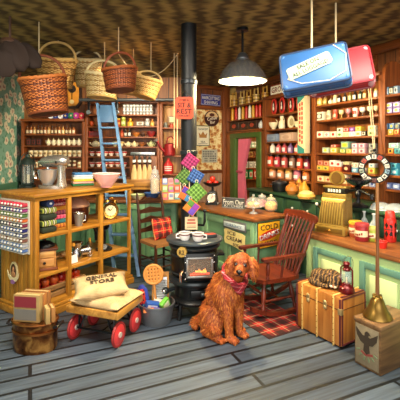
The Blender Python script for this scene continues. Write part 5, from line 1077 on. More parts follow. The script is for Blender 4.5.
def hang_sign(px, py, w, h, name, label, m_bg):
    c = at(px, py, HB.y-.1); g = thing(name, label, 'sign', c)
    return g, w*c.y/F, h*c.y/F
g, w_, h_ = hang_sign(191.2, 223.5, 12.5, 12.5, 'paper_tag', 'small buff paper notice with faint red and brown lines on the stove pipe', None)
part('paper', bx(-w_/2, w_/2, -.002, .002, -h_/2, h_/2), P('dcc39a', .8), g)
mb = MB(); bx(-w_*.3, w_*.3, -.004, -.002, h_*.18, h_*.34, mb); bx(-w_*.36, w_*.36, -.004, -.002, -.06*h_, .1*h_, mb); part('red_lines', mb, P('b0604a', .7), g)
mb = MB()
for k in range(2): bx(-w_*.36, w_*.36, -.004, -.002, -h_*(.24+k*.12), -h_*(.2+k*.12), mb)
part('brown_lines', mb, P('5a4030', .7), g); part('string', MB().tube([(-.03, 0, h_/2), (0, .02, h_/2+.03), (.03, 0, h_/2)], .002, 4), ROPE, g); g.location.y += .012
g, w_, h_ = hang_sign(184.3, 108, 18, 22, 'rest_sign', 'orange hanging sign lettered SIT & REST on the stove pipe', None)
part('board', MB().prism([(-w_/2, -h_*.4), (-w_*.38, -h_/2), (w_*.38, -h_/2), (w_/2, -h_*.4), (w_/2, h_*.4), (w_*.38, h_/2), (-w_*.38, h_/2), (-w_/2, h_*.4)], -.006, .006), P('cc430f', .5), g)
m_bl = P('1f1210', .5)
text(g, 'COME IN', w_*.55, h_*.09, (0, -.006, h_*.35), (90, 0, 0), m_bl); text(g, 'SIT &', w_*.74, h_*.22, (0, -.006, h_*.13), (90, 0, 0), m_bl); text(g, 'REST', w_*.84, h_*.22, (0, -.006, -h_*.15), (90, 0, 0), m_bl); text(g, 'FOR A BIT', w_*.62, h_*.09, (0, -.006, -h_*.36), (90, 0, 0), m_bl)
part('wire', MB().tube([(-w_*.36, 0, h_/2), (w_*.02, .012, h_*.78), (w_*.36, 0, h_/2)], .003, 5), STEEL, g)

# ------------------------------------------------------------------ rocking chair and rug
RC = Fr(.70, 3.86, -70)
rk = thing('rocking_chair', 'red brown wooden spindle back rocking chair on the plaid rug', 'rocking chair', RC.w(0, 0, .007), RC.a)
def rock(y): return .0+.085*((y-.02)/.33)**2
for s in (-1, 1):
    x = s*.215; ys = [-.32+.05*k for k in range(15)]
    rg = [[(x-.017, y, rock(y)), (x+.017, y, rock(y)), (x+.017, y, rock(y)+.04), (x-.017, y, rock(y)+.04)] for y in ys]
    part('runner', MB().rings(rg), W_MAHOX, rk)
    part('leg', turned((x, -.19, rock(-.19)+.03), (s*.17, -.15, .335), .019), W_MAHO, rk); part('leg', turned((x, .17, rock(.17)+.03), (s*.16, .13, .335), .019), W_MAHO, rk)
    part('stretcher', turned((s*.2, -.175, .15), (s*.195, .155, .16), .012), W_MAHO, rk)
    part('arm_post', turned((s*.23, -.15, .36), (s*.245, -.15, .555), .017), W_MAHO, rk); part('arm_spindle', MB().cyl((s*.23, .0, .36), (s*.245, .02, .56), .011), W_MAHO, rk)
    part('armrest', MB().rings([[(s*.245-w_, y, z-.014), (s*.245+w_, y, z-.014), (s*.245+w_, y, z+.012), (s*.245-w_, y, z+.012)] for y, w_, z in ((-.21, .028, .557), (-.17, .036, .562), (-.08, .028, .564), (.1, .022, .57), (.255, .018, .578))]), W_MAHOX, rk)
    part('back_post', turned((s*.2, .185, .36), (s*.235, .38, .9), .018), W_MAHO, rk)
part('stretcher', turned((-.2, .0, .155), (.2, .0, .155), .013), W_MAHO, rk); part('stretcher', turned((-.2, -.17, .21), (.2, -.17, .21), .013), W_MAHO, rk)
part('seat', MB().slab([(-.25+.0, -.2), (-.2, -.24), (0, -.255), (.2, -.24), (.25, -.2), (.245, .1), (.215, .21), (-.215, .21), (-.245, .1)], .33, .37), W_MAHOX, rk)
for k in range(7):
    q = (k-3)/3.5; part('spindle', MB().tube([(q*.18, .19, .36), (q*.19, .26, .62), (q*.215, .38, .89)], [.011, .014, .009], 8), W_MAHO, rk)
part('crest_rail', MB().rings([[(x, y-.012, z0), (x, y+.014, z0), (x, y+.02, z1), (x, y-.006, z1)] for x, y, z0, z1 in ((-.29, .365, .885, .91), (-.26, .37, .865, .94), (-.15, .385, .868, .945), (0, .39, .872, .96), (.15, .385, .868, .945), (.26, .37, .865, .94), (.29, .365, .885, .91))]), W_MAHOX, rk)
ru, rv = Vector((-.5, .866)), Vector((.866, .5)); rb0 = Vector((.575, 3.225))
RG = Fr(rb0.x, rb0.y, math.degrees(math.atan2(.5, .866)))
rug = thing('plaid_rug', 'red and black plaid rug under the rocking chair', 'rug', RG.w(0, 0, 0), RG.a)
part('cloth', bx(0, .52, 0, .86, 0, .006), PLAID('rug_plaid', 'a81c16', '090706', 'a89070', .15, ('X', 'Y'), .15, .5), rug)
mb = MB()
for i in range(50): bx(-.0+i*.0104, .006+i*.0104, -.02, 0, 0, .004, mb)
part('fringe', mb, P('3a1512', .9), rug); rug.children[-1]['kind'] = 'stuff'

# ------------------------------------------------------------------ trunk, lantern, crate
TA = math.degrees(math.atan2(-.838, .545)); TK = Fr(.872, 3.445, TA); TL, TD, TH = .477, .33, .405
TZ = .007
tk_ = thing('travel_trunk', 'tan leather travel trunk with pale straps and dark red edges under the sleeping cat', 'trunk', TK.w(0, 0, TZ), TK.a)
m_lea = WOOD('8c4e1a', 'c0803a', 'z', .7, .4)
part('body', bx(0, TL, 0, TD, 0, TH, None, .022), m_lea, tk_)
part('lid_seam', bx(-.002, TL+.002, -.003, TD+.002, TH-.105, TH-.099), P('4a2412', .5), tk_)
for x in (.012, TL-.012):
    mb = MB()
    for a, b, c, d in ((-.005, .004, .015, TH-.015), (TD-.004, TD+.005, .015, TH-.015)): bx(x-.008, x+.008, a, b, c, d, mb, .003)
    bx(x-.008, x+.008, .01, TD-.01, TH-.004, TH+.004, mb, .003); part('edge_binding', mb, P('5a1f24', .45), tk_)
mb = MB(); bx(TL-.004, TL+.005, .008, .022, .015, TH-.015, mb, .003); bx(TL-.004, TL+.005, TD-.022, TD-.008, .015, TH-.015, mb, .003); bx(TL-.004, TL+.005, .012, TD-.012, TH-.024, TH-.01, mb, .003); bx(TL-.004, TL+.005, .012, TD-.012, .015, .028, mb, .003); part('edge_binding', mb, P('5a1f24', .45), tk_)
for x in (.075, .235, .405):
    mb = MB(); bx(x-.008, x+.008, -.007, 0, 0, TH, mb, .003); bx(x-.008, x+.008, -.004, TD, TH-.002, TH+.006, mb, .003); part('strap', mb, P('dcb468', .5), tk_)
    mb = MB()
    for i in range(8): mb.ell((x, -.008, .03+i*.05), .0045, seg=6, rg=4)
    part('stud_row', mb, BRASS, tk_)
for x in (.145, .325): part('latch', MB().box((x, -.008, TH-.1), (.036, .012, .06), bev=.004).ell((x, -.014, TH-.075), (.016, .008, .016)).ell((x, -.014, TH-.12), (.014, .008, .018)), P('c8b07a', .3, .7), tk_)
part('corner_clasp', bx(TL-.03, TL+.007, -.008, .02, TH-.14, TH-.09, None, .003), P('c8b07a', .3, .7), tk_)
for x in (.03, TL-.03):
    for y in (.03, TD-.03): pass
lt = thing('oil_lantern', 'dark red oil lantern with glass globe standing on the trunk', 'lantern', TK.w(.415, .125, TZ+TH+.001), TK.a)
lt.location = TK.w(.425, .14, TZ+TH+.0065)
m_rl = P('620d12', .3, .35)
part('tank', MB().lathe([(0, 0), (.062, 0), (.066, .01), (.06, .04), (.038, .055), (.032, .075), (0, .075)], 24), m_rl, lt)
part('globe', MB().lathe([(.028, .075), (.05, .11), (.052, .13), (.04, .165), (.027, .18)], 22), GLASS('e8f0f0', .16), lt)
part('wick', MB().cyl((0, 0, .07), (0, 0, .12), .007), P('d8c8a0', .6), lt)
part('cap', MB().lathe([(.032, .178), (.034, .19), (.024, .2), (.024, .225), (.03, .235), (.02, .25), (0, .255)], 20), m_rl, lt)
for s in (-1, 1): part('side_tube', MB().tube([(s*.05, 0, .03), (s*.056, 0, .08), (s*.055, 0, .19), (s*.03, 0, .215)], .007, 8), m_rl, lt)
part('bail', MB().tube([(.055*math.cos(a), .04*math.sin(a)+0, .2+.09*math.sin(a)) for a in (PI*k/10 for k in range(11))], .0025, 5), STEEL, lt)
CA = math.degrees(math.atan2(-.864, .504)); CK = Fr(1.165, 2.865, CA)
wbx = thing('wooden_box', 'weathered wooden box with eagle print holding the brass plunger', 'box', CK.w(0, 0, 0), CK.a)
m_wb = WOOD('46301c', '7a5a36', 'y'); CHh = .35
part('body', bx(0, .215, 0, .4, 0, CHh-.012, None, .008), m_wb, wbx)
part('lid_board', bx(-.006, .221, -.006, .406, CHh-.03, CHh, None, .006), WOOD('50361e', '846240', 'y'), wbx)
part('front_panel', bx(.012, .203, -.006, 0, .02, CHh-.04, None, .003), P('7e7159', .7, 0, .45, 25), wbx)
# eagle: spread wings, body, shield
ea = MB(); ea.prism([(0, -.08), (-.026, -.06), (-.02, -.01), (-.05, 0), (-.08, .04), (-.09, .095), (-.06, .07), (-.032, .05), (-.016, .05), (-.014, .075), (.004, .09), (.022, .082), (.034, .066), (.016, .066), (.014, .05), (.032, .05), (.06, .07), (.09, .095), (.08, .04), (.05, 0), (.02, -.01), (.026, -.06)], -.004, 0)
part('eagle_print', ea.xf(Matrix.Translation((.108, -.006, .19))), P('33281c', .7), wbx)
part('red_ribbon', MB().prism([(.06, .11), (.1, .095), (.16, .115), (.155, .13), (.1, .11), (.065, .125)], -.0075, -.006), P('8a3a34', .7), wbx)
mb = MB()
for k in range(6): a = R(200+k*28); mb.box((.108+.075*math.cos(a), -.008, .15+.075*math.sin(a)), (.03, .004, .01), (0, -a, 0))
part('leaf_print', mb, P('6a7a5a', .7), wbx)
BP = CK.w(.1, .13, CHh+.001)
pg = thing('brass_plunger', 'brass bell shaped washing plunger with long wooden handle on the box', 'plunger', BP)
part('bell', MB().lathe([(.1, 0), (.104, .004), (.1, .02), (.075, .055), (.055, .1), (.045, .13), (.028, .15), (.028, .165), (.018, .17), (0, .17)], 30), P('8a6c34', .28, .85, .45, 14), pg)
for k in range(4): a = PI/2*k+.4; part('lug', MB().ell((.034*math.cos(a), .034*math.sin(a), .15), (.012, .012, .016), seg=8, rg=6), P('8a6a2a', .3, .8), pg)
part('handle', MB().tube([(0, 0, .165), (0, 0, 1.0)], [.0145, .012], 10), WOOD('5a3418', '9a6a3a', 'z'), pg)
# ------------------------------------------------------------------ on the right counter
CT = .751
wc_ = lambda px, py: FC.w(*FC.top(px, py, .75), CT)
# cash register
m_gd = P('a88a42', .34, .6, .4, 18); m_gd2 = P('765a24', .38, .6, .4, 18)
cr_ = thing('cash_register', 'ornate golden antique cash register on the right counter', 'cash register', wc_(335.5, 232.5), FC.a-R(-14)); cr_.scale = (1, 1, 1.12)
part('base', MB().box((0, 0, .035), (.33, .26, .07), bev=.006).box((0, 0, .075), (.31, .24, .015), bev=.004), m_gd, cr_)
dwr = part('drawer', MB().box((0, -.13, .036), (.28, .012, .045), bev=.003), m_gd2, cr_); part('drawer_pull', MB().ell((0, -.14, .036), (.02, .008, .008)), BRASS, dwr)
part('body', MB().rings([[(-w_, -d_, z), (w_, -d_, z), (w_, .11, z), (-w_, .11, z)] for z, w_, d_ in ((.08, .135, .11), (.13, .13, .105), (.2, .125, .09), (.3, .122, .06), (.315, .125, .05))]), m_gd, cr_)
mb = MB()
for i in range(9): x = -.108+i*.027; mb.box((x, -.088, .19), (.014, .014, .2), (R(-13), 0, 0), .003)
part('rib_panel', mb, m_gd2, cr_)
mb = MB()
for i in range(7):
    mb.tube([(.1295, -.08+i*.028, .1), (.1235, -.075+i*.027, .3)], .006, 6)
part('side_ribs', mb, m_gd2, cr_)
part('crest', MB().box((0, .03, .335), (.26, .13, .05), bev=.006), m_gd, cr_)
part('display_window', MB().box((0, .025, .385), (.22, .1, .05), bev=.004), P('1e1c16', .2), cr_)
mb = MB()
for k in range(5): bx(-.07+k*.03, -.05+k*.03, -.0275, -.024, .372, .4, mb)
part('price_flags', mb, P('d8d4c0', .4), cr_)
part('top_moulding', MB().box((0, .03, .418), (.25, .12, .018), bev=.005), m_gd, cr_)
part('top_sign', MB().lathe([(0, -.012), (.07, -.012), (.078, 0), (.07, .012), (0, .012)], 26).xf(Matrix.Translation((0, .03, .5)) @ Matrix.Rotation(R(90), 4, 'X') @ Matrix.Diagonal((1.15, .85, 1, 1))), m_gd, cr_)
part('top_sign_face', MB().cyl((0, .012, .5), (0, .016, .5), .055, .055, 24), P('6a4a1c', .4, .4), cr_)
part('crank', MB().tube([(-.135, 0, .2), (-.17, 0, .2), (-.175, -.05, .24)], .009, 8), STEEL, cr_); part('crank_knob', MB().ell((-.177, -.062, .25), .016), P('d8d4c8', .3), cr_)
# canisters, bottles, flask, cup
def canister(px, py, h, r, c, lidc, label):
    g = thing('storage_canister', label, 'canister', wc_(px, py), FC.a+R(10))
    part('body', MB().lathe([(0, 0), (r, 0), (r+.003, .005), (r+.003, h-.012), (r, h-.006), (0, h-.006)], 26), P(c, .35, .2, .3, 25), g)
    part('lid', MB().lathe([(r+.004, h-.012), (r+.007, h), (r+.004, h+.018), (r-.01, h+.022), (0, h+.02)], 26), P(lidc, .35), g)
    part('label_band', MB().lathe([(r+.0035, h*.3), (r+.005, h*.3), (r+.005, h*.68), (r+.0035, h*.68)], 18, a0=R(190), a1=R(350)), P('e8d0a8', .5, 0, .3, 60), g); mb = MB()
    for q in (-28, -10, 8, 26): a = R(270+q); mb.box(((r+.005)*math.cos(a), (r+.005)*math.sin(a), h*(.46+.05*math.cos(q))), (.014, .006, h*.14), (0, 0, a+PI/2))
    part('label_marks', mb, P('8a3a2a', .5), g)
canister(355.5, 236.5, .135, .058, 'a8502e', 'c8a030', 'rust canister with yellow lid beside the cash register')
canister(362, 240.5, .145, .058, '8e2228', 'a83a3c', 'red canister with red lid in front of the clear bottles')
canister(373, 241, .115, .043, '9aa838', 'c0c060', 'yellow green canister with olive lid under a clear bottle')
def clear_bottle(px, py, h, r, label):
    g = thing('clear_bottle', label, 'bottle', wc_(px, py), 0)
    part('glass_body', MB().lathe([(0, 0), (r, 0), (r*1.04, .01), (r*1.04, h*.5), (r*.6, h*.64), (r*.33, h*.72), (r*.33, h*.95)], 22), GLASS('e4f0f0', .34), g)
    part('lip', MB().lathe([(r*.33, h*.93), (r*.46, h*.94), (r*.46, h*.99), (r*.3, h)], 16), GLASS('eef6f6', .6), g)
clear_bottle(364.3, 231.5, .215, .038, 'clear glass bottle behind the red canister'); clear_bottle(374, 236, .225, .042, 'clear glass bottle behind the yellow green canister')
th_ = thing('vacuum_flask', 'red vacuum flask with black diamonds and a side handle', 'flask', wc_(390.2, 241.5), FC.a)
r = .05
part('body', MB().lathe([(0, 0), (r, 0), (r+.003, .01), (r+.003, .2), (r-.008, .22), (0, .22)], 26), P('c2241c', .3), th_)
part('cap_cup', MB().lathe([(r-.006, .218), (r-.004, .225), (r-.012, .275), (r-.02, .285), (0, .285)], 24), P('d8382c', .3), th_)
mb = MB()
for z in (.075, .155):
    for k in range(8):
        a = 2*PI*k/8; n0 = len(mb.bm.verts); w_ = .017
        pts = [(a-w_/r, z), (a, z-.03), (a+w_/r, z), (a, z+.03)]
        f = [mb.bm.verts.new(((r+.0045)*math.cos(q), (r+.0045)*math.sin(q), zz)) for q, zz in pts]; mb.bm.faces.new((f[0], f[1], f[3])); mb.bm.faces.new((f[1], f[2], f[3]))
part('diamond_pattern', mb, P('1c1212', .4), th_)
part('black_ring', MB().lathe([(r+.003, .112), (r+.005, .114), (r+.005, .118), (r+.003, .12)], 26), P('1c1212', .4), th_)
part('handle', MB().tube([(r*.6, -r*.7, .17), (r*.6+.045, -r*.7-.025, .165), (r*.6+.045, -r*.7-.025, .06), (r*.6, -r*.7, .05)], .008, 8), P('c2241c', .3), th_)
cu_ = thing('flask_cup', 'red cup with ring handle in front of the vacuum flask', 'cup', wc_(381.5, 247.8), FC.a)
part('cup_body', MB().lathe([(0, 0), (.04, 0), (.05, .055), (.046, .055), (.036, .008), (0, .008)], 26), P('c8281e', .3), cu_); part('handle', MB().tube([(-.03, .03, .045), (-.062, .05, .045), (-.062, .055, .015), (-.032, .03, .01)], .007, 8), P('c8281e', .3), cu_)
part('rim', MB().tube([(.048*math.cos(a), .048*math.sin(a), .055) for a in (2*PI*k/24 for k in range(24))], .004, 6, True), P('d8382c', .3), cu_)

# ------------------------------------------------------------------ on the green worktop
WT = .989
ww_ = lambda px, py: FR.w(*FR.top(px, py, .988), WT)
p_ = thing('black_pot', 'black iron pot with lid on the green worktop', 'pot', ww_(279.5, 191.5), 0)
part('body', MB().lathe([(0, 0), (.09, 0), (.105, .03), (.108, .12), (.1, .125), (0, .125)], 26), P('1e2024', .35, .3), p_); part('lid', MB().lathe([(.113, .124), (.11, .14), (.05, .16), (0, .163)], 26), P('2a2d32', .3, .3), p_); part('knob', MB().ell((0, 0, .175), (.02, .02, .015)), BLACK, p_)
for s in (-1, 1): part('handle', MB().tube([(s*.1, -.025, .1), (s*.13, -.02, .105), (s*.13, .02, .105), (s*.1, .025, .1)], .008, 6), BLACK, p_)
jg = thing('clay_jug', 'amber clay jug beside the black pot', 'jug', ww_(292, 194.0), 0)
part('body', MB().lathe([(0, 0), (.06, 0), (.092, .05), (.085, .1), (.04, .14), (.045, .17), (0, .16)], 22), P('c87a34', .35, 0, .3, 12), jg); part('handle', MB().tube([(.04, 0, .155), (.1, 0, .15), (.085, 0, .09)], .01, 8), P('b86a2a', .4), jg)
for px, py, h, lab in ((299.0, 193.5, 1.0, 'yellow pear shaped gourd behind the loaf'), (304.5, 193.8, .85, 'orange yellow gourd behind the loaf at the right')):
    g = thing('gourd', lab, 'gourd', ww_(px, py), 0)
    part('body', MB().lathe([(0, 0), (.05, .002), (.075, .05), (.065, .1), (.035, .15), (.02, .2), (0, .21)], 20), P('e0a030', .4, 0, .25, 10), g); part('stem', MB().tube([(0, 0, .205), (.006, 0, .225), (.016, 0, .24)], .008, 6), P('7a6a2a', .7), g); g.scale = (1, 1, h)
lf = thing('cheese_round', 'golden domed loaf with pale crust on the green worktop corner', 'loaf', ww_(306.5, 198.5), 0)
part('crust', MB().lathe([(0, 0), (.1, 0), (.115, .03), (.09, .07), (.04, .09), (0, .094)], 26), P('d8a850', .5, 0, .25, 14), lf); part('icing', MB().lathe([(.1, .05), (.09, .074), (.045, .097), (0, .1)], 26), P('e8cf8a', .5, 0, .2, 14), lf)
bs = thing('pan_scale', 'black iron shop scale with silver scoop pan on the green worktop', 'scale', ww_(358, 207.0), FC.a)
part('base', MB().lathe([(0, 0), (.09, 0), (.092, .015), (.06, .03), (.03, .05), (0, .05)], 24, sx=1.3), IRON, bs); part('column', MB().lathe([(.03, .04), (.02, .1), (.035, .14), (.018, .18), (.04, .22), (0, .225)], 16), IRON, bs)
part('beam', MB().tube([(-.12, 0, .16), (0, 0, .19), (.15, 0, .14), (.2, 0, .13)], [.012, .016, .012, .008], 8), IRON, bs); part('poise_weight', MB().cyl((.17, 0, .1), (.17, 0, .15), .02), BLACK, bs)
part('scoop_pan', MB().lathe([(0, .222), (.05, .226), (.12, .26), (.17, .3), (.164, .302), (.11, .266), (0, .232)], 28, sx=1.0, sy=.72), METAL('9a98a4', .25), bs)
for px, py, lab in ((381, 209.5, 'clear glass dome bowl on the green worktop, the one further left'), (395.5, 211.0, 'clear glass dome bowl on the green worktop at the right edge')):
    g = thing('glass_bowl', lab, 'bowl', ww_(px, py), 0)
    part('dome', MB().lathe([(.105, 0), (.1, .03), (.075, .06), (.03, .075), (0, .076)], 26), GLASS('dfe8e8', .4), g); part('rim', MB().tube([(.106*math.cos(a), .106*math.sin(a), .005) for a in (2*PI*k/26 for k in range(26))], .005, 6, True), GLASS('f4f8f8', .7), g)
# hanging wheel
HP = at(374.3, 168.5, 4.12)
hw_ = thing('prize_wheel', 'black ring wheel with pale lettered tiles hanging before the right shelves', 'wheel', HP, R(-30))
r0, r1 = .1, .158
part('ring', MB().lathe([(r0, -.012), (r1, -.012), (r1+.006, 0), (r1, .012), (r0, .012), (r0-.005, 0), (r0, -.012)], 40).xf(Matrix.Rotation(R(90), 4, 'X')), P('1d2228', .35, .3), hw_)
glyph = ['B', 'U', 'T', 'D', 'P', 'M', 'Q', 'U', 'C', 'K', 'R', '8', 'E', 'O']
tcs = ['d8d4c8', 'a83a2a', 'd8d4c8', 'cfcabc', '7a9ab0', 'd8d4c8', 'c8c4b8', '6a3a34', 'd8d4c8', 'd0ccc0', '8a9a8a', 'd8d4c8', 'b04a3a', 'd8d4c8']
for i in range(14):
    a = PI/2-2*PI*i/14; c = (.129*math.cos(a), -.014, .129*math.sin(a))
    t_ = part('tile', MB().box((0, 0, 0), (.042, .005, .044), bev=.001), P(tcs[i], .5), hw_, c, (0, PI/2-a, 0))
    text(t_, glyph[i], .022, .03, (0, -.0025, 0), (90, 0, 0), P('22201f', .5))
part('hanger', MB().tube([(-.02, 0, .16), (0, 0, .19), (.02, 0, .16)], .006, 6).ell((0, 0, .2), .018, seg=10, rg=8), IRON, hw_)
hx, hz = FR.hit(369, 82, -.06); hk_ = solo('wall_hook', 'small steel hook at the top of the right shelves', 'hook', MB().box((0, .02, .03), (.03, .05, .07), bev=.005).tube([(0, 0, .01), (0, -.03, .0), (0, -.05, .02)], .007, 6), STEEL, FR.w(hx, -.03, 2.43), FR.a)
hpt = FR.w(hx, -.07, 2.44)
rp_ = thing('hanging_rope', 'thin double rope running from the shelf hook down to the lettered wheel', 'rope', hpt)
d = HP+Vector((0, 0, .205))-hpt
for s in (-.012, .012): part('strand', MB().tube([(s, 0, 0), d*.5+Vector((s, 0, 0)), d+Vector((s*.6, 0, 0))], .005, 6), ROPE, rp_)
part('swag', MB().tube([Vector((0, 0, 0)).lerp(at(357, 84, 3.6)-hpt, k/8)-Vector((0, 0, .12*math.sin(PI*k/8))) for k in range(9)], .005, 6), ROPE, rp_)

# ------------------------------------------------------------------ signs on the sign wall
def wsign(px0, px1, py0, py1, ly=-.0):
    x0, x1 = FB.hit(px0, 150, ly)[0], FB.hit(px1, 150, ly)[0]; m = (px0+px1)/2
    return (x0+x1)/2, x1-x0, FB.hit(m, py1, ly)[1], FB.hit(m, py0, ly)[1]
x, w, z0, z1 = wsign(201, 220.5, 94.5, 105.5, -.03); h = z1-z0
g = thing('barber_sign', 'dark blue sign lettered HAIRCUTTING SHAVING on the wall boards', 'sign', FB.w(x, -.012, z0), FB.a, rot=(0, R(2), FB.a))
part('board', bx(-w/2, w/2, -.012, 0, 0, h, None, .004), P('2a2f86', .4), g); part('border', MB().tube([(-w*.48, -.012, h*.06), (w*.48, -.012, h*.06), (w*.48, -.012, h*.94), (-w*.48, -.012, h*.94)], .005, 4, True), P('c8c8dc', .5), g)
text(g, 'HAIRCUTTING', w*.88, h*.3, (0, -.012, h*.68), (90, 0, 0), WHITE); text(g, 'SHAVING', w*.7, h*.3, (0, -.012, h*.28), (90, 0, 0), WHITE)
x, w, z0, z1 = wsign(204, 219.5, 110.5, 126.5, 0); 
g = thing('coffee_sign', 'round maroon and cream sign lettered Coffee Bar on the flowered wall', 'sign', FB.w(x, .011, (z0+z1)/2), FB.a)
rr_ = (z1-z0)/2
part('disc', MB().cyl((0, 0, 0), (0, -.016, 0), rr_, rr_, 36), P('3c1512', .4), g)
part('cream_half', MB().prism([(rr_*.88*math.cos(a), rr_*.88*math.sin(a)) for a in (R(12+156*k/16) for k in range(17))], -.019, -.015), P('d8b98a', .5), g)
part('cup_picture', MB().ell((0, -.02, rr_*.45), (rr_*.36, .008, rr_*.22)), P('5a2a1c', .4), g)
text(g, 'Coffee', rr_*1.35, rr_*.42, (0, -.019, rr_*.0), (90, -12, 0), P('f0e4d0', .4)); text(g, 'Bar', rr_*.7, rr_*.36, (rr_*.1, -.019, -rr_*.45), (90, -12, 0), P('f0e4d0', .4))
x, w, z0, z1 = wsign(196, 209.5, 125.5, 146, 0); h = z1-z0
g = thing('crown_poster', 'cream framed poster with brown crown lettered CHOICEST TEA', 'poster', FB.w(x, .011, z0), FB.a)
part('frame', bx(-w/2, w/2, -.014, 0, 0, h, None, .003), P('2f4a34', .5), g); part('paper', bx(-w/2+.015, w/2-.015, -.018, -.012, .015, h-.015), P('ece4cc', .6), g)
text(g, 'CHOICEST', w*.74, h*.1, (0, -.018, h*.82), (90, 0, 0), P('22201c', .5)); text(g, 'TEA', w*.36, h*.09, (0, -.018, h*.2), (90, 0, 0), P('22201c', .5))
cw = w*.26; part('crown', MB().prism([(-cw, -.04), (cw, -.04), (cw*1.2, .06), (cw*.6, .015), (0, .085), (-cw*.6, .015), (-cw*1.2, .06)], -.022, -.017).xf(Matrix.Translation((0, 0, h*.5))), P('b07a3a', .5), g); 
mb = MB(); bx(-w*.34, w*.34, -.02, -.017, h*.1, h*.12, mb); part('rule', mb, P('22201c', .5), g)
x, w, z0, z1 = wsign(202, 217.5, 149.5, 162.5, 0); h = z1-z0
g = thing('wall_calendar', 'grey printed calendar sheet with rows of dark marks on the flowered wall', 'calendar', FB.w(x, .011, z0), FB.a)
part('sheet', bx(-w/2, w/2, -.006, 0, 0, h), P('b8b4a4', .7), g); mb = MB(); rr = random.Random(2)
for i in range(8):
    for j in range(5):
        if rr.random() < .9: bx(-w*.44+i*w*.11, -w*.44+i*w*.11+w*.07, -.008, -.006, h*.08+j*h*.175, h*.08+j*h*.175+h*.11, mb)
part('printed_marks', mb, P('5f5f5c', .7), g)
# pendulum clock on the back wall above the low rack
KW = Fr(0, 6.53, 0)
x0, _ = KW.hit(66, 150); x1, _ = KW.hit(82.5, 150); z1 = KW.hit(74, 82)[1]; z0 = KW.hit(74, 108.5)[1]; w, h = x1-x0, z1-z0
g = thing('wall_clock', 'golden wooden wall clock with pendulum above the low rack', 'clock', ((x0+x1)/2, 6.53, z0))
part('case', MB().prism([(-w*.25, 0), (w*.25, 0), (w/2, h*.2), (w/2, h*.75), (w*.25, h), (-w*.25, h), (-w/2, h*.75), (-w/2, h*.2)], -.1, 0), P('2a1a12', .4), g)
part('door', MB().prism([(-w*.2, .03), (w*.22, .03), (w*.4, h*.22), (w*.4, h*.73), (w*.22, h*.95), (-w*.2, h*.95), (-w*.36, h*.73), (-w*.36, h*.22)], -.115, -.1), P('d08a2c', .4, 0, .3, 10), g)
part('dial', MB().cyl((0, -.116, h*.7), (0, -.122, h*.7), w*.24, w*.24, 24), P('2a1f1a', .4), g); part('pendulum_rod', bx(-.006, .006, -.122, -.117, h*.24, h*.7), BRASS, g); part('pendulum_bob', MB().cyl((0, -.118, h*.22), (0, -.128, h*.22), w*.13, w*.13, 20), P('f0dca0', .3, .3), g)

# ------------------------------------------------------------------ hanging baskets
def basket(label, px, py, Y, w, h, cols, rz=0, tilt=(0, 0), top=1.12, base=.78, sy=.8, nrow=22, seg=80, hh=.6, hcol=None, both=True):
    """wicker basket; px, py is the middle of its rim"""
    c = at(px, py, Y); g = thing('wicker_basket', label, 'basket', c, rot=(R(tilt[0]), R(tilt[1]), R(rz)))
    mb = MB(); r = w/2; rows = []; amp = .018*w
    for s in (1, 0):
        rng = range(nrow+1) if s else range(nrow, -1, -6)
        for i in rng:
            v = i/nrow; rad = r*(base+(1-base)*v**.7)*(1 if s else .93); z = -h*(1-v)+(0 if s else .02)
            ring = []
            for k in range(seg):
                a = 2*PI*k/seg; o = amp*(1 if ((k//2+i) % 2) else -1)*(1 if s and 0 < i < nrow else 0)
                sag = .05*h*math.cos(2*a)*v
                ring.append(Vector(((rad+o)*math.cos(a), (rad+o)*math.sin(a)*sy, z+sag)))
            rows.append(ring)
    n_out = (nrow)*seg
    mb.rings(rows); mb.bm.faces.ensure_lookup_table()
    for q, f in enumerate(mb.bm.faces):
        i, k = divmod(q, seg); f.material_index = (1 if ((k//2+i) % 2) else 0) if i % 5 != 4 else 2
    ms = [P(x, .6, 0, .3, 30) for x in cols]
    part('woven_body', mb, ms, g, smooth=30)
    part('rim', MB().tube([(r*1.01*math.cos(a), r*1.01*sy*math.sin(a), .05*h*math.cos(2*a)+.004*math.sin(20*a)) for a in (2*PI*k/48 for k in range(48))], .028*w+.006, 8, True), ms[1], g)
    part('base_ring', MB().tube([(r*base*math.cos(a), r*base*sy*math.sin(a), -h) for a in (2*PI*k/36 for k in range(36))], .022*w+.004, 8, True), ms[0], g)
    H = w*hh
    part('handle', MB().tube([(r*.98*math.cos(a), 0, -.02+H*math.sin(a)**.8 if 0 < math.sin(a) else -.02) for a in (PI*k/22 for k in range(23))], .024*w+.004, 8), P(hcol or cols[1], .55, 0, .3, 40), g)
    M = Euler((R(tilt[0]), R(tilt[1]), R(rz))).to_matrix(); ap = c+M @ Vector((0, 0, H-.02))
    hk = part('hanging_cord', MB().tube([M.inverted() @ (ap-c), M.inverted() @ (Vector((ap.x, ap.y, CEIL))-c)], .005, 6), ROPE, g)
    return g
basket('large red brown wicker basket with tall handle hanging at the left', 43, 80, 3.7, .425, .33, ('6e3414', 'b0662c', '542610'), 18, (-5, -9), base=.82, nrow=24, seg=88, hh=.62, hcol='7a3c1c')
basket('tan wicker basket hanging behind the large red brown basket', 57, 60, 4.35, .44, .3, ('a8783a', 'd8b06a', '7a5426'), 0, (4, 5), base=.8, hh=.5)
basket('cream wicker basket hanging left of the pale deep basket', 87.5, 61, 4.85, .35, .32, ('c8a468', 'ecd6a4', 'a07c44'), 10, (0, 0), base=.72, hh=.45)
basket('pale deep wicker basket hanging before the cream basket', 103.5, 76, 4.4, .4, .25, ('c4a060', 'e8d4a0', '9a7840'), 10, (-3, 4), base=.8, hh=.5)
basket('red brown wicker basket hanging above the blue ladder', 119.5, 70.5, 3.85, .345, .2, ('6a3012', '9c5424', '4e220c'), -10, (-5, -5), base=.82, hh=.6, hcol='8a4020')
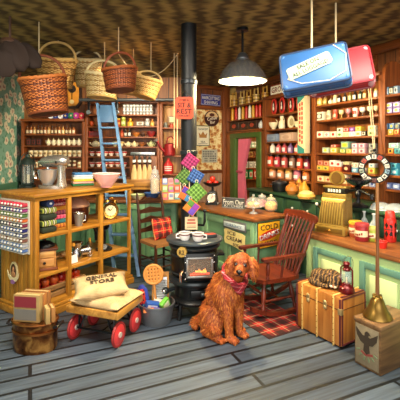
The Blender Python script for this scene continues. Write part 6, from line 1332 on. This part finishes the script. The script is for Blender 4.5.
basket('shallow honey wicker basket hanging at the rear of the red brown one', 132, 81, 4.7, .3, .16, ('b88848', 'e0bc78', '8a6430'), 0, (0, 8), base=.7, hh=.5)
basket('tilted tan wicker basket hanging nearest the cord garland', 148.5, 80.5, 4.4, .315, .2, ('b08040', 'dcb878', '86602c'), 0, (-8, 14), base=.78, hh=.42)
# cords
def cord(label, pts, r=.006, n=10):
    P0 = [Vector(p) for p in pts]; out = []
    for a, b in zip(P0, P0[1:]):
        for k in range(n): t_ = k/n; out.append(a.lerp(b, t_)-Vector((0, 0, .06*(b-a).length*math.sin(PI*t_))))
    out.append(P0[-1]); o = out[0]
    return solo('rope_garland', label, 'rope', MB().tube([p-o for p in out], r, 6), ROPE, o)
cord('pale cord garland swagging behind the baskets from the ceiling', [Vector((at(118, 52, 4.9).x, 4.9, CEIL)), at(136, 74, 4.9), at(151, 76.5, 4.9), at(164, 70, 4.9), Vector((at(178, 50, 4.9).x, 4.9, CEIL))])
for px, lab in ((174.2, 'left of two thin straight cords hanging beside the stove pipe'), (177.2, 'right of two thin straight cords hanging beside the stove pipe')):
    a = at(px, 148, 4.9); solo('twine', lab, 'cord', MB().tube([(0, 0, 0), (0, 0, CEIL-a.z)], .006, 6), ROPE, a)
# dark leather bundle at the left
LB = at(10, 52, 3.55)
lb = thing('leather_bundle', 'dark brown leather hides draped in a hanging bundle at the left', 'leather', LB)
m_lt = P('24160e', .85, 0, .5, 9)
for i, (x, y, z, w, h, ty, tx) in enumerate(((-.07, 0, -.1, .2, .3, 24, 10), (.07, -.05, -.1, .19, .26, -28, 4), (.15, .05, -.08, .16, .24, -48, 0), (-.16, -.04, -.14, .18, .26, 40, -6), (.0, -.1, -.18, .17, .2, 6, 12))):
    rg = []
    for j in range(11):
        v = -1+2*j/10; q = max(.05, (1-v*v)**.5); rg.append([Vector((w*q*.62*math.cos(a), (.03+.012*math.sin(3*a))*q*math.sin(a)+.02*math.cos(2*a+i)*q, h*.62*v+.02*math.sin(2*a+i)*q)) for a in (2*PI*k/20 for k in range(20))])
    part('hide', MB().rings(rg).xf(Matrix.Translation((x, y, z+.05)) @ Euler((R(tx), R(ty), R(8*i))).to_matrix().to_4x4()), m_lt, lb)
part('tie_strap', MB().tube([(0, 0, .12), (0, 0, CEIL-LB.z)], .012, 8), P('4a3020', .6), lb); part('binding', MB().lathe([(.07, .0), (.085, .03), (.07, .06)], 20, (0, 0, .06)), P('4a3020', .6), lb)

# ------------------------------------------------------------------ suitcases
def case_mesh(w, h, d, bev):
    return MB().box((0, 0, 0), (w, d, h), bev=bev)
SCY = 2.95
def suitcase(label, px, py, Y, w, h, d, rot, body, edge, corner):
    g = thing('suitcase', label, 'suitcase', at(px, py, Y), rot=tuple(R(a) for a in rot))
    part('shell', case_mesh(w, h, d, .03), body, g)
    mb = MB(); rr = .032
    for y in (-d/2+.012, d/2-.012):
        pts = []
        for cx, cy, a0 in ((w/2-rr, h/2-rr, 0), (-w/2+rr, h/2-rr, 90), (-w/2+rr, -h/2+rr, 180), (w/2-rr, -h/2+rr, 270)):
            for k in range(5): a = R(a0+k*22.5); pts.append((cx+rr*math.cos(a), y, cy+rr*math.sin(a)))
        mb.tube(pts, .009, 6, True)
    part('piping', mb, edge, g)
    part('seam', MB().box((0, 0, 0), (w+.004, .008, h+.004), bev=.028), edge, g)
    for sx_ in (-1, 1):
        for sz_ in (-1, 1): part('corner_guard', MB().ell((sx_*(w/2-.03), 0, sz_*(h/2-.03)), (.038, d/2+.004, .038), seg=14, rg=10), corner, g)
    part('handle', MB().tube([(-.07, 0, h/2), (-.06, 0, h/2+.035), (.06, 0, h/2+.035), (.07, 0, h/2)], .011, 8), edge, g)
    return g
m_cb_ = P('2f62a0', .5, 0, .22, 5); m_ce = P('1a3558', .4); m_cr2 = P('b8303a', .5, 0, .18, 5)
blue = suitcase('blue suitcase with a sale tag hanging from the ceiling', 314.5, 70.5, SCY, .5, .33, .13, (-22, -8, -20), m_cb_, m_ce, P('3a6ca8', .45))
redc = suitcase('red suitcase with pale corners hanging behind the blue suitcase', 339, 72, SCY+.2, .5, .33, .13, (-22, -8, -20), m_cr2, P('8a1f2a', .4), P('dcaab0', .45))
tg = thing('sale_tag', 'pale green sale tag tied across the blue suitcase front', 'tag', blue.location)
tg.rotation_euler = blue.rotation_euler
part('card', MB().prism([(-.17, -.05), (.15, -.05), (.17, -.03), (.17, .045), (.155, .06), (-.155, .06), (-.17, .045)], -.074, -.07).xf(Matrix.Translation((-.03, 0, 0)) @ Matrix.Rotation(R(-16), 4, 'Y')), P('a8bc9c', .6), tg)
for s, y, w_ in (('SALE ON', .03, .17), ('ALL LUGGAGE!', -.02, .28)):
    v = Matrix.Rotation(R(-16), 3, 'Y') @ Vector((-.002, 0, y)); text(tg, s, w_, .036, (-.03+v.x, -.074, v.z), (90, -16, 0), P('1e2826', .6))
part('string', MB().tube([(-.165, -.075, -.03), (-.2, -.074, -.08), (-.1, -.074, -.14), (.1, -.072, -.155), (.22, -.07, -.1), (.24, -.07, .05), (.16, -.07, .15)], .003, 5), ROPE, tg)
for g, lab in ((blue, 'tan rope holding up the blue suitcase'), (redc, 'tan rope holding up the red suitcase')):
    M = Euler(g.rotation_euler).to_matrix(); p = Vector(g.location)+M @ Vector((0, 0, .2)); solo('hanging_rope', lab, 'rope', MB().tube([(0, 0, 0), (0, 0, CEIL-p.z)], .008, 6), ROPE, p)
# pendant lamp
LP = at(242.5, 81, 3.9)
lamp = thing('pendant_lamp', 'grey metal dome pendant lamp with a glowing bulb', 'lamp', LP)
part('shade', MB().lathe([(.245, 0), (.25, .005), (.24, .03), (.21, .1), (.15, .17), (.09, .205), (.06, .215), (.06, .24), (.055, .24), (.08, .198), (.14, .162), (.2, .095), (.232, .028), (.245, 0)], 44), P('a4a8ac', .25, .85, .05, 5), lamp)
part('rim', MB().tube([(.247*math.cos(a), .247*math.sin(a), .002) for a in (2*PI*k/44 for k in range(44))], .009, 8, True), P('aeb2b6', .25, .8), lamp)
part('painted_glow_lining', MB().lathe([(.238, .012), (.228, .03), (.198, .096), (.138, .164), (.08, .2), (0, .205)], 44), P('dcc670', .5), lamp)  # added yellow lining; the glow under the shade is put into its colour
part('neck', MB().lathe([(.065, .21), (.07, .23), (.05, .27), (.03, .29), (0, .295)], 24), P('5a5e62', .3, .7), lamp)
part('bulb', MB().lathe([(0, .0), (.03, .01), (.045, .045), (.035, .085), (.02, .11), (0, .112)], 20, (0, 0, .03)), EMIT('fff0a0', 4.0), lamp)
part('rod', MB().cyl((0, 0, .29), (0, 0, CEIL-LP.z), .012), IRON, lamp); part('ceiling_cap', MB().cyl((0, 0, CEIL-LP.z-.03), (0, 0, CEIL-LP.z), .06, .06, 24), IRON, lamp)
# ------------------------------------------------------------------ dog and cat: one skin each
def skin(name, mb, voxel, mats, parent, smooth_it=6, loc=(0, 0, 0), disp=0.0, seed=1):
    me = mb.mesh(name+'_source'); o = bpy.data.objects.new(name+'_source', me); COL.objects.link(o)
    r = o.modifiers.new('r', 'REMESH'); r.mode = 'VOXEL'; r.voxel_size = voxel
    s = o.modifiers.new('s', 'SMOOTH'); s.iterations = smooth_it; s.factor = .5
    dg = bpy.context.evaluated_depsgraph_get(); out = bpy.data.meshes.new_from_object(o.evaluated_get(dg)); out.name = name
    bpy.data.objects.remove(o); out.materials.clear(); out.shade_smooth()
    return link(name, out, mats, parent, loc)
def fur_mat(name, h1, h2, h3, sc, stretch=(1, 1, .35)):
    t = NT(name); n1 = t.n('ShaderNodeTexNoise', Scale=sc, Detail=6.0, Distortion=.5); t.l(t.coord(stretch), n1.inputs['Vector'])
    n2 = t.n('ShaderNodeTexNoise', Scale=sc*6, Detail=3.0); t.l(t.coord((1, 1, .25)), n2.inputs['Vector'])
    f = t.math('ADD', t.math('MULTIPLY', n1.outputs['Fac'], .6), t.math('MULTIPLY', n2.outputs['Fac'], .4)); t.bump(n2.outputs['Fac'], .5, .01)
    return t.fin(t.ramp(f, [(.35, srgb(h1)), (.5, srgb(h2)), (.66, srgb(h3))]), .7)
def tufts(name, body, count, length, width, mats, parent, keep, flow, seed):
    """locks of hair lying along the coat, one mesh"""
    rnd = random.Random(seed); me = body.data; me.calc_loop_triangles()
    tris = me.loop_triangles; cum = []; tot = 0
    for t_ in tris: tot += t_.area; cum.append(tot)
    import bisect
    bm = bmesh.new()
    for _ in range(count):
        t_ = tris[bisect.bisect(cum, rnd.random()*tot) % len(tris)]
        a, b = rnd.random(), rnd.random()
        if a+b > 1: a, b = 1-a, 1-b
        p = [me.vertices[i].co for i in t_.vertices]; co = p[0]+(p[1]-p[0])*a+(p[2]-p[0])*b
        k = keep(co)
        if k <= 0: continue
        n = t_.normal; d = flow(co); d = (d-n*d.dot(n))
        if d.length < 1e-3: d = n.orthogonal()
        d = (d.normalized()+n*rnd.uniform(.12, .4)+Vector((rnd.uniform(-.2, .2), rnd.uniform(-.2, .2), 0))).normalized()
        sd = d.cross(n).normalized()*width*rnd.uniform(.7, 1.3); L_ = length*k*rnd.uniform(.6, 1.3)
        q0, q1, q2 = co-n*.003, co+d*L_*.55+n*.002, co+d*L_-n*.004
        v = [bm.verts.new(x) for x in (q0-sd, q0+sd, q1+sd*.8, q1-sd*.8, q2)]
        mi = rnd.choice((0, 0, 1, 1, 2))
        for f in (bm.faces.new(v[:4]), bm.faces.new((v[3], v[2], v[4]))): f.material_index = mi; f.smooth = True
    m = bpy.data.meshes.new(name); bm.to_mesh(m); bm.free()
    return link(name, m, mats, parent)
DG = Vector((.197, 3.31, 0)); DA = 47
dog = thing('dog', 'red golden long haired dog sitting before the stove with a red bandana', 'dog', DG, R(DA))
mb = MB()
mb.ell((0, .105, .145), (.12, .125, .14)); mb.ell((0, .03, .28), (.11, .115, .165), (R(-30), 0, 0)); mb.ell((0, -.04, .385), (.125, .135, .165), (R(-20), 0, 0)); mb.ell((0, -.1, .4), (.1, .085, .13))
mb.tube([(0, -.05, .44), (0, -.1, .52), (0, -.155, .6), (0, -.18, .64)], [.115, .095, .078, .07], 14)
for s in (-1, 1):
    mb.ell((s*.085, -.06, .37), (.06, .085, .12), (R(-10), 0, 0))
    mb.tube([(s*.08, -.08, .36), (s*.075, -.115, .23), (s*.07, -.12, .14), (s*.068, -.128, .06), (s*.068, -.135, .025)], [.062, .046, .036, .032, .034], 12)
    mb.ell((s*.068, -.158, .027), (.037, .056, .028)); 
    for k in (-1, 0, 1): mb.ell((s*.068+k*.021, -.2, .02), (.0125, .018, .019), seg=10, rg=8)
    mb.ell((s*.105, .045, .14), (.062, .12, .12), (R(18), 0, R(s*-8))); mb.tube([(s*.135, -.05, .12), (s*.135, .02, .055), (s*.13, .1, .045)], [.055, .045, .04], 10)
    mb.tube([(s*.135, .08, .032), (s*.135, -.03, .032), (s*.135, -.085, .028)], [.03, .034, .036], 10)
    for k in (-1, 0, 1): mb.ell((s*.135+k*.021, -.11, .02), (.0125, .02, .019), seg=10, rg=8)
mb.tube([(0, .2, .09), (-.03, .25, .055), (-.08, .25, .042), (-.12, .22, .038), (-.14, .18, .036)], [.05, .044, .042, .032, .012], 12)
HM = Matrix.Translation((0, -.205, .655)) @ Euler((R(0), R(3), R(-59))).to_matrix().to_4x4()
hb = MB()
hb.ell((0, .015, .01), (.078, .092, .072)); hb.ell((0, -.04, .02), (.062, .06, .054)); hb.ell((0, -.02, -.025), (.07, .075, .05))
hb.tube([(0, -.05, -.012), (0, -.1, -.022), (0, -.145, -.03), (0, -.158, -.032)], [.054, .043, .037, .026], 14); hb.tube([(0, -.05, -.045), (0, -.1, -.054), (0, -.138, -.056)], [.038, .03, .02], 12)
for s in (-1, 1):
    hb.ell((s*.033, -.082, .038), (.022, .016, .011)); hb.ell((s*.024, -.135, -.042), (.022, .024, .02))
    hb.tube([(s*.055, .02, .045), (s*.085, .012, .035), (s*.106, -.004, -.01), (s*.114, -.014, -.07), (s*.108, -.018, -.115)], [.022, .036, .045, .044, .02], 12, flat=.5)
hb.xf(HM); me = bpy.data.meshes.new('tmp'); hb.bm.to_mesh(me); hb.bm.free(); mb.bm.from_mesh(me); bpy.data.meshes.remove(me)
m_fur = fur_mat('red_golden_coat', '742c0c', 'ac5318', 'd0803a', 9)
body = skin('body', mb, .0075, m_fur, dog, 4)
HMi = HM.inverted()
def keep(c):
    h = HMi @ c
    if h.length < .19:
        if abs(h.x) > .082: return 1.0
        return .28 if h.y < -.02 else .5
    if c.z < .06: return .35
    if c.y < -.05 and c.z < .3: return .65
    return 1.15
def flow(c):
    h = HMi @ c
    if h.length < .19: return Vector((0, .25, -1)) if abs(h.x) > .07 else Vector((0, .9, .35))
    return Vector((0, .35, -1)) if c.y > 0 else Vector((0, .1, -1))
tufts('coat_locks', body, 15000, .034, .0034, [P('8a3a10', .6, 0, .3, 30), P('b45a1a', .6, 0, .3, 30), P('cc7c30', .6, 0, .3, 30)], dog, keep, flow, 3)
def hp(n_, mb_, mat, **k): return part(n_, mb_.xf(HM), mat, dog, **k)
for s in (-1, 1):
    e = hp('eye', MB().ell((s*.034, -.091, .014), (.0155, .012, .0145)), P('1f0e06', .25)); part('catchlight', MB().ell((s*.034-.004, -.1025, .019), .0022, seg=8, rg=6).xf(HM), WHITE, e)
hp('eyelids', MB().tube([(.034+.0165*math.cos(a), -.094, .014+.014*math.sin(a)) for a in (2*PI*k/14 for k in range(14))], .0035, 6, True).tube([(-.034+.0165*math.cos(a), -.094, .014+.014*math.sin(a)) for a in (2*PI*k/14 for k in range(14))], .0035, 6, True), P('3a1a0c', .6))
nz = MB().ell((0, -.173, -.018), (.024, .016, .017)); nz.ell((0, -.172, -.03), (.012, .012, .012)); hp('nose', nz, P('1a1110', .22))
hp('mouth_line', MB().tube([(-.042, -.108, -.058), (-.024, -.15, -.06), (0, -.168, -.05), (.024, -.15, -.06), (.042, -.108, -.058)], .0042, 6).tube([(0, -.172, -.03), (0, -.17, -.052)], .003, 6), P('1f0f0b', .5))
# bandana: rolled neck band, knot and hanging triangle
m_ban = PLAID('bandana_check', 'c02a35', '7a1420', 'e8a0a0', .05, ('X', 'Z'))
BM_ = Matrix.Translation((0, -.135, .545)) @ Euler((R(38), 0, 0)).to_matrix().to_4x4() @ Euler((0, 0, R(-30))).to_matrix().to_4x4()
bn = part('bandana', MB().tube([(.108*math.cos(a), .108*math.sin(a), .008*math.sin(5*a)) for a in (2*PI*k/30 for k in range(30))], [.022+.004*math.sin(3*k) for k in range(30)], 10, True).xf(BM_), m_ban, dog)
rg = []
for j in range(9):
    v = j/8; rg.append([Vector(((-1+2*k/14)*.105*(1-v)**.75, -.128-.022*(1-((-1+2*k/14))**2)*(1-.4*v)+(.003 if s_ else 0)+.028*v-.0+.05*(1-v)*abs(-1+2*k/14)**2, -.0-.125*v-.012*math.cos(3*(-1+2*k/14))*(1-v))) for s_, ks in ((0, range(15)), (1, range(14, -1, -1))) for k in ks])
part('bandana_front', MB().rings(rg).xf(Matrix.Translation((0, -.135, .535)) @ Euler((R(8), 0, R(-24))).to_matrix().to_4x4()), m_ban, dog)

# cat asleep, curled up on the trunk
cat = thing('cat', 'brown tabby cat curled asleep on the leather trunk', 'cat', TK.w(.205, .165, TZ+TH+.006), TK.a+R(20))
mb = MB()
mb.ell((-.015, .01, .056), (.125, .09, .06)); mb.ell((-.065, .0, .06), (.075, .085, .062)); mb.ell((.03, .02, .06), (.08, .075, .064))
mb.tube([(.05, .03, .06), (.085, -.01, .06), (.092, -.04, .058)], [.06, .052, .045], 12)
cM = Matrix.Translation((.085, -.075, .062)) @ Euler((R(14), R(8), R(16))).to_matrix().to_4x4() @ Matrix.Scale(1.22, 4)
hb = MB(); hb.ell((0, 0, 0), (.05, .044, .042)); hb.ell((0, -.034, -.014), (.024, .018, .016)); hb.ell((-.018, -.028, -.012), (.02, .02, .017)); hb.ell((.018, -.028, -.012), (.02, .02, .017))
for s in (-1, 1): hb.tube([(s*.027, .004, .028), (s*.034, .0, .052), (s*.037, .0, .066)], [.02, .011, .003], 8)
hb.xf(cM); me = bpy.data.meshes.new('tmp'); hb.bm.to_mesh(me); hb.bm.free(); mb.bm.from_mesh(me); bpy.data.meshes.remove(me)
mb.tube([(.03, -.075, .02), (.07, -.095, .018), (.11, -.1, .016)], [.02, .018, .016], 8); mb.ell((-.07, -.055, .035), (.05, .04, .034)); mb.tube([(-.05, -.085, .018), (-.005, -.1, .016), (.03, -.1, .016)], [.022, .018, .016], 8)
mb.tube([(-.13, .03, .03), (-.135, -.03, .022), (-.1, -.085, .02), (-.04, -.112, .018), (.02, -.118, .017), (.055, -.112, .016)], [.024, .022, .021, .02, .019, .012], 10)
t = NT('tabby_coat'); w_ = t.n('ShaderNodeTexWave', Scale=11.0, Distortion=7.0, Detail=2.0); w_.inputs['Detail Scale'].default_value = 1.6; t.l(t.coord(), w_.inputs['Vector']); n_ = t.n('ShaderNodeTexNoise', Scale=60.0, Detail=4.0); t.l(t.coord(), n_.inputs['Vector'])
t.bump(n_.outputs['Fac'], .5, .006)
m_tab = t.fin(t.ramp(t.math('ADD', t.math('MULTIPLY', w_.outputs['Fac'], .7), t.math('MULTIPLY', n_.outputs['Fac'], .3)), [(.3, srgb('1c120a')), (.5, srgb('4e341a')), (.78, srgb('946c3a'))]), .8)
cb_ = skin('body', mb, .005, m_tab, cat, 4)
tufts('coat_locks', cb_, 2500, .016, .0016, [P('20150c', .8, 0, .3, 40), P('4a321a', .8, 0, .3, 40), P('8a6638', .8, 0, .3, 40)], cat, lambda c: 0 if (cM.inverted() @ c).length < .056 else 1.0, lambda c: Vector((-1, 0, -.4)), 5)
def cp_(n_, mb_, mat): return part(n_, mb_.xf(cM), mat, cat)
cp_('muzzle', MB().ell((-.011, -.046, -.017), (.013, .009, .01)).ell((.011, -.046, -.017), (.013, .009, .01)), P('e0cfae', .8)); cp_('nose', MB().ell((0, -.053, -.009), (.006, .004, .004), seg=8, rg=6), P('b06a5a', .5))
for s in (-1, 1):
    cp_('closed_eye', MB().tube([(s*.01, -.044, .003), (s*.019, -.043, -.003), (s*.03, -.036, .004)], .002, 5), P('17100c', .5)); cp_('inner_ear', MB().ell((s*.033, -.007, .045), (.009, .004, .014), seg=8, rg=6), P('b08470', .8))
# ------------------------------------------------------------------ camera, light
cam = bpy.data.cameras.new('camera'); co = bpy.data.objects.new('camera', cam); COL.objects.link(co)
co.location = (0, 0, CZ); co.rotation_euler = (R(90), 0, 0); cam.sensor_width = 36; cam.lens = 36*F/400; cam.shift_y = -(200-HY)/400; cam.clip_start = .05
SC.camera = co
w = bpy.data.worlds.new('world'); SC.world = w; w.use_nodes = True
bg = w.node_tree.nodes['Background']; bg.inputs[0].default_value = (1, .95, .88, 1); bg.inputs[1].default_value = .9
def light(name, kind, loc, power, color, size=None, rot=(0, 0, 0), size_y=None, spot=None):
    l = bpy.data.lights.new(name, kind); l.energy = power; l.color = color; o = bpy.data.objects.new(name, l); COL.objects.link(o); o.location = loc; o.rotation_euler = tuple(R(a) for a in rot)
    if kind == 'AREA':
        l.size = size
        if size_y: l.shape = 'RECTANGLE'; l.size_y = size_y
    elif size is not None: l.shadow_soft_size = size
    return o
sun = light('front_fill_sun', 'SUN', (0, -6, 5), .95, (1, .96, .9), None, (86, 0, -4)); sun.data.angle = R(50)  # soft fill sun added through the open front so the back gets light
light('front_fill_panel', 'AREA', (.5, -1.2, 1.9), 35, (1, .96, .9), 4.0, (84, 0, 0), 2.4)  # added frontal fill behind the camera; no window is built there
light('ceiling_light', 'AREA', (-.9, 2.1, 2.8), 95, (1, .88, .7), 1.2, (0, 0, 0), .9)  # unseen fill panel added under the ceiling, left side, no fixture
light('ceiling_light', 'AREA', (1.3, 2.1, 2.8), 80, (1, .88, .7), 1.2, (0, 0, 0), .9)  # matching added fill for the right side, also without fixture
light('lamp_bulb', 'POINT', LP+Vector((0, 0, -.03)), 170, (1, .82, .48), .05)
bk = light('back_lamp', 'SPOT', (-.95, 4.7, 2.55), 150, (1, .84, .6), .15, (58, 0, 14)); bk.data.spot_size = R(120); bk.data.spot_blend = .6  # added spot with no fixture, brightens the left racks
light('storeroom_lamp', 'POINT', FR.w(.1, .9, 1.95), 22, (1, .86, .55), .1)
light('stove_fire', 'POINT', SV+Vector((.0, -.36, .5)), .2, (1, .5, .2), .04)
SC.view_settings.view_transform = 'Standard'; SC.view_settings.look = 'None'; SC.view_settings.gamma = 1; SC.view_settings.exposure = .35
SC.cycles.max_bounces = 6; SC.cycles.transparent_max_bounces = 12
from collections import defaultdict
by = defaultdict(list)
for o in ALL:
    if 'group' not in o: by[o.name.split('.')[0]].append(o)
for k, v in by.items():
    if len(v) > 1:
        for o in v: o['group'] = k.replace('_', ' ')+' group'
for o in ALL:
    n = len(o['label'].split())
    if n < 4 or n > 16: print('LABEL LENGTH', n, o['label'])
